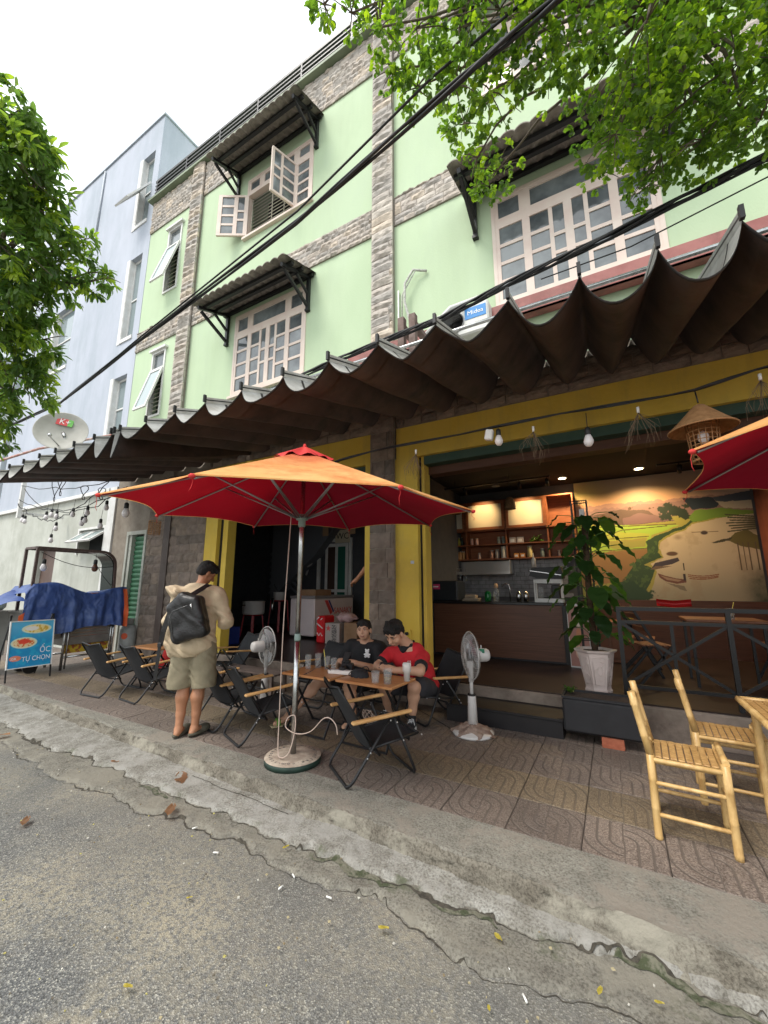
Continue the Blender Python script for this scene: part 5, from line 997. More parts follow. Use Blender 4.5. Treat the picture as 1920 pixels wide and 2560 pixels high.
cc((-1.86, 4.52, .15), rad(150), 'black folding chair under the man in the red shirt')
cc((-2.72, 4.45, .15), rad(176), 'black folding chair under the man in the black shirt')
# small folding tables
tabw = mat('table_wood', (.40, .16, .055), (.52, .25, .10), sc=6, stretch=(1.2, 12, 1), rough=.4)
def table(loc, rz, lab, w=.64, d=.46):
    t = thing('folding_table', lab, 'table', loc, rz, 'small wooden folding tables'); b = MB(); b.bbox(-w / 2, w / 2, -d / 2, d / 2, .545, .57, .005); b.build('table_top', tabw, t)
    for s in (-1, 1):
        for q in (-1, 1): b = MB(); b.bar((s * (w / 2 - .07), -q * (d / 2 - .02), .01), (s * (w / 2 - .10), q * (d / 2 - .06), .545), .022, .012, (1, 0, 0)); b.build('leg', blackm, t)
    b = MB(); b.bar((-w / 2 + .07, -d / 2 + .02, .02), (w / 2 - .07, -d / 2 + .02, .02), .015, .015); b.bar((-w / 2 + .07, d / 2 - .02, .02), (w / 2 - .07, d / 2 - .02, .02), .015, .015); b.bar((-w / 2 + .085, 0, .28), (w / 2 - .085, 0, .28), .012, .012); b.build('crossbar', blackm, t); return t
table((-2.79, 3.56, .15), rad(-2), 'wooden folding table with drinking glasses and a power strip'); table((-2.1, 3.56, .15), rad(-3), 'wooden folding table in front of the man in red with a tumbler on it'); table((-6.1, 3.85, .15), rad(3), 'empty wooden folding table by the two chairs at left')
TZ = .7205
# things on the tables
gl = mat('clear_glass', (.55, .58, .57), rough=.04, alpha=.20, spec=1); tea = mat('pale_tea', (.36, .20, .05), rough=.1, trans=.4)
def tumbler_glass(x, y, lab, h=.14, r=.036, fill=None, straw=None, name='drinking_glass', cat='glass', z=TZ):
    t = thing(name, lab, cat, (x, y, z), group='drinking glasses on the folding tables'); b = MB(); b.keep = True
    b.lathe([(.001, .004), (r * .78, .004), (r * .8, 0), (r * .8, .001), (r, h), (r - .003, h), (r * .76, .012), (.001, .012)], n=16, capb=False, capt=False); b.build('glass_wall', gl, t)
    if fill: b = MB(); b.lathe([(r * .74, .013), (r * (.76 + .18 * fill), h * fill)], n=14); b.build('drink', tea, t)
    if straw: b = MB(); b.tube([(-.01, 0, .02), (straw * .03, .0, h + .07)], .004, 6); b.build('straw', mat('yellow_straw', (.75, .62, .12), rough=.4), t)
    return t
tumbler_glass(-2.98, 3.60, 'tall drinking glass nearest the parasol pole', .145); tumbler_glass(-2.93, 3.71, 'tall glass with a red spoon second from the parasol pole', .15, .038); tumbler_glass(-2.80, 3.70, 'glass with a yellow straw on the left table', .13, .036, .3, -1.6); tumbler_glass(-2.68, 3.66, 'tall glass just behind the white power strip', .13)
tumbler_glass(-2.02, 3.42, 'short empty glass at the front edge of the right table', .10, .042); tumbler_glass(-1.90, 3.44, 'glass mug half full of pale tea on the right table', .13, .044, .5)
t = thing('tumbler', 'white insulated tumbler in front of the man in red', 'tumbler', (-1.79, 3.62, TZ)); b = MB(); b.lathe([(.028, 0), (.031, .08), (.040, .085), (.042, .15), (.040, .155)], n=18); b.build('cup', mat('white_tumbler', (.66, .62, .58), rough=.35), t); b = MB(); b.lathe([(.038, .155), (.038, .163), (.01, .166)], n=18); b.build('lid', whitep, t)
t = thing('power_strip', 'white power strip lying on the left table', 'power strip', (-2.50, 3.56, TZ), rad(10)); b = MB(); b.bbox(-.15, .15, -.03, .03, 0, .04, .006); b.build('housing', mat('white_plastic', (.72, .68, .64), rough=.4), t)
for i in range(4): b = MB(); b.bbox(-.13 + i * .07, -.08 + i * .07, -.02, .02, .041, .044, .001); b.build('socket_outlet', mat('socket_face', (.5, .47, .45)), t)
t = thing('camera', 'black camera standing on the left table behind the power strip', 'camera', (-2.50, 3.66, TZ + .0)); b = MB(); b.bbox(-.07, .07, -.03, .03, 0, .10, .012); b.bbox(-.03, .03, -.025, .03, .095, .125, .01); b.build('body', blackm, t); b = MB(); b.lathe([(.033, 0), (.035, .05), (.03, .09)], (.0, -.03, .045), 14, Matrix.Rotation(rad(90), 4, 'X')); b.build('lens', blackm, t)
t = thing('camera_bag', 'small black bag with a strap lying on the right table', 'bag', (-2.28, 3.55, TZ)); b = MB(); b.grid(lambda u, v: (.10 * math.cos(2 * math.pi * u) * math.sin(math.pi * (.5 + v * .5)) ** .5 if v < 1 else 0, .07 * math.sin(2 * math.pi * u) * math.sin(math.pi * (.5 + v * .5)) ** .5 if v < 1 else 0, .085 * v ** .7 + .006 * math.sin(9 * u * 6.28)), 20, 8); b.build('pouch', cloth, t); b = MB(); b.tube([(.1 * math.cos(a), .09 * math.sin(a) - .02, .05 + .04 * math.sin(a * 1.5)) for a in np.linspace(0, 6, 18)], .005, 5); b.build('strap', blackm, t)
b = MB(); b.tube([(-2.60, 3.50, TZ + .04), (-2.7, 3.47, TZ + .10), (-2.78, 3.42, TZ + .03), (-2.86, 3.32, TZ - .02), (-2.9, 3.28, .5), (-2.95, 3.3, .3)], .004, 6); tag(b.build('black_cord', cabm), 'black cord running from the power strip over the table edge', 'cord')
wc = mat('beige_cord', (.52, .40, .33), rough=.5)
b = MB(); b.tube(crom([(-2.56, 2.78, 2.3), (-2.57, 2.77, 1.8), (-2.58, 2.76, 1.2), (-2.58, 2.76, .6), (-2.56, 2.74, .28), (-2.50, 2.71, .225), (-2.43, 2.73, .27), (-2.42, 2.78, .42), (-2.46, 2.82, .52), (-2.52, 2.80, .50), (-2.5, 2.76, .44), (-2.36, 2.74, .42), (-2.22, 2.74, .46), (-2.10, 2.74, .57), (-2.03, 2.74, .585), (-1.98, 2.75, .54), (-1.97, 2.76, .47)]), .0045, 6); tag(b.build('extension_cord', wc), 'pale extension cord hanging down the parasol pole and over to the front chair', 'cord')
b = MB()
for k in range(5): b.tube([(-2.38 + .06 * math.cos(a + k) + .01 * k, 3.86 + .03 * math.sin(a + k), .25 + .07 * math.sin(a) + .005 * k) for a in np.linspace(0, 6.28, 16)], .004, 5)
tag(b.build('cord_coil', wc), 'coil of pale cord hanging under the right table', 'cord')
# ---------------------------------------------------------------- pedestal fans
fanw = mat('fan_white', (.52, .50, .48), (.58, .56, .54), sc=6, rough=.4)
def fan(x, y, az, hz, lab, R=.215, tilt=0, base=True, kind=0):
    t = thing('pedestal_fan', lab, 'fan', (x, y, .15), group='standing fans'); Z = hz - .15
    D_ = Vector((math.cos(az), math.sin(az), tilt)).normalized(); Q = D_.to_track_quat('Z', 'Y').to_matrix().to_4x4(); H = Matrix.Translation((0, 0, Z)) @ Q
    def bd(n, f, m): b = MB(); f(b); return b.build(n, m, t)
    if base: bd('base', lambda b: b.lathe([(.20, 0), (.205, .015), (.19, .03), (.10, .055), (.05, .07)], n=28), fanw); 
    bd('lower_pole', lambda b: b.lathe([(.052, .06), (.042, .34), (.04, .36)], n=16), fanw); bd('collar', lambda b: b.lathe([(.042, .36), (.042, .375)], n=14), blackm); bd('upper_pole', lambda b: (b.tube([(0, 0, .36), (0, 0, Z - .14)], .018, 10), b.tube([(0, 0, Z - .26), (0, 0, Z - .07)], .025, 10)), fanw)
    bd('motor_housing', lambda b: (b.lathe([(.02, -.20), (.055, -.195), (.066, -.17), (.07, -.06), (.062, -.05)], n=20, M=H), b.tube([H @ Vector((0, 0, -.12)), H @ Vector((0, 0, -.12)) + Vector((0, 0, .10))], .006, 6)), fanw)
    bd('neck', lambda b: b.box(-.03, .03, -.03, .03, Z - .12, Z - .055), fanw)
    wire = mat('cage_wire', (.45, .44, .42), rough=.4, metal=.3)
    def cage(b):
        for k in range(60):
            a = 2 * math.pi * k / 60
            for s, dz in ((1, .055), (-1, -.055)):
                pts = [H @ Vector((q * math.cos(a + (.25 * (1 - q / R))), q * math.sin(a + .25 * (1 - q / R)), dz * math.sqrt(max(0, 1 - (q / R) ** 3)))) for q in (.03, .09, .15, R * .93, R)]; b.tube(pts, .0011, 3, cap=False)
        for q, zz in ((R, 0), (.13, .05), (.13, -.05), (.17, .038), (.17, -.038)): pts = [H @ Vector((q * math.cos(a), q * math.sin(a), zz)) for a in np.linspace(0, 2 * math.pi, 41)]; b.tube(pts, .006 if zz == 0 else .0018, 6, cap=False)
    bd('cage', cage, wire)
    for s in (-1, 1): bd('cage_hub', lambda b: b.lathe([(.035, 0), (.035, .006)], n=16, M=H @ Matrix.Translation((0, 0, s * .055))), fanw)
    bl = mat('fan_blade', (.30, .31, .33), rough=.25, trans=.35)
    for k in range(3):
        a0 = k * 2.094
        bd('blade', lambda b: b.grid(lambda u, v: H @ Vector(((.03 + (R * .88 - .03) * v) * math.cos(a0 + (u - .5) * 1.5 * (.5 + .5 * v)), (.03 + (R * .88 - .03) * v) * math.sin(a0 + (u - .5) * 1.5 * (.5 + .5 * v)), (u - .5) * .05)), 6, 6), bl)
    bd('hub', lambda b: b.lathe([(.03, -.03), (.03, .03)], n=14, M=H), bl)
    return t
f1 = fan(-3.93, 3.92, rad(72), .86, 'white standing fan left of the parasol pole, seen from behind', R=.235)
f2 = fan(-1.36, 4.24, rad(218), .90, 'white standing fan on a cloth covered foot in front of the bar', R=.235, base=True)
b = MB(); r_ = random.Random(3)
b.grid(lambda u, v: ((lambda q, a: (q * math.cos(a), q * math.sin(a) * .9, .012 + .085 * (1 - v) ** .7 + .018 * mnoise.noise(Vector((math.cos(a) * 3, math.sin(a) * 3, v * 4)))))((.05 + .16 * v) * (1 + .10 * math.sin(u * 6.28 * 7 + v * 3) * v), u * 2 * math.pi)), 70, 14)
b.keep = True; b.build('foot_cloth', mat('dirty_cloth', (.17, .11, .085), (.33, .25, .20), sc=14, rough=.95, bump=1, bsc=30), f2)
b = MB(); b.box(-.035, .035, -.001, .001, -.02, .02, Matrix.Translation((.11, .02, .80))); b.build('label', mat('green_label', (.04, .2, .12)), f2)
b = MB(); b.tube([(-1.55, 4.2, .16), (-1.8, 4.4, .158), (-2.2, 4.7, .16), (-2.4, 4.85, .2), (-2.45, 4.93, .7)], .004, 5); tag(b.build('fan_cord', cabm), 'black fan cord on the pavement running to the yellow pillar', 'cord')
t = thing('wall_outlet', 'yellow wall outlet with a black plug on the pillar beside the man in red', 'outlet', (-2.44, 4.97, .97)); b = MB(); b.bbox(-.045, .045, -.012, .008, -.07, .07, .004); b.build('plate', yell, t); b = MB(); b.bbox(-.02, .02, -.05, -.012, -.0, .04, .006); b.build('plug', blackm, t)
b = MB(); b.box(-.025, .025, -.003, 0, -.02, .02); tag(b.build('house_sticker', mat('blue_sticker', (.25, .32, .45), (.7, .7, .7), sc=120), None, (-2.36, 4.977, 1.93)), 'tiny blue and white sticker on the yellow pillar', 'sticker')
# ---------------------------------------------------------------- bamboo chairs
bam = mat('bamboo', (.50, .31, .11), (.62, .42, .18), sc=5, stretch=(3, 3, 1.2), rough=.38, c3=(.40, .23, .08), sc3=6); bamd = mat('bamboo_slat', (.30, .155, .05), (.52, .32, .12), sc=5, stretch=(6, 14, 6), rough=.4)
def culm(b, a, c, r, nodes=3, seed=0):
    a = Vector(a); c = Vector(c); n = nodes * 4; pts = []; rr_ = []; off = random.Random(seed).random() * .6
    for i in range(n + 1):
        t = i / n; pts.append(a.lerp(c, t)); rr_.append(r)
    ts = sorted({0, 1, *[x for k in range(nodes) for q in (-.015, 0, .015) for x in [(k + off) / nodes + q] if 0 < x < 1]}); pts = [a.lerp(c, t) for t in ts]; rr_ = [r * (1.09 if any(abs(t - (k + off) / nodes) < 1e-6 for k in range(nodes)) else 1) for t in ts]
    b.tube(pts, r, 10, rr=rr_)
def bamboo_chair(loc, rz, lab):
    t = thing('bamboo_chair', lab, 'chair', loc, rz, 'bamboo chairs at the right edge'); w, d = .175, .18; H_ = .455; BH = .80; lean = .055
    def bd(n, f, m=bam): b = MB(); f(b); return b.build(n, m, t)
    for s in (-1, 1):
        bd('back_leg', lambda b: culm(b, (s * w, -d, .0), (s * w, -d - .0, H_), .0205, 3, 1) or culm(b, (s * w, -d, H_), (s * w, -d - lean * 1.2, BH), .0205, 2, 2)); bd('front_leg', lambda b: culm(b, (s * w, d, 0), (s * w, d - .005, H_ + .01), .021, 3, 3))
        bd('side_rail', lambda b: (culm(b, (s * w, -d, H_ - .03), (s * w, d, H_ - .03), .0135, 2, 4)))
        for z in (.13, .30): bd('stretcher', lambda b: culm(b, (s * w, -d, z), (s * w, d, z), .0115, 2, 5))
        bd('back_brace', lambda b: culm(b, (s * (w - .005), -d + .02, H_ - .02), (s * (w - .03), -d - .03, H_ + .10), .009, 1, 2))
    bd('front_rail', lambda b: culm(b, (-w, d, H_ + .015), (w, d, H_ + .015), .018, 2, 6)); bd('back_rail', lambda b: culm(b, (-w, -d, H_ - .03), (w, -d, H_ - .03), .0135, 2, 7)); bd('front_stretcher', lambda b: culm(b, (-w, d, .22), (w, d, .22), .0115, 2, 8)); bd('back_stretcher', lambda b: culm(b, (-w, -d, .24), (w, -d, .24), .0115, 2, 9))
    for i in range(9): y = -d + .025 + i * .0385; b = MB(); b.bbox(-w + .012, w - .012, y, y + .034, H_ - .02, H_ - .011 + (i % 3) * .001, .003); b.build('seat_slat', bamd, t)
    bd('top_rail', lambda b: b.tube([(-w, -d - lean - .005, BH - .075), (-w * .5, -d - lean - .012, BH - .06), (0, -d - lean - .014, BH - .055), (w * .5, -d - lean - .012, BH - .06), (w, -d - lean - .005, BH - .075)], .016, 8))
    bd('lower_back_rail', lambda b: culm(b, (-w, -d - lean * .25, H_ + .09), (w, -d - lean * .25, H_ + .09), .012, 2, 3))
    for i in range(5): x = -w + .055 + i * .06; bd('back_slat', lambda b: culm(b, (x, -d - lean * .25, H_ + .09), (x, -d - lean * 1.0 - .005, BH - .07), .0075, 2, i))
    return t
bc = bamboo_chair((.29, 3.27, .15), rad(-93), 'nearer pale bamboo chair standing on the ochre tile row'); KIDS[bc.name] = kids(bc); copy_tree(bc, None, (.60, 3.87, .15), rad(-94), 'farther pale bamboo chair closer to the black planter')
bt_ = thing('bamboo_table', 'corner of a pale bamboo table at the right edge behind the chairs', 'table', (1.02, 3.30, .15)); b = MB()
for s in ((-1, -1), (-1, 1), (1, -1), (1, 1)): b = MB(); culm(b, (s[0] * .3, s[1] * .28, 0), (s[0] * .3, s[1] * .28, .70), .022, 4); b.build('leg', bam, bt_)
for s in (-1, 1): b = MB(); culm(b, (-.37, s * .34, .715), (.37, s * .34, .715), .02, 3); b.build('rim', bam, bt_); b = MB(); culm(b, (s * .36, -.35, .715), (s * .36, .35, .715), .02, 3); b.build('rim', bam, bt_)
for i in range(16): b = MB(); b.bbox(-.335 + i * .042, -.297 + i * .042, -.32, .32, .712, .724, .003); b.build('slat', bamd, bt_)
# ---------------------------------------------------------------- step, planter, brick, pot plant
blkw = mat('black_stained_wood', (.007, .006, .007), (.013, .011, .012), sc=5, rough=.5)
t = thing('wooden_step', 'long black wooden step in front of the bar threshold', 'step', (-1.14, 4.73, .15)); b = MB(); b.bbox(-.61, .60, -.235, .215, .155, .18, .004); b.build('tread', blkw, t); b = MB(); b.box(-.60, .59, -.22, -.195, 0, .155); b.build('riser', blkw, t)
for s in (-.60, .565): b = MB(); b.box(s, s + .025, -.19, .2, 0, .155); b.build('side', blkw, t)
t = thing('planter_box', 'black rectangular planter box raised on a brick', 'planter', (-.20, 4.65, .245)); b = MB(); b.bbox(-.335, .315, -.20, .13, 0, .30, .02); b.build('box', mat('dark_grey_planter', (.014, .014, .016), (.020, .020, .023), sc=8, rough=.7), t); b = MB(); b.box(-.31, .29, -.175, .105, .30, .303); b.build('soil', mat('soil', (.03, .02, .014), (.06, .04, .03), sc=40, rough=1, bump=1), t)
b = MB(); b.box(-.335, .315, -.2, -.18, .301, .32); b.box(-.335, .315, .11, .13, .301, .32); b.box(-.335, -.315, -.18, .11, .301, .32); b.box(.295, .315, -.18, .11, .301, .32); b.build('lip', MC['dark_grey_planter'], t)
for i, (x, lab) in enumerate(((-.13, 'orange hollow brick under the middle of the black planter'),)): b = MB(); b.bbox(-.09, .09, -.06, .06, 0, .092, .004); b.bbox(-.093, .093, -.062, .062, .02, .03, .001); tag(b.build('brick', mat('orange_brick', (.30, .085, .045), (.38, .12, .065), sc=20, rough=.9, bump=.6), None, (x, 4.53, .15)), lab, 'brick')
lfm = leafmat('pot_leaf', (.018, .045, .012), (.032, .08, .018), (.07, .15, .03))
def bigleaf(b, base, tip, wd, droop=.1, tone=0):
    base = Vector(base); tip = Vector(tip); d = tip - base; L_ = d.length; s = d.cross(Vector((0, 0, 1))).normalized(); u = s.cross(d.normalized())
    b.t = tone; vs = []; fs = []; n = 8
    for i in range(n + 1):
        t = i / n; wv = wd * (math.sin(math.pi * min(1, t * .92 + .08)) ** .75) * (1 - .35 * t); p = base + d * t - Vector((0, 0, droop * L_ * t * t))
        for k in (-1, -.5, 0, .5, 1): vs.append(p + s * k * wv + u * (abs(k) * wv * .22 + .01 * math.sin(i * 2.2 + k)))
    for i in range(n):
        for k in range(4): fs.append((i * 5 + k, i * 5 + k + 1, i * 5 + k + 6, i * 5 + k + 5))
    b.add(vs, fs, True)
PT = thing('potted_plant', 'tall leafy climbing plant in a white hexagonal pot at the shop threshold', 'potted plant', (-.245, 5.32, .45)); pw = mat('white_ceramic', (.60, .50, .46), (.68, .58, .54), sc=7, rough=.4, bump=.15, bsc=14)
b = MB(); b.lathe([(.135, .0), (.140, .03), (.132, .035), (.128, .06), (.19, .42), (.215, .435), (.225, .455), (.20, .458), (.185, .43)], n=6, smooth=False, a0=rad(12)); b.build('pot', pw, PT)
for k in range(6):      # raised relief on every side
    a = rad(12 + 30) + k * math.pi / 3; n0 = Vector((math.cos(a), math.sin(a), 0)); s0 = Vector((-math.sin(a), math.cos(a), 0)); b = MB()
    P_ = lambda x, z: n0 * ((.128 + (z - .06) / .36 * .062) * .866 + .003) + s0 * x + Vector((0, 0, z))
    wl_, wh_ = .045, .068; b.tube([P_(-wl_, .09), P_(wl_, .09), P_(wh_, .38), P_(-wh_, .38), P_(-wl_, .09)], .004, 6); b.tube([P_(.035 * math.sin(q) * (1 - q / 9), .24 + .05 * math.cos(q)) for q in np.linspace(0, 7, 22)], .004, 5); b.tube([P_(.05 * math.sin(q * 1.3), .13 + q * .03) for q in np.linspace(0, 7, 18)], .003, 5)
    for j in range(4): b.tube([P_(-.045 + j * .03, .035), P_(-.03 + j * .03, .02)], .004, 5)
    b.build('relief', pw, PT)
b = MB(); b.lathe([(.18, .43), (.02, .44)], n=6, a0=rad(12)); b.build('soil', MC['soil'], PT); b = MB(); b.tube([(0, 0, .4), (-.01, 0, 1.0), (.01, .02, 1.9)], .035, 10); b.build('moss_pole', mat('coir', (.05, .03, .02), (.09, .055, .03), sc=30, rough=1, bump=1), PT)
r_ = random.Random(12); st = MB()
for k in range(62):
    z = .50 + 1.50 * (k / 62) ** .95; a = k * 2.4; base = Vector((.03 * math.cos(a), .03 * math.sin(a), z)); ql = r_.uniform(.05, .32); m_ = base + Vector((math.cos(a) * ql, math.sin(a) * ql, r_.uniform(.02, .16))); st.tube([base, base.lerp(m_, .5) + Vector((0, 0, .03)), m_], .005, 5)
    L_ = r_.uniform(.17, .34); tip = m_ + Vector((math.cos(a) * L_ * .65, math.sin(a) * L_ * .65, -L_ * r_.uniform(.35, .8))); b = MB(); bigleaf(b, m_, tip, L_ * .36, .12, r_.uniform(.05, .95)); b.keep = True; b.build('leaf', lfm, PT)
st.build('stem', mat('green_stem', (.06, .14, .03), rough=.5), PT)
t = thing('seedling', 'small green seedling growing in the left end of the black planter', 'plant', (-.47, 4.6, .53))
for k in range(7): a = k * .9; b = MB(); bigleaf(b, (0, 0, .04), (.07 * math.cos(a), .07 * math.sin(a), .10 + .03 * math.sin(k * 3)), .02, .1, .9); b.keep = True; b.build('leaf', lfm, t)
# wire shelf stand behind the plant
t = thing('wire_stand', 'narrow black wire stand with cards behind the climbing plant', 'stand', (-.30, 5.75, .45)); b = MB()
for x in (-.09, .09):
    for y in (-.08, .08): b.box(x - .008, x + .008, y - .008, y + .008, 0, 2.25)
for z in (2.24, 1.95, 1.62, 1.0, .5): b.box(-.1, .1, -.09, -.078, z, z + .012); b.box(-.1, .1, .078, .09, z, z + .012); b.box(-.1, -.088, -.078, .078, z, z + .012); b.box(.088, .1, -.078, .078, z, z + .012)
b.build('frame', blackm, t); b = MB(); b.box(-.0, .06, -.06, -.055, 1.98, 2.14); b.build('card', whitep, t); b = MB(); b.lathe([(.05, 1.64), (.07, 1.75), (.06, 1.8)], n=12); b.build('basket', mat('grey_basket', (.2, .18, .17)), t)
# ---------------------------------------------------------------- black railing and furniture behind it
RL = thing('railing', 'black railing with crossed bars along the open front at right', 'railing', (0, 5.12, .45)); rm = mat('satin_black', (.008, .008, .009), rough=.35)
def rp(n, f): b = MB(); f(b); b.build(n, rm, RL)
rp('top_rail', lambda b: b.box(.0, 3.6, -.025, .025, .90, .94)); rp('middle_rail', lambda b: b.box(.04, 3.6, -.014, .014, .765, .80)); rp('bottom_rail', lambda b: b.box(.04, 3.6, -.014, .014, .12, .155))
for x in (0, .92, 1.84, 2.76): rp('post', lambda b: b.box(x, x + .04, -.02, .02, 0, .90))
for x in (.04, .96, 1.88): rp('brace', lambda b: b.bar((x, -.002, .155), (x + .88, -.002, .765), .012, .03)); rp('brace', lambda b: b.bar((x, .012, .765), (x + .88, .012, .155), .012, .03)); rp('centre_bar', lambda b: b.bar((x + .44, .022, .12), (x + .44, .022, .80), .012, .03, (1, 0, 0)))
iw = mat('indoor_wood', (.16, .06, .03), (.24, .10, .05), sc=6, rough=.45)
def wchair(x, y, rz, lab):
    t = thing('wooden_chair', lab, 'chair', (x, y, .45), rz, 'wooden folding chairs inside the shop'); b = MB()
    for s in (-.2, .2): b = MB(); b.bar((s, -.22, 0), (s, .18, .45), .02, .03); b.build('leg', rm, t); b = MB(); b.bar((s, .22, 0), (s, -.24, .92), .02, .03); b.build('leg', rm, t)
    for i in range(6): b = MB(); b.bbox(-.2, .2, -.16 + i * .06, -.11 + i * .06, .44, .455, .003); b.build('seat_slat', iw, t)
    for i in range(4): z = .60 + i * .08; y_ = .22 - .46 * z / .92 - .0; b = MB(); b.bbox(-.2, .2, y_ - .012, y_, z, z + .06, .003); b.build('back_slat', iw, t)
    return t
w0 = wchair(.32, 6.2, rad(-70), 'wooden folding chair behind the black railing next to the plant'); KIDS[w0.name] = kids(w0); copy_tree(w0, None, (.25, 6.9, .45), rad(-95), 'second wooden folding chair farther back beside the mural'); copy_tree(w0, None, (1.75, 6.9, .45), rad(90), 'wooden folding chair on the far side of the indoor table')
t = thing('cafe_table', 'dark indoor table with a drink behind the railing', 'table', (1.1, 6.4, .45)); b = MB(); b.bbox(-.38, .38, -.33, .33, .74, .77, .005); b.build('table_top', iw, t)
for s in ((-1, -1), (-1, 1), (1, -1), (1, 1)): b = MB(); b.box(s[0] * .33 - .015, s[0] * .33 + .015, s[1] * .28 - .015, s[1] * .28 + .015, 0, .74); b.build('leg', rm, t)
tumbler_glass(1.18, 6.25, 'iced drink with a yellow straw on the indoor table', .13, .04, .7, 1.4, z=1.221)
b = MB(); b.grid(lambda u, v: ((u - .5) * .42, .05 * math.sin(v * 3.14), .10 * v + .05 * abs(u - .5)), 12, 6); tag(b.build('red_cushion', mat('red_vinyl', (.55, .02, .02), rough=.25), None, (.75, 7.3, 1.30)), 'shiny red seat back showing above the railing in front of the mural', 'seat')
t = thing('side_cabinet', 'low wooden cabinet with carved doors beside the bar end', 'cabinet', (-.25, 7.6, .45)); b = MB(); b.bbox(-.25, .5, -.2, .2, 0, .62, .01); b.build('body', iw, t)
for s in (-.22, .15): b = MB(); b.bbox(s, s + .32, -.215, -.2, .06, .56, .006); b.build('door', mat('indoor_wood_b', (.22, .09, .05)), t)
b = MB(); b.ball((0, 0, .055), .055, 14, 10); tag(b.build('pomelo', mat('yellow_fruit', (.65, .42, .04), rough=.5), None, (.17, 7.3, 1.08)), 'round yellow fruit on the low cabinet behind the railing', 'fruit')
t = thing('menu_stand', 'tall printed drink poster leaning at the end of the bar', 'poster', (-.50, 6.7, .45)); 
def drinks(U, V): C = np.zeros(U.shape + (3,)) + np.array([.42, .20, .16]); C = lay(C, sm(.2 - np.hypot(U - .5, (V - .78) * 1.5), 0, .02), (.7, .6, .5)); C = lay(C, sm(.16 - np.hypot(U - .5, (V - .5) * 1.2), 0, .02), (.6, .25, .12)); C = lay(C, sm(.15 - np.hypot(U - .4, (V - .25) * 1.2), 0, .02), (.75, .5, .35)); return lay(C, sm(.07 - np.hypot(U - .45, (V - .86)), 0, .02), (.03, .02, .02))
painted('print', .26, .85, 40, 90, drinks, vcmat('poster_print', .4), t, (0, -.012, .02)); b = MB(); b.box(-.14, .14, -.01, .01, 0, .9); b.build('board', whitep, t)
# ---------------------------------------------------------------- bar items
def simple(name, lab, cat, loc, items, rz=0, group=None):
    t = thing(name, lab, cat, loc, rz, group)
    for n, f, m in items: b = MB(); f(b); b.build(n, m, t)
    return t
simple('ice_machine', 'black countertop machine with a pink logo badge at the left end of the bar', 'machine', (-2.72, 7.0, CT), [('body', lambda b: b.bbox(-.28, .32, -.12, .35, 0, .35, .02), mat('charcoal', (.02, .024, .028), rough=.3)), ('badge', lambda b: (b.bbox(-.24, -.0, -.126, -.1205, .20, .29, .002), b.lathe([(.035, 0), (.035, .006)], (-.22, -.121, .30), 14, Matrix.Rotation(rad(90), 4, 'X'))), mat('pink_badge', (.62, .06, .16), rough=.4)), ('badge_text', lambda b: b.box(-.15, -.03, -.1275, -.1265, .235, .255), whl)])
simple('cash_terminal', 'black sloping point of sale terminal on a white frame on the bar', 'till', (-.92, 7.0, CT), [('screen', lambda b: b.prism([(-.26, .42), (-.22, .54), (.22, .56), (.26, .40), (.24, .37), (-.15, .38)], -.1, .16), blackm), ('edge_strip', lambda b: b.bar((-.24, -.103, .50), (.25, -.103, .42), .004, .012), chrome), ('frame', lambda b: (b.box(-.2, .22, -.08, -.06, .30, .36), b.box(-.2, .22, -.08, -.06, 0, .06), b.box(-.2, -.18, -.08, -.06, .06, .30), b.box(.20, .22, -.08, -.06, .06, .3), b.box(-.2, .22, .1, .12, .30, .36), b.box(-.2, -.18, .1, .12, 0, .3), b.box(.2, .22, .1, .12, 0, .3)), whitep), ('printer', lambda b: b.bbox(0.06, .18, -.05, .09, 0, .27, .01), blackm)])
simple('water_jug', 'clear plastic jug inside the white till frame', 'jug', (-1.03, 7.0, CT), [('body', lambda b: b.lathe([(.04, 0), (.05, .22), (.052, .24)], n=14), gl)])
for x, lab in ((-1.42, 'tall chrome shaker in front of the tiled wall'), (-1.30, 'second chrome canister right of the shaker')): simple('canister', lab, 'canister', (x, 7.2, CT), [('body', lambda b: b.lathe([(.04, 0), (.045, .1), (.03, .14), (.012, .17)], n=14), chrome)], group='chrome canisters on the bar')
simple('faucet', 'curved chrome faucet on the bar', 'faucet', (-1.55, 7.15, CT), [('spout', lambda b: b.tube([(0, 0, 0), (0, 0, .22), (-.02, 0, .28), (-.09, 0, .30), (-.13, 0, .25)], .011, 8), chrome)])
simple('syrup_bottle', 'wooden topped glass dispenser beside the faucet', 'dispenser', (-1.80, 7.2, CT), [('jar', lambda b: b.lathe([(.05, 0), (.055, .16), (.03, .22)], n=14), gl), ('stopper', lambda b: b.lathe([(.035, .22), (.04, .26), (.02, .30)], n=12), mat('cork', (.5, .33, .2)))])
simple('green_jar', 'green glass jar on the bar', 'jar', (-1.95, 7.2, CT), [('jar', lambda b: b.lathe([(.05, 0), (.06, .06), (.055, .14), (.03, .17)], n=14), mat('green_glass', (.02, .22, .06), rough=.1, trans=.4))])
simple('tray', 'stack of wooden trays lying on the bar', 'tray', (-2.25, 7.2, CT), [('tray', lambda b: (b.bbox(-.14, .14, -.1, .1, 0, .02, .004), b.bbox(-.12, .15, -.09, .1, .021, .045, .004), b.bbox(-.1, .1, -.08, .08, .046, .1, .01)), mat('pale_tray', (.35, .28, .2)))])
simple('squeeze_bottle', 'white squeeze bottle standing on the till', 'bottle', (-1.12, 7.05, CT + .56), [('bottle', lambda b: b.lathe([(.035, 0), (.035, .14), (.012, .17), (.006, .24)], n=12), mat('milky', (.6, .55, .48), rough=.4))])
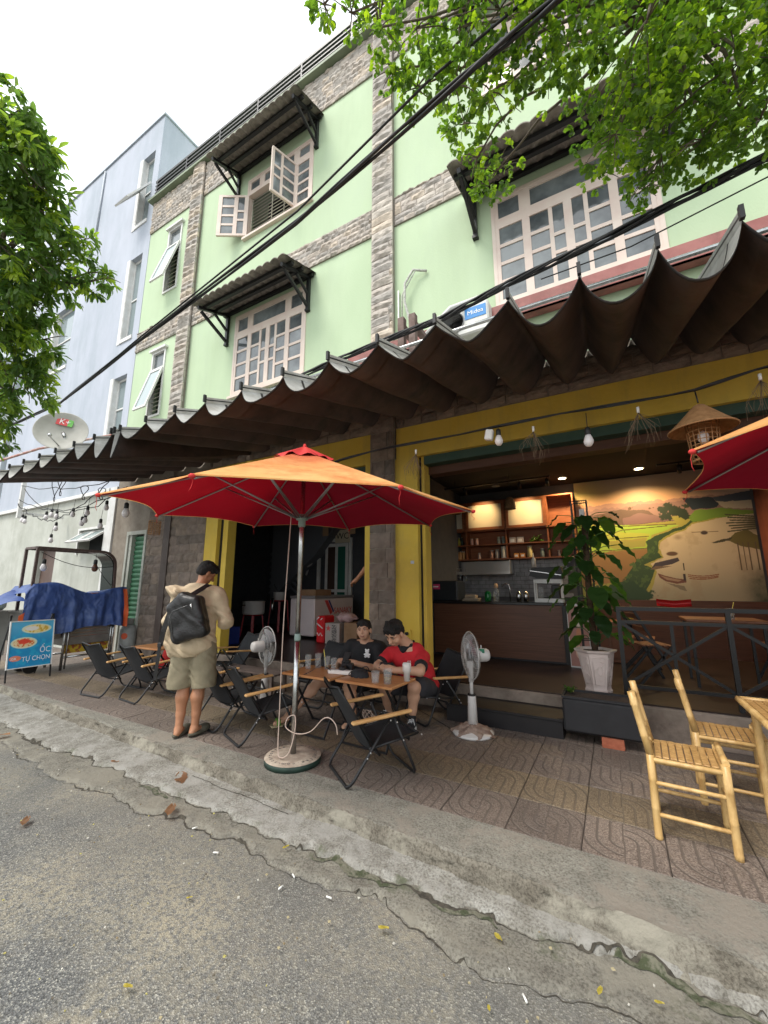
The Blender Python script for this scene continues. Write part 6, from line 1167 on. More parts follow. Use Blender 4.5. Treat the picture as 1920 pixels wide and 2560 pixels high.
DR = thing('dish_rack', 'steel dish rack with hanging cups on the tiled wall', 'rack', (-2.6, 8.3, 1.85)); b = MB(); b.box(-.95, .85, .2, .22, 0, .28); b.box(-.95, .85, -.1, .2, .0, .012); b.box(-.3, .84, -.104, -.1, .0, .06); b.box(-.95, .84, -.1, -.09, .12, .13); b.box(.84, .85, -.1, .2, 0, .28); b.build('frame', mat('brushed_steel', (.72, .72, .70), rough=.28, metal=.9), DR)
for i in range(7): b = MB(); x = -.86 + i * .13; b.tube([(x, -.06, .13), (x, -.06, .0)], .004, 5); b.lathe([(.035, -.11), (.03, -.02), (.01, .0)], (x, -.06, 0), 10); b.build('hanging_glass', gl, DR)
for i in range(4): b = MB(); b.lathe([(.05, 0), (.06, .02), (.055, .05)], (-.1 + i * .24, .04, .014), 12); b.build('bowl', mat('bowl_dark', (.07, .06, .05), rough=.3), DR)
# bottles and jars on the shelves
def shelf_item(x, z, kind, col, s, lab, grp):
    m = mat('can_%d_%d_%d' % tuple(int(c * 99) for c in col), col, rough=.35)
    prof = {'bottle': [(.026, 0), (.027, .09), (.012, .13), (.012, .16)], 'can': [(.024, 0), (.026, .005), (.026, .11), (.022, .12)], 'jar': [(.035, 0), (.037, .01), (.037, .10), (.03, .12), (.032, .125), (.032, .14)], 'box': None}[kind]
    t = thing({'bottle': 'bottle', 'can': 'drink_can', 'jar': 'storage_jar', 'box': 'small_box'}[kind], lab, {'bottle': 'bottle', 'can': 'can', 'jar': 'jar', 'box': 'box'}[kind], (x, 8.36, z), 0, grp); b = MB()
    if prof: b.lathe([(r * s, h * s) for r, h in prof], n=12); b.build('body', m, t); b = MB(); r, h = prof[-1]; b.lathe([(r * s * 1.1, h * s), (r * s * 1.1, (h + .012) * s)], n=10); b.build('lid', mat('tin_lid', (.45, .4, .32), rough=.4), t)
    else: b.bbox(-.05 * s, .05 * s, -.03, .04, 0, .09 * s, .003); b.build('carton', m, t); b = MB(); b.box(-.03 * s, .03 * s, -.0315, -.0302, .02, .06 * s); b.build('print', whl, t)
zA, zB = 2.474, 2.174
grn = [(.05, .16, .08), (.35, .38, .05), (.10, .30, .12), (.42, .36, .05), (.03, .05, .04)]
ORD = ['first', 'second', 'third', 'fourth', 'fifth', 'sixth', 'seventh', 'eighth', 'ninth', 'tenth', 'eleventh']
for i in range(11): shelf_item(-3.42 + i * .065, zA, 'bottle', grn[(0, 0, 0, 1, 2, 1, 2, 1, 3, 3, 4)[i]], 1.05, '%s glass bottle, %s from the left on the upper left shelf' % (('dark green', 'yellow green', 'light green', 'amber', 'black')[(0, 0, 0, 1, 2, 1, 2, 1, 3, 3, 4)[i]], ORD[i]), 'bottles on the upper left shelf')
for i in range(9): shelf_item(-3.42 + i * .062, zB, 'can', [(.45, .03, .04), (.05, .28, .12), (.55, .10, .05)][(0, 0, 0, 1, 1, 0, 2, 2, 0)[i]], 1.0, '%s drink can, %s from the left on the lower left shelf' % (('red', 'green', 'orange red')[(0, 0, 0, 1, 1, 0, 2, 2, 0)[i]], ORD[i]), 'drink cans on the lower left shelf')
for i in range(3): shelf_item(-2.87 + i * .062, zB, 'can', (.60, .30, .10), 1.3, '%s of the three taller orange cans on the lower left shelf' % ('leftmost', 'middle', 'rightmost')[i], 'tall orange cans on the lower left shelf')
for x, z, k, c, s, l in ((-2.55, zA, 'jar', (.62, .35, .28), .9, 'pink lidded jar, left one of two on the upper middle shelf'), (-2.44, zA, 'jar', (.66, .42, .35), .9, 'pink lidded jar, right one of two on the upper middle shelf'), (-1.98, zA, 'jar', (.25, .27, .22), .95, 'grey green jar at the right of the upper middle shelf'), (-1.89, zA, 'jar', (.2, .23, .2), .95, 'dark jar beside the right post of the upper middle shelf'),
    (-2.40, zB, 'jar', (.5, .38, .33), .85, 'small pale jar on the lower middle shelf'), (-2.14, zB, 'jar', (.4, .22, .15), 1.1, 'brown jar with a dark lid on the lower middle shelf'), (-2.03, zB, 'jar', (.3, .27, .24), 1.2, 'tall grey jar on the lower middle shelf'), (-1.89, zB, 'jar', (.60, .55, .45), 1.6, 'tall jar of white powder at the end of the lower middle shelf'),
    (-1.64, zB, 'box', (.62, .25, .04), 1.0, 'orange carton, left of two on the lower right shelf'), (-1.52, zB, 'box', (.60, .24, .04), 1.0, 'orange carton, right of two on the lower right shelf'), (-1.38, zB, 'jar', (.55, .45, .2), 1.5, 'tall yellow topped jar on the lower right shelf'), (-1.15, zB, 'jar', (.18, .22, .2), 1.1, 'dark green jar on the lower right shelf'), (-1.70, zA, 'box', (.5, .42, .38), 1.3, 'pale carton with a red top on the upper right shelf'), (-1.55, zA, 'box', (.48, .42, .4), 1.3, 'pale carton in the middle of the upper right shelf'), (-.85, zB, 'jar', (.12, .1, .1), .8, 'small dark jar on the rightmost lower shelf'), (-3.62, zA, 'box', (.35, .3, .28), 1.0, 'wrapped packet at the left end of the upper shelf')):
    shelf_item(x, z, k, c, s, l, None)
t = thing('wrapped_greens', 'bundle of green leaves in clear wrap on the upper right shelf', 'vegetables', (-1.25, 8.38, zA)); b = MB(); r_ = random.Random(8)
for k in range(26): a = r_.uniform(0, 6.28); bigleaf(b, (r_.uniform(-.12, .05), 0, .04), (r_.uniform(-.16, .16), r_.uniform(-.08, .06), r_.uniform(.03, .17)), .02, .1, r_.random())
b.keep = True; b.build('leaves', leafmat('veg', (.08, .2, .04), (.15, .3, .06), (.5, .55, .3)), t)
for x, lab in ((-1.48, 'woven pendant lamp hanging before the right cream cupboard door'), (-2.49, 'woven pendant lamp hanging above the left cupboard doors')):
    t = thing('pendant_lamp', lab, 'pendant lamp', (x, 7.2, 2.96), group='woven pendant lamps over the bar'); b = MB(); b.tube([(0, 0, .22), (0, 0, .67)], .004, 5); b.build('cord', cabm, t); b = MB(); b.keep = True; b.lathe([(.10, 0), (.10, .02), (.09, .13), (.05, .21), (.01, .225)], n=20, capb=False, capt=False); b.build('shade', mat('woven_shade', (.10, .055, .025), (.22, .12, .05), sc=60, rough=.8), t)
# ---------------------------------------------------------------- left room
part('stair_wall', mat('stair_grey', (.16, .17, .19), rough=.8), lambda b: (b.prism([(-9.2, 3.63), (-6.5, 3.63), (-7.5, 2.5), (-9.2, 1.2)], 9.2, 9.58)))
t = thing('restroom_door', 'white framed glass door under the sign in the dark room', 'door', (-7.05, 9.56, .45)); b = MB(); b.box(-.62, -.52, -.04, .02, 0, 2.55); b.box(.52, .62, -.04, .02, 0, 2.55); b.box(-.52, .52, -.04, .02, 2.45, 2.55); b.build('frame', whitep, t)
b = MB(); [b.box(x, x + .09, -.06, -.041, .1, 2.4) for x in (-.30, .06, .42)]; b.box(-.21, .42, -.059, -.042, 2.3, 2.4); b.box(-.21, .42, -.059, -.042, .1, .2); b.box(-.21, .42, -.059, -.042, 1.0, 1.08); b.build('door_leaf', whitep, t)
b = MB(); b.box(-.21, .06, -.05, -.045, .2, 2.3); b.build('pane', mat('brown_pane', (.08, .05, .04), rough=.2), t); b = MB(); b.box(.15, .42, -.05, -.045, .2, 2.3); b.build('pane', mat('green_pane', (.03, .14, .10), rough=.2), t)
t = thing('sign', 'small cream sign with black letters above the white framed door', 'sign', (-6.75, 9.52, 3.05)); b = MB(); b.bbox(-.26, .26, -.01, .01, -.19, .19, .004); b.build('board', mat('sign_cream', (.62, .55, .40)), t); text('WC', .26, (0, -.013, 0), (rad(90), 0, 0), mat('letter_black', (.01, .01, .01)), t, depth=.001)
t = thing('freezer', 'white chest freezer with a red brand name in the left room', 'freezer', (-6.25, 8.05, .45)); b = MB(); b.bbox(-.36, .36, -.78, .78, .06, .88, .02); b.build('cabinet', mat('freezer_white', (.70, .60, .60), (.74, .64, .64), sc=3, rough=.4), t); b = MB(); b.bbox(-.37, .37, -.79, .79, .885, .945, .01); b.build('lid', mat('freezer_lid', (.25, .23, .24), rough=.3), t)
b = MB(); b.prism([(-.42, .84), (-.30, .84), (-.10, .56), (-.18, .50)], .3605, .3625, 'x'); b.build('logo_stripe', redl, t); b = MB(); b.prism([(-.28, .84), (-.22, .84), (-.04, .58), (-.08, .55)], .3605, .3625, 'x'); b.build('logo_stripe', mat('navy', (.03, .05, .22)), t); text('SANAKY', .20, (.363, .33, .58), (rad(90), 0, rad(90)), redl, t, depth=.001)
simple('cardboard_box', 'brown cardboard carton lying on top of the freezer', 'box', (-6.2, 7.7, 1.396), [('box', lambda b: b.bbox(-.22, .22, -.3, .3, 0, .14, .004), mat('cardboard', (.26, .15, .08), (.32, .19, .11), sc=6, rough=.9)), ('tape', lambda b: b.box(-.03, .03, -.302, .302, .1402, .142), mat('tape', (.4, .28, .15)))])
card = MC['cardboard']
t = simple('beer_carton', 'white carton with a red star in front of the freezer', 'box', (-5.1, 7.2, .45), [('box', lambda b: b.bbox(-.19, .17, -.3, .1, 0, .41, .004), mat('carton_white', (.42, .36, .33), rough=.7))]); text('\u2605', .16, (-.11, -.3035, .30), (rad(90), 0, 0), redl, t, depth=.001)
b = MB(); b.box(-.02, .10, -.3025, -.3012, .04, .38); b.build('print', mat('carton_print', (.08, .07, .07), (.38, .33, .30), sc=40, contrast=(.48, .52)), t)
t = simple('drink_carton', 'tall red soft drink carton standing beside the beer carton', 'box', (-5.41, 7.15, .45), [('box', lambda b: b.bbox(-.105, .105, -.28, .1, 0, .55, .03), mat('soda_red', (.62, .015, .02), rough=.4)), ('lines', lambda b: (b.tube([(-.08 + .16 * q, -.284, .18 + .03 * math.sin(q * 12)) for q in np.linspace(0, 1, 14)], .008, 5), b.tube([(-.08, -.284, .40), (.08, -.284, .30)], .012, 5), b.tube([(-.08, -.284, .47), (-.02, -.284, .53)], .012, 5), b.tube([(.02, -.284, .47), (.07, -.284, .51)], .012, 5)), whl)])
simple('brown_carton', 'brown cardboard carton behind the beer carton', 'box', (-4.72, 7.2, .45), [('box', lambda b: b.bbox(-.17, .15, -.2, .2, 0, .42, .005), card), ('flap', lambda b: b.bbox(-.17, .15, -.2, -.0, .421, .426, .002), card)])
t = thing('plastic_bag', 'crumpled pink plastic bag lying on the cartons', 'bag', (-4.93, 7.15, .865)); b = MB(); b.grid(lambda u, v: ((u - .5) * .55 + .02 * math.sin(v * 20), .16 * math.cos(v * 6.28) * math.sin(3.14 * min(max(u, .03), .97)), .10 + .10 * math.sin(v * 6.28) * math.sin(3.14 * min(max(u, .03), .97)) + .02 * math.sin(u * 17 + v * 9)), 24, 14); b.build('bag', mat('pink_plastic', (.45, .28, .28), (.55, .38, .38), sc=9, rough=.3), t)
enam = mat('enamel', (.72, .70, .68), rough=.3); redp = mat('red_plastic', (.38, .012, .02), rough=.4)
def stool(x, y, h, lab):
    t = thing('plastic_stool', lab, 'stool', (x, y, .45), 0, 'red plastic stools in the left room'); b = MB(); b.bbox(-.17, .17, -.17, .17, h - .03, h, .012); b.build('seat', redp, t)
    for sx in (-1, 1):
        for sy in (-1, 1): b = MB(); b.bar((sx * .19, sy * .19, 0), (sx * .15, sy * .15, h - .03), .05, .03, (sx, sy, 0)); b.build('leg', redp, t)
    return t
stool(-7.62, 7.1, .50, 'red plastic stool carrying the big white pot'); stool(-7.85, 8.2, .80, 'tall red plastic stool carrying the small saucepan')
simple('stock_pot', 'large white enamel pot on a red stool', 'pot', (-7.62, 7.1, .951), [('pot', lambda b: b.lathe([(.24, 0), (.26, .03), (.26, .29), (.275, .30), (.25, .305), (.24, .05)], n=28), enam), ('handle', lambda b: b.tube([(-.12, -.245, .22), (-.12, -.29, .22), (.0, -.30, .22), (.0, -.26, .22)], .012, 6), blackm)])
simple('saucepan', 'small white saucepan with a ladle on the tall stool', 'saucepan', (-7.85, 8.2, 1.251), [('pan', lambda b: b.lathe([(.15, 0), (.165, .20), (.17, .21)], n=22), enam), ('ladle', lambda b: b.tube([(0, 0, .1), (-.22, 0, .42)], .012, 6), chrome)])
simple('water_crate', 'blue plastic crate of bottled water beside the yellow pillar', 'crate', (-7.0, 5.9, .45), [('crate', lambda b: b.bbox(-.17, .17, -.14, .14, 0, .34, .01), mat('blue_plastic', (.02, .05, .30), rough=.4)), ('label', lambda b: b.box(-.10, .10, -.1425, -.1412, .24, .28), whl)])
simple('steel_cylinder', 'bright vertical steel tube catching light in the left room', 'tube', (-7.45, 7.55, .9), [('tube', lambda b: b.lathe([(.035, 0), (.035, .42)], n=14), chrome)])
simple('wash_basin', 'small white wash basin on the wall of the left room', 'basin', (-8.0, 9.3, 1.15), [('bowl', lambda b: b.lathe([(.06, -.3), (.08, -.1), (.30, .1), (.34, .16), (.30, .165)], n=22), enam), ('tap', lambda b: b.tube([(.1, .1, .16), (.1, .1, .3), (.1, -.05, .3)], .015, 6), chrome)])
t = thing('lattice_panel', 'dark lattice panel of slanted slats in the left room', 'panel', (-8.9, 9.4, 1.7)); 
for k in range(7): b = MB(); b.bar((-.55, 0, -.3 + k * .2), (.0, 0, .1 + k * .2), .03, .06); b.build('slat', mat('grey_slat', (.13, .14, .16)), t); b = MB(); b.bar((.62, 0, -.3 + k * .2), (.05, 0, .1 + k * .2), .03, .06); b.build('slat', MC['grey_slat'], t)
simple('wall_fan', 'white wall mounted fan beside the restroom door', 'fan', (-7.95, 9.45, 2.35), [('cage', lambda b: b.lathe([(.02, .06), (.16, .05), (.2, 0), (.16, -.05)], n=20, M=Matrix.Rotation(rad(65), 4, 'X')), fanw), ('arm', lambda b: b.bar((0, .1, -.05), (-.15, .1, -.4), .04, .04), fanw)])
for i, x in enumerate((-6.9, -6.0, -5.2)): simple('paper_note', ['left paper note hanging above the sign', 'middle paper note hanging above the sign', 'right paper note near the pillar'][i], 'note', (x, 8.9, 3.16), [('sheet', lambda b: b.box(-.10, .10, -.002, .002, -.16, .16), mat('kraft_note', (.40, .26, .15))), ('clip', lambda b: b.box(-.02, .02, -.006, .006, .15, .18), blackm)], group='paper notes hanging above the sign')
# bench by the step
BN = thing('slatted_bench', 'low dark slatted wooden bench behind the left fan', 'bench', (-4.68, 4.42, .15)); bwd = mat('grey_brown_wood', (.085, .06, .05), (.13, .095, .08), sc=8, rough=.7)
for k in range(5): b = MB(); b.bbox(-.58, .58, -.16 + k * .066, -.11 + k * .066, .25, .275, .004); b.build('slat', bwd, BN)
for x in (-.5, .5):
    for y in (-.13, .13): b = MB(); b.box(x - .02, x + .02, y - .02, y + .02, 0, .25); b.build('leg', bwd, BN)
# ---------------------------------------------------------------- food cart
FCt = thing('food_cart', 'steel street food cart with a dark roof frame parked at left', 'food cart', (-8.9, 3.75, .15)); stl = mat('dull_steel', (.20, .19, .18), (.27, .26, .24), sc=5, rough=.45, metal=.5)
def fc(n, f, m=stl): b = MB(); f(b); return b.build(n, m, FCt)
fc('body', lambda b: b.bbox(-.34, .28, -.10, .75, .42, 1.02, .01)); fc('counter_top', lambda b: b.box(-.38, .32, -.74, .80, 1.02, 1.05)); fc('front_box', lambda b: b.bbox(-.34, .26, -.72, -.12, .55, 1.02, .01)); fc('panel_lines', lambda b: [b.box(.281, .287, -.08, .73, z, z + .012) for z in (.56, .62, .68, .92)], chrome)
for x in (-.30, .29):
    for y in (-.08, .72): fc('leg', lambda b: b.tube([(x, y, .0), (x, y, 1.0)], .022, 10), chrome)
for y in (-.03, .67): fc('brace_tube', lambda b: b.tube([(.31, y, .02), (.31, y, .98)], .014, 8), chrome)
fc('lower_rail', lambda b: (b.tube([(.29, -.08, .22), (.29, .72, .22)], .018, 8), b.tube([(-.3, -.08, .22), (-.3, .72, .22)], .018, 8), b.tube([(-.3, .72, .22), (.29, .72, .22)], .018, 8)), chrome)
fc('banner', lambda b: b.box(.2, .205, -.05, .70, .27, .44), mat('yellow_banner', (.55, .38, .03), (.30, .08, .03), sc=14, rough=.5, contrast=(.5, .56)))
for x in (-.26, .1): fc('wheel', lambda b: (b.lathe([(.10, -.025), (.10, .025)], (x, -.45, .10), 18, Matrix.Rotation(rad(90), 4, 'Y')), b.bar((x, -.45, .1), (x, -.45, .56), .03, .03, (1, 0, 0))), blackm)
for x, y in ((.29, -.66), (-.16, -.66)): fc('roof_post', lambda b: b.box(x - .02, x + .02, y - .02, y + .02, 1.05, 2.12), mat('frame_brown', (.055, .035, .03), (.12, .08, .07), sc=22, rough=.6))
def roofp(b):
    pr = [(y, 2.12) for y in (-.66, -.2, .2, .36)] + [(.36 + .26 * math.sin(a), 1.86 + .26 * math.cos(a)) for a in np.linspace(.2, 1.57, 7)] + [(.64, 1.45), (.66, 1.05)]
    return pr
for x in (.29, -.16): fc('roof_frame', lambda b: [b.bar((x, a[0], a[1]), (x, c[0], c[1]), .035, .045) for a, c in zip(roofp(0), roofp(0)[1:])], MC['frame_brown'])
b = MB(); b.keep = True; pr = roofp(0)[3:]; n = len(pr); b.add([(-.15, y - .02, z - .02) for y, z in pr] + [(.28, y - .02, z - .02) for y, z in pr], [(i, i + 1, n + i + 1, n + i) for i in range(n - 1)], True); b.add([(-.15, y - .035, z - .035) for y, z in pr] + [(.28, y - .035, z - .035) for y, z in pr], [(i, n + i, n + i + 1, i + 1) for i in range(n - 1)], True)
b.build('curved_side_panel', mat('dark_green_gloss', (.010, .022, .018), rough=.15), FCt)
fc('cross_bar', lambda b: (b.box(-.15, .28, -.68, -.64, 2.10, 2.14), b.box(-.15, .28, .3, .34, 2.1, 2.14)), MC['frame_brown'])
bulb(-8.7, 4.05, 1.96, 'amber bulb hanging inside the food cart roof frame', 1.6, .1, 'bulbs on the food cart', mat('amber_bulb', (.12, .05, .03), rough=.2)); bulb(-9.0, 3.35, 1.95, 'dim white bulb at the left inside the cart frame', 1.5, .1, 'bulbs on the food cart')
b = MB(); b.tube(sagline((-8.63, 3.15, 2.2), (-8.63, 4.35, 2.0), .12), .006, 5); b.tube([(-8.66, 4.05, 2.02), (-8.66, 4.2, 1.8), (-8.66, 4.36, 1.62)], .005, 5); tag(b.build('cart_wire', cabm), 'thin black wire sagging across the food cart roof frame', 'wire')
# blue tarpaulin with orange edge
tarp = mat('blue_tarpaulin', (.025, .055, .19), (.042, .085, .26), sc=7, rough=.5, bump=.5, bsc=14, c3=(.075, .12, .27), sc3=3); oran = mat('orange_tarp_edge', (.72, .13, .04), rough=.5)
t = thing('tarpaulin', 'blue tarpaulin with orange edges draped over the food cart', 'tarpaulin', (0, 0, 0)); Ys = np.linspace(2.98, 4.62, 60)
def topz(y): return 1.60 - .0 * y + .05 * math.exp(-((y - 3.25) / .3) ** 2) - .16 * math.exp(-((y - 4.02) / .28) ** 2) - .05 * max(0, (y - 4.3)) * 3 - .25 * max(0, (3.1 - y)) * 6
def tp(u, v):     # u along Y, v: 0 far top .. .35 front edge .. 1 hem
    y = 3.0 + 1.62 * u; zt = topz(y)
    if v < .3: x = -9.32 + .74 * (v / .3); z = zt - .03 * math.cos(v * 9) + .015 * math.sin(y * 11 + v * 5); return (x, y, z)
    q = (v - .3) / .7; hem = .84 + .05 * math.sin(y * 5) + (.03 if y > 4.3 else 0); x = -8.575 + .05 * q + .035 * math.sin(y * 17 + q * 1.5) * q + .018 * math.sin(y * 41) * q + .02 + .045 * mnoise.noise(Vector((y * 4, q * 2, 0))) + .022 * mnoise.noise(Vector((y * 11, q * 4, 3))) + .007 * mnoise.noise(Vector((y * 26, q * 14, 5))); y2 = y + .05 * q * (1 if u > .8 else -.6 if u < .2 else 0)
    return (x, y2, zt + (hem - zt) * q)
b = MB(); b.keep = True; b.grid(tp, 180, 64); b.build('sheet', tarp, t)
b = MB(); b.keep = True; b.grid(lambda u, v: (lambda p: (p[0] + .012, p[1], p[2]))(tp(.955 + .05 * u, .2 + .8 * v)), 3, 24); b.build('edge_strip', oran, t); b = MB(); b.keep = True; b.grid(lambda u, v: (lambda p: (p[0] + .012, p[1], p[2]))(tp(-.03 + .045 * u, .66 + .36 * v)), 3, 16); b.build('edge_strip', oran, t)
b = MB(); b.keep = True; b.grid(lambda u, v: (-8.62 - .5 * u, 3.02 - .38 * v + .02 * math.sin(u * 9), 1.36 - .10 * v ** 2 + .02 * math.sin(u * 7 + v * 3) + .18 * u * (1 - v)), 16, 12); b.build('flap', tarp, t)
b = MB(); b.keep = True; b.grid(lambda u, v: (-8.60 - .52 * u, 2.66 - .04 * v, 1.262 + .0 - .05 * v + .02 * math.sin(u * 9)), 14, 2); b.build('edge_strip', oran, t)
simple('brown_tile', 'small reddish box resting on the tarpaulin', 'box', (-8.63, 4.12, 1.44), [('box', lambda b: b.bbox(-.05, .05, -.12, .13, 0, .05, .004), mat('reddish', (.22, .09, .06), rough=.8))])
simple('side_cabinet', 'grey metal cabinet left of the food cart', 'cabinet', (-9.3, 2.92, .45), [('body', lambda b: b.bbox(-.55, .15, -.22, .12, 0, .75, .01), mat('grey_cabinet', (.22, .22, .20), (.28, .28, .26), sc=4, rough=.5)), ('foot', lambda b: (b.box(-.5, -.45, -.2, .1, -.3, 0), b.box(.08, .13, -.2, .1, -.3, 0)), blackm), ('cover', lambda b: b.bbox(-.5, .05, -.2, .1, .751, .93, .05), mat('pale_plastic_sheet', (.50, .60, .54), rough=.3))])
# A-frame poster
SG = thing('poster_stand', 'blue food poster board with plates of seafood on a black easel', 'sign', (-8.26, 3.09, .15), rad(90)); tl = Matrix.Rotation(rad(-8), 4, 'X')
def food(U, V):
    n = fbm(U * 3, V * 3, 3, 5, 2) - .5; C = np.zeros(U.shape + (3,)) + np.array([.02, .26, .52]); C = lay(C, sm(V, .45, 1), (.10, .40, .62)); C = lay(C, sm(n, .0, .15) * .5, (.03, .42, .62))
    for (a, b_, ra, rb_, c1, c2) in ((.60, .83, .36, .11, (.80, .66, .30), (.60, .38, .05)), (.33, .53, .31, .125, (.75, .60, .35), (.62, .13, .03))):
        d = np.hypot((U - a) / ra, (V - b_) / rb_); C = lay(C, sm(1 - d, 0, .05), (.62, .72, .55)); C = lay(C, sm(.86 - d, 0, .05), c1); q = fbm(U * 9, V * 9, 3, 4, 5) - .5; C = lay(C, sm(.8 - d, 0, .05) * sm(q, -.05, .08), c2); C = lay(C, sm(.5 - np.hypot((U - a) / ra, (V - b_ - .03) / rb_), 0, .1) * (a < .5), (.70, .07, .04)); C = lay(C, sm(.5 - np.hypot((U - a + .12) / ra, (V - b_ - .01) / rb_), 0, .1) * (a > .5), (.75, .72, .66))
    return lay(C, sm(.10 - np.hypot((U - .16) * .7, (V - .20) * 1.6), 0, .01), (.75, .22, .12))
pr_ = painted('print', .56, .70, 90, 110, food, vcmat('food_print', .35), SG, (0, -.001, .20)); pr_.rotation_euler = (rad(-8), 0, 0)
def sgp(n, f, m=blackm): b = MB(); f(b); b.build(n, m, SG)
T_ = Matrix.Translation((0, 0, .20)) @ tl
sgp('border', lambda b: (b.box(-.295, -.28, -.012, .012, -.015, .715, T_), b.box(.28, .295, -.012, .012, -.015, .715, T_), b.box(-.28, .28, -.012, .012, -.015, 0, T_), b.box(-.28, .28, -.012, .012, .70, .715, T_), b.box(-.28, .28, .003, .01, 0, .70, T_)), whitep)
for s in (-1, 1): sgp('leg', lambda b: b.bar((s * .285, -.03, 0), (s * .285, .145, 1.0), .018, .018)); sgp('leg', lambda b: b.tube([(s * .27, .50, 0), (s * .27, .42, .12), (s * .27, .36, .35), (s * .27, .15, 1.0)], .012, 6))
wl2 = mat('letter_white', (.8, .82, .85), rough=.4)
def onb(x, z): p = T_ @ Vector((x, -.004, z)); return p
for s, sz, x, z in (('ỐC', .125, .19, .235), ('TỰ CHỌN', .100, .078, .115), ('35K', .060, -.212, .135)): text(s, sz, onb(x, z), (rad(90 - 8), 0, 0), wl2, SG, depth=.001, sx=.82)
# gas bottle, red cone
simple('gas_cylinder', 'grey gas cylinder with a round orange label behind the cart', 'gas cylinder', (-8.78, 4.86, .152), [('crate', lambda b: b.box(-.2, .2, -.12, .12, 0, .14), stl), ('tank', lambda b: b.lathe([(.14, .15), (.155, .19), (.155, .58), (.12, .66), (.06, .69)], n=22), mat('grey_tank', (.24, .25, .24), (.3, .31, .3), sc=5, rough=.5)), ('collar', lambda b: b.lathe([(.09, .69), (.09, .80)], n=18, capt=False), MC['grey_tank'] if 'grey_tank' in MC else stl), ('label', lambda b: b.lathe([(.06, 0), (.06, .005)], (.10, -.125, .47), 16, Vector((.6, -.8, 0)).to_track_quat('Z', 'Y').to_matrix().to_4x4()), mat('orange_label', (.60, .10, .04)))])
simple('traffic_cone', 'red folded parasol cone standing against the stone wall behind the left table', 'cone', (-7.2, 4.75, .15), [('cone', lambda b: b.lathe([(.16, 0), (.05, .45), (.02, .75)], n=14), mat('cone_red', (.50, .03, .03), rough=.5)), ('base', lambda b: b.box(-.18, .18, -.18, .18, 0, .02), mat('cone_red', ()) if False else blackm)])
# ---------------------------------------------------------------- second parasol at right
U2 = umbrella(1.95, 3.2, 3.0, 2.36, 1.56, rad(-163), (.0, .0), 'second red and orange parasol reaching in at the right edge', base=True)
# ---------------------------------------------------------------- litter
lfb = leafmat('fallen_leaf_brown', (.22, .12, .07), (.32, .18, .10), (.40, .26, .15)); lfy = leafmat('fallen_leaf_yellow', (.42, .34, .06), (.55, .46, .10), (.50, .50, .10))
def dryleaf(x, y, L_, az, lab, m, z=.0, grp='fallen leaves on the road'):
    b = MB(); vs = []; n = 8
    for i in range(n + 1):
        t_ = i / n; w_ = L_ * .23 * math.sin(math.pi * (t_ * .94 + .03)) ** .7
        for k in (-1, -.4, 0, .4, 1): vs.append(((t_ - .5) * L_, k * w_ * (1 + .12 * math.sin(i * 3 + k)), .004 + L_ * (.05 * abs(k) + .05 * math.sin(t_ * 5 + k * 2) + .05)))
    b.add(vs, [(i * 5 + k, i * 5 + k + 1, i * 5 + k + 6, i * 5 + k + 5) for i in range(n) for k in range(4)], True); b.t = .5; b.tone = [.3] * len(vs); b.keep = True
    o = b.build('fallen_leaf', m); o.location = (x, y, z); o.rotation_euler = (0, 0, az); tag(o, lab, 'leaf', grp)
for x, y, L_, az, lab, m in ((-3.26, 2.36, .24, 2.6, 'large curled brown leaf lying on the gutter', lfb), (-2.89, 2.03, .17, 2.3, 'orange brown leaf at the asphalt edge below the large curled one', lfb), (-3.66, 1.48, .13, 2.5, 'orange brown leaf on the flat stains at the left edge', lfb), (-5.85, 2.04, .16, 1.2, 'brown leaf cut by the left edge of the photo', lfb), (-4.1, 2.28, .09, .4, 'small reddish leaf in the gutter left of the large one', lfb),
    (-1.85, 1.18, .05, .3, 'small crumpled yellow leaf low on the asphalt', lfy), (-1.89, 2.13, .05, 1.2, 'curled straw coloured leaf beside the gutter crack', lfy), (-1.09, 1.93, .06, .4, 'bright yellow leaf half way along the gutter edge', lfy), (-.19, 2.07, .05, 1.3, 'bright yellow leaf near the lower right corner', lfy), (-.6, 2.12, .055, 2.6, 'pale yellow leaf at the edge of the concrete apron', lfy), (-1.16, 2.34, .03, 1, 'tiny yellow leaf on the apron', lfy), (-.56, 1.81, .03, 2, 'tiny yellow leaf at the bottom of the photo', lfy), (.01, 2.13, .04, .2, 'yellowish leaf beside the mossy crack', lfy), (-2.06, 1.6, .035, .8, 'pale flat leaf in the middle of the asphalt', lfy)):
    dryleaf(x, y, L_ * .85, az, lab, m, .012 if y < 2.0 else .03)
cig = mat('cigarette_white', (.75, .74, .70), rough=.7)
for i, (x, y, az, wh) in enumerate(((-2.64, 2.07, .3, 'of the pair below the orange brown leaf, upper one'), (-2.60, 2.02, 1.2, 'of the pair below the orange brown leaf, lower one'), (-2.26, 1.92, .5, 'between the parasol base and the asphalt middle'), (-1.71, 2.0, 2.6, 'lying slanted below the gutter crack'), (-1.71, 1.90, 1.5, 'standing out vertically in the photo below the slanted one'), (-1.44, 1.97, .1, 'lying level beside the gutter'), (-.91, 2.46, 1.2, 'on the concrete apron under the kerb'), (-.71, 2.05, .6, 'left of the pale yellow leaf'), (-.54, 2.03, 2.5, 'bent, right of the others near the apron edge'), (-.45, 1.93, 2.2, 'longest, nearest the lower right corner'))):
    b = MB(); b.tube([(-.016, 0, 0), (.016, 0, 0)], .0042, 8); o = b.build('cigarette_butt', cig, None, (x, y, .006 if y < 2.2 else .045), (0, 0, az)); tag(o, 'white cigarette butt ' + wh, 'cigarette butt', 'cigarette butts on the road')
b = MB(); r_ = random.Random(77)
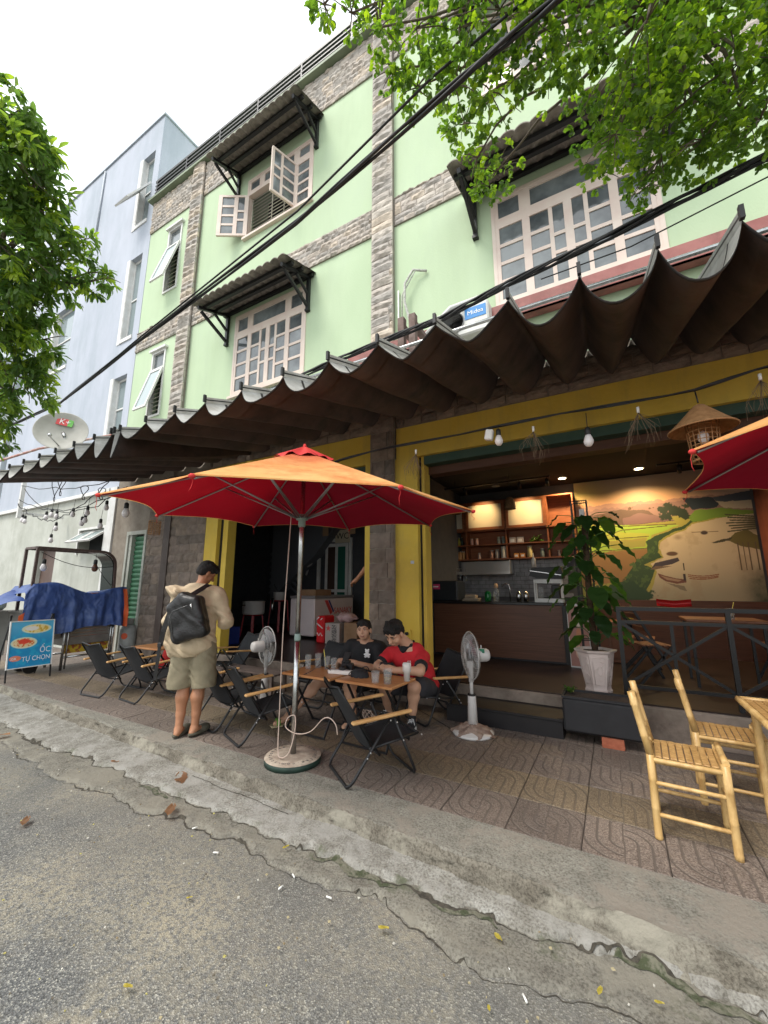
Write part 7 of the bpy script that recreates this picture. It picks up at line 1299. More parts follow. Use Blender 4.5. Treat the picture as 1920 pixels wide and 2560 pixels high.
for i in range(420):
    x = r_.uniform(-6.5, .9); y = r_.uniform(.8, 2.35); s = r_.uniform(.003, .009); a = r_.uniform(0, 3); b.t = r_.random() * .9 + .02
    b.add([(x + s * math.cos(a + q) * r_.uniform(.6, 1.2), y + s * math.sin(a + q) * r_.uniform(.5, 1.1), (.008 if y < 2.15 else .03) + z) for z in (0, .004) for q in (0, 1.6, 3.1, 4.7)], [(4, 5, 6, 7), (0, 1, 5, 4), (1, 2, 6, 5), (2, 3, 7, 6), (3, 0, 4, 7)])
tag(b.build('gutter_debris', varmat('debris', [(.35, .30, .18), (.14, .12, .09), (.5, .48, .42), (.22, .17, .10), (.40, .36, .12)], bump=.2)), kind='stuff')
# ---------------------------------------------------------------- people: implicit surfaces
def surf_nets(F, org, h):
    ins = F < 0; c = [ins[i:F.shape[0] - 1 + i, j:F.shape[1] - 1 + j, k:F.shape[2] - 1 + k] for i in (0, 1) for j in (0, 1) for k in (0, 1)]
    s = sum(x.astype(np.int8) for x in c); act = (s > 0) & (s < 8); I = np.argwhere(act); n = len(I); idx = -np.ones(act.shape, np.int64); idx[act] = np.arange(n)
    off = [(i, j, k) for i in (0, 1) for j in (0, 1) for k in (0, 1)]; val = np.stack([F[I[:, 0] + o[0], I[:, 1] + o[1], I[:, 2] + o[2]] for o in off], 1)
    P = np.zeros((n, 3)); W_ = np.zeros((n, 1))
    for a in range(8):
        for d in range(3):
            o = off[a]
            if o[d]: continue
            o2 = list(o); o2[d] = 1; bb = off.index(tuple(o2)); fa, fb = val[:, a], val[:, bb]; m = (fa < 0) != (fb < 0); t = np.where(m, fa / np.where(m, fa - fb, 1), 0); q = np.tile(np.array(o, float), (n, 1)); q[:, d] += t; P += q * m[:, None]; W_ += m[:, None]
    V = (I + P / W_) * h + org; Q = []
    for d in range(3):
        sl0 = [slice(None)] * 3; sl1 = [slice(None)] * 3; sl0[d] = slice(0, -1); sl1[d] = slice(1, None); A_, B_ = ins[tuple(sl0)], ins[tuple(sl1)]; ch = np.argwhere(A_ != B_); e1, e2 = [(1, 2), (2, 0), (0, 1)][d]
        ok = (ch[:, e1] > 0) & (ch[:, e2] > 0) & (ch[:, e1] < F.shape[e1] - 1) & (ch[:, e2] < F.shape[e2] - 1); ch = ch[ok]
        def cell(a, b_): q = ch.copy(); q[:, e1] -= a; q[:, e2] -= b_; return idx[q[:, 0], q[:, 1], q[:, 2]]
        quad = np.stack([cell(1, 1), cell(0, 1), cell(0, 0), cell(1, 0)], 1); flip = ~A_[ch[:, 0], ch[:, 1], ch[:, 2]]; quad[flip] = quad[flip][:, ::-1]; Q.append(quad)
    return V, np.concatenate(Q)
def sdf(name, prims, m, parent, h=.008, k=.02, cuts=(), noise=0, nfreq=9., seed=0, bounds=None):
    """prims: ('c',a,b,ra,rb) tapered limb; ('e',centre,radii,matrix). cuts: (point, outward normal) planes"""
    lo = np.full(3, 9.); hi = np.full(3, -9.)
    for p in prims:
        if p[0] == 'c': r = max(p[3], p[4]); pts = np.array([p[1], p[2]])
        else: r = max(p[2]); pts = np.array([p[1]])
        lo = np.minimum(lo, pts.min(0) - r); hi = np.maximum(hi, pts.max(0) + r)
    lo -= k + 3 * h; hi += k + 3 * h; N_ = np.ceil((hi - lo) / h).astype(int) + 1; F = np.full(N_, .08, np.float32); ax = [lo[d] + h * np.arange(N_[d]) for d in range(3)]
    for p in prims:
        if p[0] == 'c': r = max(p[3], p[4]); pts = np.array([p[1], p[2]], float)
        else: r = max(p[2]); pts = np.array([p[1]], float)
        a = np.clip(((pts.min(0) - r - k - 2 * h - lo) / h).astype(int), 0, N_ - 1); b_ = np.clip(((pts.max(0) + r + k + 2 * h - lo) / h).astype(int) + 2, 1, N_)
        X, Y, Z = np.meshgrid(ax[0][a[0]:b_[0]], ax[1][a[1]:b_[1]], ax[2][a[2]:b_[2]], indexing='ij', sparse=True)
        if p[0] == 'c':
            A_, B_ = pts; d = B_ - A_; L2 = d @ d + 1e-9; t = np.clip(((X - A_[0]) * d[0] + (Y - A_[1]) * d[1] + (Z - A_[2]) * d[2]) / L2, 0, 1); D = np.sqrt((X - A_[0] - d[0] * t) ** 2 + (Y - A_[1] - d[1] * t) ** 2 + (Z - A_[2] - d[2] * t) ** 2) - (p[3] + (p[4] - p[3]) * t)
        else:
            M = np.array(p[3].to_3x3()).T if len(p) > 3 and p[3] is not None else np.eye(3); x, y, z = X - p[1][0], Y - p[1][1], Z - p[1][2]; q = [M[i, 0] * x + M[i, 1] * y + M[i, 2] * z for i in range(3)]; R = p[2]
            l = np.sqrt((q[0] / R[0]) ** 2 + (q[1] / R[1]) ** 2 + (q[2] / R[2]) ** 2); g = np.sqrt((q[0] / R[0] ** 2) ** 2 + (q[1] / R[1] ** 2) ** 2 + (q[2] / R[2] ** 2) ** 2) + 1e-6; D = l * (l - 1) / g
        S_ = F[a[0]:b_[0], a[1]:b_[1], a[2]:b_[2]]; kk = p[5] if len(p) > 5 and p[0] == 'c' else (p[4] if p[0] == 'e' and len(p) > 4 else k); hh = np.clip(kk - np.abs(S_ - D), 0, None) / kk; F[a[0]:b_[0], a[1]:b_[1], a[2]:b_[2]] = np.minimum(S_, D) - hh * hh * kk * .25
    if noise:
        X, Y, Z = np.meshgrid(*ax, indexing='ij', sparse=True); f = nfreq
        w1 = np.sin(Z * f * 1.7 + X * f * .9 + seed) + .6 * np.sin(Y * f * 1.3 - X * f * 1.1 + seed * 2); F += (noise * (np.sin(X * f * 2.3 + w1 * 1.6 + seed) * np.sin(Z * f * 1.9 + w1 + Y * f) + .5 * np.sin(Z * f * 4.1 + X * f * 3 + w1 * 2) * np.sin(Y * f * 3.3 + w1))).astype(np.float32)
    if cuts:
        X, Y, Z = np.meshgrid(*ax, indexing='ij', sparse=True)
        for c, n_ in cuts: F = np.maximum(F, (X - c[0]) * n_[0] + (Y - c[1]) * n_[1] + (Z - c[2]) * n_[2])
    F[0] = F[-1] = .05; F[:, 0] = F[:, -1] = .05; F[:, :, 0] = F[:, :, -1] = .05
    V, Q = surf_nets(F, lo, h); return npmesh(name, V, Q, m, parent)
skin = mat('skin', (.36, .165, .085), (.42, .20, .11), sc=9, rough=.5, bump=.15, bsc=90); skin_l = mat('skin_light', (.50, .28, .18), (.55, .32, .21), sc=9, rough=.5); hairm = mat('black_hair', (.008, .007, .007), (.016, .013, .012), sc=60, rough=.75, stretch=(1, 1, .3), bump=1.5, bsc=120)
def head_prims(c, yaw, pitch, s=1., roll=0, wx=1.06):
    M = Matrix.Translation(c) @ Matrix.Rotation(yaw, 4, 'Z') @ Matrix.Rotation(pitch, 4, 'X') @ Matrix.Rotation(roll, 4, 'Y') @ Matrix.Diagonal((s * wx, s, s * .96, 1)); R = M.to_3x3().normalized()
    T = lambda *p: tuple(M @ Vector(p)); e = lambda p, r, kk=.015: ('e', T(*p), tuple(q * s for q in r), R, kk * s); c_ = lambda a, b, ra, rb, kk=.012: ('c', T(*a), T(*b), ra * s, rb * s, kk)
    P = [e((0, -.012, .035), (.074, .092, .082)), e((0, .012, -.03), (.063, .072, .080)), e((0, .045, -.085), (.034, .028, .024), .03), c_((0, .078, .01), (0, .104, -.028), .009, .014), e((0, .098, -.031), (.017, .012, .010), .008), e((.034, .062, .022), (.030, .018, .012), .02), e((-.034, .062, .022), (.030, .018, .012), .02),
         e((.040, .052, -.035), (.024, .02, .022), .03), e((-.040, .052, -.035), (.024, .02, .022), .03), e((0, .076, -.068), (.024, .014, .010), .012), e((.077, -.005, -.01), (.012, .020, .032), .01), e((-.077, -.005, -.01), (.012, .020, .032), .01)]
    return P, M
def face_bits(M, parent, smile=0, look=-.0):
    lipm = mat('lips', (.34, .14, .10), rough=.45); wm = mat('eye_white', (.38, .34, .31), rough=.25); dm = mat('dark_eye', (.01, .008, .007), rough=.2)
    for s in (-1, 1):
        b = MB(); b.ball((s * .030, .0715, .004), (.0115, .0085, .0042), 10, 6); o = b.build('eye', wm, parent); o.matrix_local = M; b = MB(); b.ball((s * .030, .0785, .003 + look), (.0052, .003, .0042), 8, 6); o = b.build('iris', dm, parent); o.matrix_local = M
        b = MB(); b.tube([(s * .014, .086, .025), (s * .032, .084, .031), (s * .050, .070, .026)], .0038, 6); b.tube([(s * .016, .081, .010), (s * .030, .082, .012), (s * .044, .072, .009)], .002, 5); o = b.build('eyebrow', hairm, parent); o.matrix_local = M
    b = MB(); b.tube([(-.024, .080, -.065 + smile), (-.01, .090, -.068), (.01, .090, -.068), (.024, .080, -.065 + smile)], .0042, 6); b.tube([(-.018, .082, -.073), (0, .089, -.077), (.018, .082, -.073)], .0045, 6); o = b.build('mouth', lipm, parent); o.matrix_local = M
    if False: b = MB(); b.tube([(-.014, .089, -.0705), (0, .0925, -.0715), (.014, .089, -.0705)], .0028, 6); o = b.build('teeth', whl, parent); o.matrix_local = M
def hand_prims(w, d, up, s=1., side=1, curl=.6):
    """palm and five curled fingers; w wrist, d pointing direction, up = back of hand"""
    d = Vector(d).normalized(); u = Vector(up); u = (u - d * u.dot(d)).normalized(); x = d.cross(u) * side; w = Vector(w); P = [('c', tuple(w), tuple(w + d * .045 * s), .024 * s, .030 * s), ('c', tuple(w + d * .03 + x * .018), tuple(w + d * .075 * s + x * .024), .018 * s, .014 * s), ('c', tuple(w + d * .03 - x * .018), tuple(w + d * .075 * s - x * .024), .018 * s, .014 * s)]
    for k, L_ in enumerate((.066, .076, .070, .055)):
        q = (k - 1.5) * .0185; a = w + d * .075 * s + x * q * -1; b_ = a + (d * math.cos(curl * .5) - u * math.sin(curl * .5)) * L_ * .5 * s; c_ = b_ + (d * math.cos(curl * 1.6) - u * math.sin(curl * 1.6)) * L_ * .5 * s; P += [('c', tuple(a), tuple(b_), .0095, .0085, .004), ('c', tuple(b_), tuple(c_), .0085, .0075, .004)]
    a = w + d * .02 + x * .024; b_ = a + (d * .7 + x * .6 - u * .3).normalized() * .035 * s; P += [('c', tuple(a), tuple(b_), .013, .011, .006), ('c', tuple(b_), tuple(b_ + (d * .9 + x * .1 - u * .4).normalized() * .03 * s), .0105, .009, .004)]
    return P
def hair(M, parent, s=1., spikes=0, seed=0, quiff=0, low=0.):
    R = M.to_3x3().normalized(); T = lambda *p: tuple(M @ Vector(p)); r = random.Random(seed)
    P = [('e', T(0, -.020, .048), (.083 * s, .097 * s, .083 * s), R, .01), ('e', T(0, -.045, -.0), (.076 * s, .066 * s, .075 * s), R, .02), ('e', T(.0, .035, .092), (.062 * s, .052 * s, .034 * s), R, .02)]
    for k in range(26): a = r.uniform(0, 6.28); q = r.uniform(.02, .075); x, y = q * math.cos(a), q * math.sin(a) - .01; P.append(('c', T(x, y, .10 - abs(x) * .4), T(x * 1.35 + r.uniform(-.01, .01), y * 1.3 + .02, .135 - q * q * 9 + spikes), .016 * s, .005 * s, .01))
    if quiff: P += [('c', T(x, .04, .10), T(x * .7, .05 - .02, .15 + quiff), .022 * s, .006 * s, .01) for x in (-.03, -.01, .01, .03)]
    P += [('c', T(x, .060, .075), T(x * 1.1, .074, .045 + (k % 3) * .006), .016 * s, .006 * s, .008) for k, x in enumerate((-.05, -.033, -.016, 0, .016, .033, .05))]; n1 = R @ Vector((0, .93, -.36)); c1 = M @ Vector((0, .078, .040)); n2 = R @ Vector((0, .12, -1)); c2 = M @ Vector((0, 0, -.055 + low))
    sdf('hair', P, hairm, parent, .006, .012, [(tuple(c1), tuple(n1)), (tuple(c2), tuple(n2))], .0035, 40, seed)
def legs(P, hip, knee, ank, toe, s=1.):
    P += [('c', hip, tuple(Vector(hip).lerp(Vector(knee), .5)), .088 * s, .076 * s), ('c', tuple(Vector(hip).lerp(Vector(knee), .5)), knee, .076 * s, .056 * s)]
    k, a = Vector(knee), Vector(ank); d = (a - k); back = Vector((0, 0, 0)); fw = Vector(toe) - a; fw.z = 0; fw = fw.normalized() if fw.length > 0 else Vector((0, -1, 0)); P += [('c', knee, tuple(k.lerp(a, .30) - fw * .016), .052 * s, .056 * s), ('c', tuple(k.lerp(a, .30) - fw * .016), tuple(k.lerp(a, .7)), .056 * s, .038 * s), ('c', tuple(k.lerp(a, .7)), ank, .038 * s, .032 * s), ('c', tuple(a - fw * .03 - Vector((0, 0, .045))), tuple(a - Vector((0, 0, .02))), .028 * s, .034 * s), ('c', tuple(a - Vector((0, 0, .02))), tuple(Vector(toe)), .032 * s, .022 * s)]
# --- standing man with the rucksack
def rzf(fx, fy): return math.atan2(-fx, fy)
P1 = thing('person', 'standing man seen from behind in a beige jacket and olive shorts with a backpack', 'person', (-3.80, 2.78, .15), rzf(-.42, .91))
hp, hM = head_prims((.03, .075, 1.595), rad(-42), rad(-34), 1.0, rad(6)); B = list(hp)
B += [('c', (0, -.01, 1.42), (.02, .04, 1.53), .058, .052), ('e', (0, -.01, 1.30), (.17, .105, .17), None, .05), ('e', (0, 0, 1.12), (.145, .10, .16), None, .05), ('e', (0, 0, .95), (.155, .105, .12), None, .05)]
for s in (-1, 1):
    B += [('c', (s * .12, -.01, 1.40), (s * .19, -.005, 1.385), .055, .055, .04), ('c', (s * .19, 0, 1.385), (s * .27, .04, 1.12), .048, .040), ('c', (s * .27, .04, 1.12), (s * .12, .27, 1.17), .040, .027)] + hand_prims((s * .12, .27, 1.17), (-s * .4, .7, .25), (0, -.3, 1), 1, -s)
legs(B, (-.085, 0, .90), (-.08, .02, .49), (-.075, -.03, .085), (-.09, .13, .025), 1.08); legs(B, (.085, 0, .90), (.075, .03, .49), (.06, .02, .085), (.10, .17, .025), 1.08); sdf('body', B, skin, P1, .007, .022); hair(hM, P1, 1, -.008, 3)
jk = mat('beige_jacket', (.47, .365, .235), (.56, .45, .31), sc=3, rough=.8, bump=1.6, bsc=9, c3=(.40, .31, .20), sc3=4)
J = [('e', (0, -.02, 1.30), (.195, .135, .18), None, .06), ('e', (0, -.01, 1.08), (.205, .14, .25), None, .06), ('e', (-.03, -.01, .88), (.245, .165, .17), None, .06), ('c', (-.08, -.03, 1.43), (.08, -.03, 1.43), .058, .058, .04), ('e', (-.19, -.10, 1.40), (.10, .09, .05), Matrix.Rotation(rad(25), 3, 'Y'), .05), ('e', (-.21, -.05, 1.05), (.08, .10, .28), None, .06)]
for s in (-1, 1): J += [('c', (s * .13, -.01, 1.40), (s * .22, 0, 1.36), .068, .070, .05), ('c', (s * .22, 0, 1.36), (s * .30, .03, 1.10), .070, .068), ('c', (s * .30, .03, 1.10), (s * .16, .22, 1.15), .068, .050)]
sdf('jacket', J, jk, P1, .008, .03, [((0, 0, .76), (.08, 0, -1)), ((0, .0, 1.475), (0, .25, 1))], .012, 13, 2)
kh = mat('olive_shorts', (.21, .18, .115), (.26, .225, .15), sc=4, rough=.9, bump=1.2, bsc=11)
sdf('shorts', [('e', (0, 0, .90), (.185, .135, .13), None, .05), ('c', (-.10, .0, .88), (-.13, .01, .42), .115, .122), ('c', (.10, .01, .88), (.125, .02, .42), .115, .118)], kh, P1, .008, .03, [((0, 0, .455), (.05, 0, -1))], .006, 14, 5)
clog = mat('clog', (.07, .065, .045), (.10, .09, .065), sc=20, rough=.8)
for s, x, y in ((-1, -.085, .04), (1, .08, .08)):
    sdf('shoe', [('e', (x, y, .025), (.050, .145, .026), Matrix.Rotation(rad(-8 * s - 6), 3, 'Z'), .02), ('e', (x + .012, y + .06, .045), (.050, .075, .036), Matrix.Rotation(rad(-12), 3, 'Z'), .02)], clog, P1, .006, .02, [((0, 0, 0.002), (0, 0, -1))])
# backpack: worn, its own thing
lth = mat('black_leather', (.012, .012, .012), (.018, .017, .018), sc=20, rough=.38, bump=.35, bsc=60)
BK = thing('backpack', 'black leather backpack hanging crooked on the standing man\'s back', 'backpack', (-3.80, 2.78, .15), rzf(-.42, .91)); Mb = Matrix.Translation((.04, -.245, 1.16)) @ Matrix.Rotation(rad(-16), 4, 'Y'); Rb = Mb.to_3x3(); TB = lambda *p: tuple(Mb @ Vector(p))
sdf('pack', [('c', TB(x, y, z), TB(x2, y, z2), .05, .05, .03) for y in (-.02, .04) for x, z, x2, z2 in ((-.12, -.17, .12, -.17), (-.12, -.17, -.115, .12), (.12, -.17, .115, .12), (-.115, .12, .0, .19), (.115, .12, .0, .19), (-.12, -.08, .12, -.08), (-.12, .02, .12, .02), (-.1, .1, .1, .1), (-.06, .14, .06, .14), (-.12, -.13, .12, -.13), (-.12, .06, .12, .06), (-.12, -.03, .12, -.03))], lth, BK, .008, .04, (), .004, 13, 4)
b = MB(); b.tube([TB(-.125, -.078, -.16), TB(-.125, -.078, .04), TB(-.09, -.077, .085), TB(.125, -.072, .105)], .006, 6); b.build('zip_seam', mat('zip_shine', (.06, .06, .06), rough=.2), BK)
b = MB(); b.tube([TB(-.15, -.05, -.18), TB(-.155, -.055, .08), TB(-.11, -.055, .17), TB(.0, -.055, .225), TB(.11, -.055, .17), TB(.15, -.05, .05)], .007, 6); b.build('zip_seam', lth, BK)
b = MB(); b.ball(TB(.10, -.08, .09), (.014, .008, .014), 8, 6); b.tube([TB(.10, -.085, .09), TB(.108, -.085, .055)], .004, 6); b.build('zip_pull', chrome, BK)
b = MB(); b.bar(TB(.06, .0, .19), (.13, -.06, 1.47), .045, .012, (0, 1, 0)); b.bar((.13, -.06, 1.47), (.15, .08, 1.42), .045, .012, (0, 0, 1)); b.build('strap', lth, BK)
b = MB(); pts = [TB(-.16, .0, .10), (-.20, -.235, 1.02), (-.235, -.21, .88)]; [b.bar(p, q, .05, .010, (0, 1, 0)) for p, q in zip(pts, pts[1:])]; b.build('loose_strap', lth, BK); b = MB(); b.bar((-.235, -.215, .90), (-.26, -.20, .56), .032, .006, (0, 1, 0)); b.build('strap_tail', lth, BK)
b = MB(); b.bbox(-.02, .02, -.006, .006, -.02, .02, .003, Matrix.Translation((-.235, -.22, .89))); b.build('buckle', blackm, BK)
# --- seated man in black
P2 = thing('person', 'seated man in a black T-shirt and shorts smiling towards the camera', 'person', (-2.72, 4.32, .15))
hp, hM = head_prims((.03, -.04, .93), rad(195), rad(4), 1.02, rad(3)); B = list(hp); B += [('c', (0, .05, .74), (.02, 0, .86), .062, .055), ('e', (0, .05, .64), (.19, .12, .15), None, .06), ('e', (0, .02, .47), (.18, .14, .16), None, .06), ('e', (0, 0, .35), (.18, .14, .10), None, .05)]
ha = [((-.20, .04, .73), (-.31, -.08, .50), (-.14, -.30, .60)), ((.20, .04, .73), (.28, -.06, .50), (.09, -.32, .60))]
for s, (a, e, w_) in zip((-1, 1), ha): B += [('c', (s * .1, .05, .75), a, .06, .058, .04), ('c', a, e, .055, .045), ('c', e, w_, .045, .028)] + hand_prims(w_, (-s * .7, -.5, .15), (0, -.5, .9), 1, s)
legs(B, (-.10, -.03, .34), (-.28, -.50, .40), (-.44, -.80, .10), (-.50, -.93, .04), 1.1); legs(B, (.10, -.03, .34), (.12, -.50, .40), (.18, -.48, .09), (.17, -.64, .03), 1.1); sdf('body', B, skin_l, P2, .007, .022); hair(hM, P2, 1.02, -.004, 7); face_bits(hM, P2, .004)
bt2 = mat('black_cotton', (.012, .012, .014), (.018, .018, .02), sc=8, rough=.9, bump=1.2, bsc=10)
T_s = [('e', (0, .05, .65), (.21, .135, .155), None, .06), ('e', (0, .02, .47), (.20, .165, .17), None, .06), ('e', (0, 0, .38), (.20, .16, .09), None, .05), ('c', (-.07, .05, .765), (.07, .05, .765), .05, .05, .04)]
for s, (a, e, w_) in zip((-1, 1), ha): T_s += [('c', (s * .12, .05, .745), a, .07, .075, .04), ('c', a, tuple(Vector(a).lerp(Vector(e), .62)), .075, .07)]
sdf('shirt', T_s, bt2, P2, .008, .03, [((0, .02, .80), (0, -.35, 1))], .004, 13, 1)
sdf('shorts', [('e', (0, 0, .35), (.19, .15, .10), None, .05), ('c', (-.10, -.03, .35), (-.22, -.34, .39), .105, .10), ('c', (.10, -.03, .35), (.12, -.34, .39), .105, .10)], bt2, P2, .008, .03, (), .003, 14, 2)
bw_ = mat('patch_white', (.70, .70, .70), rough=.8); Mp = Matrix.Translation((.115, -.105, .665)) @ Matrix.Rotation(rad(14), 4, 'Z'); b = MB()
for x, z, rx, rz in ((0, .035, .026, .022), (-.018, .054, .009, .009), (.018, .054, .009, .009), (0, -.004, .030, .026), (-.03, .0, .012, .010), (.03, .0, .012, .010), (-.02, -.026, .016, .012), (.02, -.026, .016, .012)): b.ball((x, 0, z), (rx, .006, rz), 12, 6)
o = b.build('chest_patch', bw_, P2); o.matrix_local = Mp
for k, (c_, az) in enumerate((((-.475, -.865, .02), rad(150)), ((.175, -.56, .015), rad(180)))):
    b = MB(); M = Matrix.Translation(c_) @ Matrix.Rotation(az, 4, 'Z'); b.lathe([(.045, -.012), (.05, 0), (.048, .012)], n=20, M=M @ Matrix.Diagonal((1, 2.7, 1, 1))) if False else b.grid(lambda u, v: M @ Vector((.047 * math.cos(6.283 * u) * v, .13 * math.sin(6.283 * u) * v, .004)), 20, 2); b.box(-.04, .04, -.11, .11, -.014, .003, M); b.build('sandal', mat('sandal_black', (.015, .015, .015), rough=.7) if k else mat('sandal_sole', (.4, .33, .2), rough=.7), P2)
    b = MB(); [b.tube([M @ Vector((-.045, y, .0)), M @ Vector((-.03, y, .055)), M @ Vector((.03, y, .055)), M @ Vector((.045, y, .0))], .010, 6) for y in (.05, .03)]; b.build('sandal_strap', mat('green_strap', (.10, .26, .03), rough=.7) if not k else blackm, P2)
simple('phone', 'dark phone held by the man in the black T-shirt', 'phone', (-2.74, 3.98, .80), [('case', lambda b: b.bbox(-.04, .04, -.005, .005, -.07, .07, .004, Matrix.Rotation(rad(-35), 4, 'X')), blackm)])
# --- seated man in red
P3 = thing('person', 'seated man in a red polo shirt looking down at his phone over the table', 'person', (-1.98, 4.36, .15))
hp, hM = head_prims((-.13, -.38, .955), rad(168), rad(-36), 1.13, rad(-4)); B = list(hp); B += [('c', (-.05, -.19, .80), (-.10, -.30, .90), .066, .060), ('e', (-.07, -.16, .68), (.20, .14, .15), Matrix.Rotation(rad(24), 3, 'X'), .06), ('e', (-.03, -.06, .50), (.19, .15, .18), Matrix.Rotation(rad(14), 3, 'X'), .06), ('e', (0, 0, .36), (.19, .15, .11), None, .05)]
ha = [((-.29, -.20, .70), (-.34, -.38, .60), (-.22, -.54, .62)), ((.125, -.22, .705), (.20, -.46, .61), (-.03, -.58, .62))]
for s, (a, e, w_) in zip((-1, 1), ha): B += [('c', (s * .1 - .07, -.18, .75), a, .065, .062, .04), ('c', a, e, .058, .048), ('c', e, w_, .048, .030)] + hand_prims(w_, (-s * .8, -.25, .25), (0, -.5, .9), 1, s)
legs(B, (.10, -.03, .34), (.09, -.38, .43), (.03, -.30, .10), (.06, -.44, .03), 1.1); legs(B, (-.10, -.03, .34), (-.25, -.42, .42), (-.33, -.16, .10), (-.36, -.30, .03), 1.1); sdf('body', B, skin_l, P3, .007, .022); hair(hM, P3, 1.13, -.004, 9, .025); face_bits(hM, P3, 0, -.003)
redc = mat('red_cotton', (.46, .012, .018), (.54, .02, .03), sc=5, rough=.85, bump=1.3, bsc=10); T_s = [('e', (-.07, -.155, .68), (.208, .15, .16), Matrix.Rotation(rad(24), 3, 'X'), .06), ('e', (-.03, -.06, .50), (.215, .175, .19), Matrix.Rotation(rad(14), 3, 'X'), .06), ('e', (0, 0, .38), (.21, .17, .11), None, .05), ('c', (-.13, -.19, .80), (.03, -.18, .80), .05, .05, .04)]
for s, (a, e, w_) in zip((-1, 1), ha): T_s += [('c', (s * .12 - .07, -.18, .755), a, .070, .072, .04), ('c', a, tuple(Vector(a).lerp(Vector(e), .55)), .072, .068)]
sdf('shirt', T_s, redc, P3, .008, .03, [((-.07, -.25, .83), (0, -.75, .75))], .004, 12, 6)
for (a, e, w_) in ha: a, e = Vector(a), Vector(e); sdf('cuff', [('c', tuple(a.lerp(e, .60)), tuple(a.lerp(e, .72)), .071, .070)], bt2, P3, .008, .01, [(tuple(a.lerp(e, .56)), tuple(a - e)), (tuple(a.lerp(e, .78)), tuple(e - a))])
sdf('collar', [('c', (-.13, -.26, .81), (-.085, -.315, .775), .018, .016), ('c', (-.01, -.24, .82), (-.065, -.31, .775), .018, .016), ('c', (-.135, -.26, .81), (-.11, -.17, .86), .018, .018), ('c', (-.005, -.24, .82), (-.01, -.16, .85), .018, .018), ('e', (-.075, -.29, .785), (.035, .02, .045), None, .02)], bt2, P3, .006, .02)
b = MB(); b.tube([(.0, -.345, .66), (.012, -.345, .68), (.02, -.342, .665), (.03, -.338, .68), (.038, -.335, .66)], .0035, 5); b.build('chest_mark', bw_, P3)
sdf('shorts', [('e', (0, 0, .35), (.20, .16, .11), None, .05), ('c', (.10, -.03, .36), (.095, -.26, .41), .112, .108), ('c', (-.10, -.03, .36), (-.20, -.28, .40), .112, .105)], mat('dark_shorts', (.03, .03, .035), (.5, .48, .47), sc=1.2, contrast=(.62, .66), rough=.9), P3, .008, .03, (), .003, 14, 3)
for c_, az in (((.045, -.37, .0), rad(190)), ((-.345, -.23, .0), rad(170))):
    M = Matrix.Translation(c_) @ Matrix.Rotation(az, 4, 'Z'); R3 = M.to_3x3(); tt = lambda *p: tuple(M @ Vector(p)); sdf('sneaker', [('e', tt(0, .03, .045), (.044, .125, .035), R3, .02), ('c', tt(0, -.055, .05), tt(0, -.06, .10), .042, .040), ('c', tt(0, -.02, .06), tt(0, .06, .05), .036, .036)], mat('sneaker_black', (.016, .016, .018), rough=.8), P3, .006, .02, [(tt(0, 0, .02), (0, 0, -1)), (tt(0, 0, .135), (0, 0, 1))])
    sdf('sneaker_sole', [('e', tt(0, .03, .012), (.050, .138, .024), R3, .02), ('c', tt(0, -.06, .014), tt(0, .0, .014), .045, .045), ('e', tt(0, .125, .035), (.034, .035, .026), R3, .02)], mat('rubber_white', (.6, .58, .55), rough=.6), P3, .006, .01, [(tt(0, 0, .001), (0, 0, -1)), (tt(0, 0, .055), (0, 0, 1))])
    b = MB(); [b.tube([tt(-.022, y, .078 + (.05 - y) * .35), tt(.022, y + .012, .080 + (.05 - y) * .35)], .0035, 5) for y in (-.02, .0, .02, .04, .06)]; b.tube([tt(0, -.02, .115), tt(-.03, .01, .12), tt(-.05, .03, .07)], .003, 5); b.build('laces', bw_, P3)
    b = MB(); b.lathe([(.042, .10), (.040, .145)], tuple(Vector(c_) + (M.to_3x3() @ Vector((0, -.055, 0)))), 14, capt=False, capb=False); b.build('sock', blackm, P3)
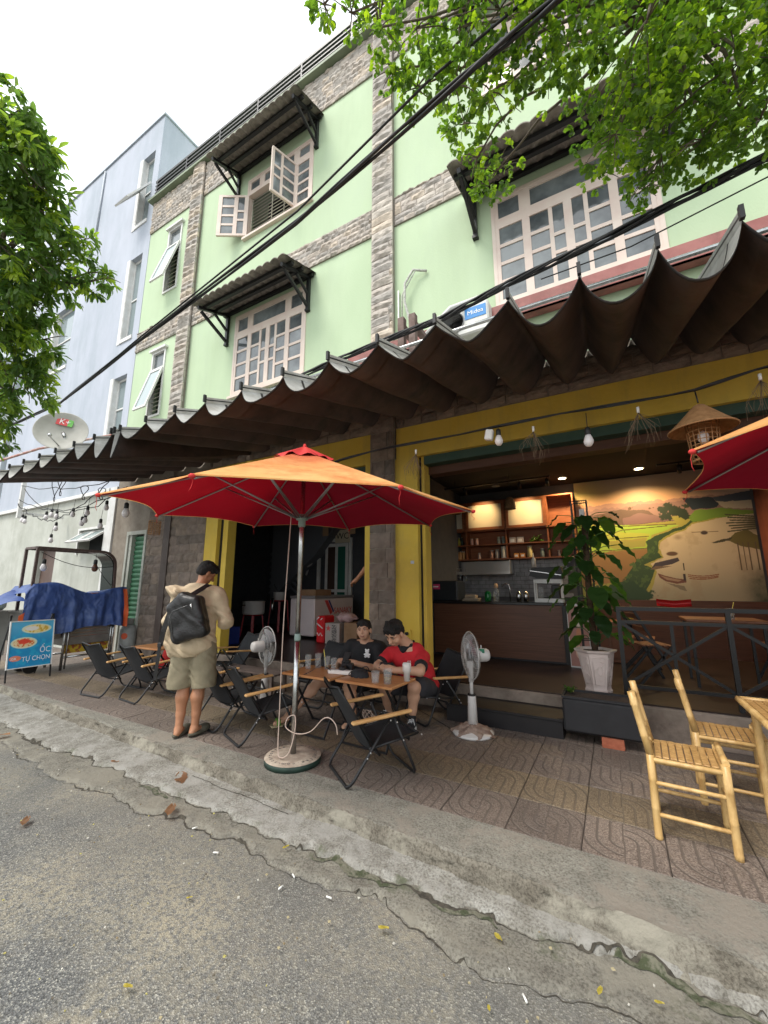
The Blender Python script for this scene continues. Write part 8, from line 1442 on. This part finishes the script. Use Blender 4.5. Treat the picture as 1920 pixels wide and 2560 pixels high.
simple('phone', 'phone with a lit screen in the hands of the man in red', 'phone', (-2.12, 3.80, .80), [('case', lambda b: b.bbox(-.075, .075, -.005, .005, -.037, .037, .004, Matrix.Rotation(rad(-40), 4, 'X')), blackm), ('screen', lambda b: b.box(-.068, .068, .0052, .006, -.032, .032, Matrix.Rotation(rad(-40), 4, 'X')), mat('phone_screen', (.2, .3, .6), emit=(.25, .4, .9), es=.8))])
# --- person half hidden behind the pillar
P4 = thing('person', 'person in a dark brown shirt standing half hidden behind the middle pillar, bare forearm raised', 'person', (-3.12, 5.45, .452))
hp, hM = head_prims((-.02, 0, 1.58), rad(90), rad(-10)); B = list(hp) + [('c', (0, 0, 1.40), (-.01, 0, 1.51), .055, .05), ('e', (0, 0, 1.25), (.11, .17, .17), None, .05), ('e', (0, 0, .98), (.11, .15, .16), None, .05), ('c', (0, -.18, 1.36), (-.20, -.14, 1.42), .05, .042), ('c', (-.20, -.14, 1.42), (-.40, -.10, 1.25), .042, .03), ('c', (0, .18, 1.36), (-.1, .2, 1.1), .05, .042), ('c', (-.1, .2, 1.1), (-.3, .1, 1.15), .042, .03)] + hand_prims((-.40, -.10, 1.25), (-.8, 0, -.5), (-.3, 0, .9), 1, 1)
legs(B, (0, -.09, .9), (0, -.1, .49), (0, -.1, .09), (-.14, -.1, .03)); legs(B, (0, .09, .9), (0, .1, .49), (0, .1, .09), (-.14, .1, .03)); sdf('body', B, skin, P4, .010, .022); hair(hM, P4, 1, -.01, 4)
sdf('shirt', [('e', (0, 0, 1.25), (.135, .19, .19), None, .05), ('e', (0, 0, 1.0), (.14, .175, .2), None, .05), ('c', (0, -.16, 1.36), (-.12, -.15, 1.40), .075, .065), ('c', (0, .16, 1.36), (-.05, .19, 1.2), .075, .065)], mat('brown_cotton', (.07, .05, .04), (.1, .07, .06), sc=6, rough=.9), P4, .010, .03); sdf('trousers', [('e', (0, 0, .90), (.13, .17, .13), None, .05), ('c', (0, -.09, .88), (0, -.10, .10), .10, .075), ('c', (0, .09, .88), (0, .10, .10), .10, .075)], bt2, P4, .010, .03)
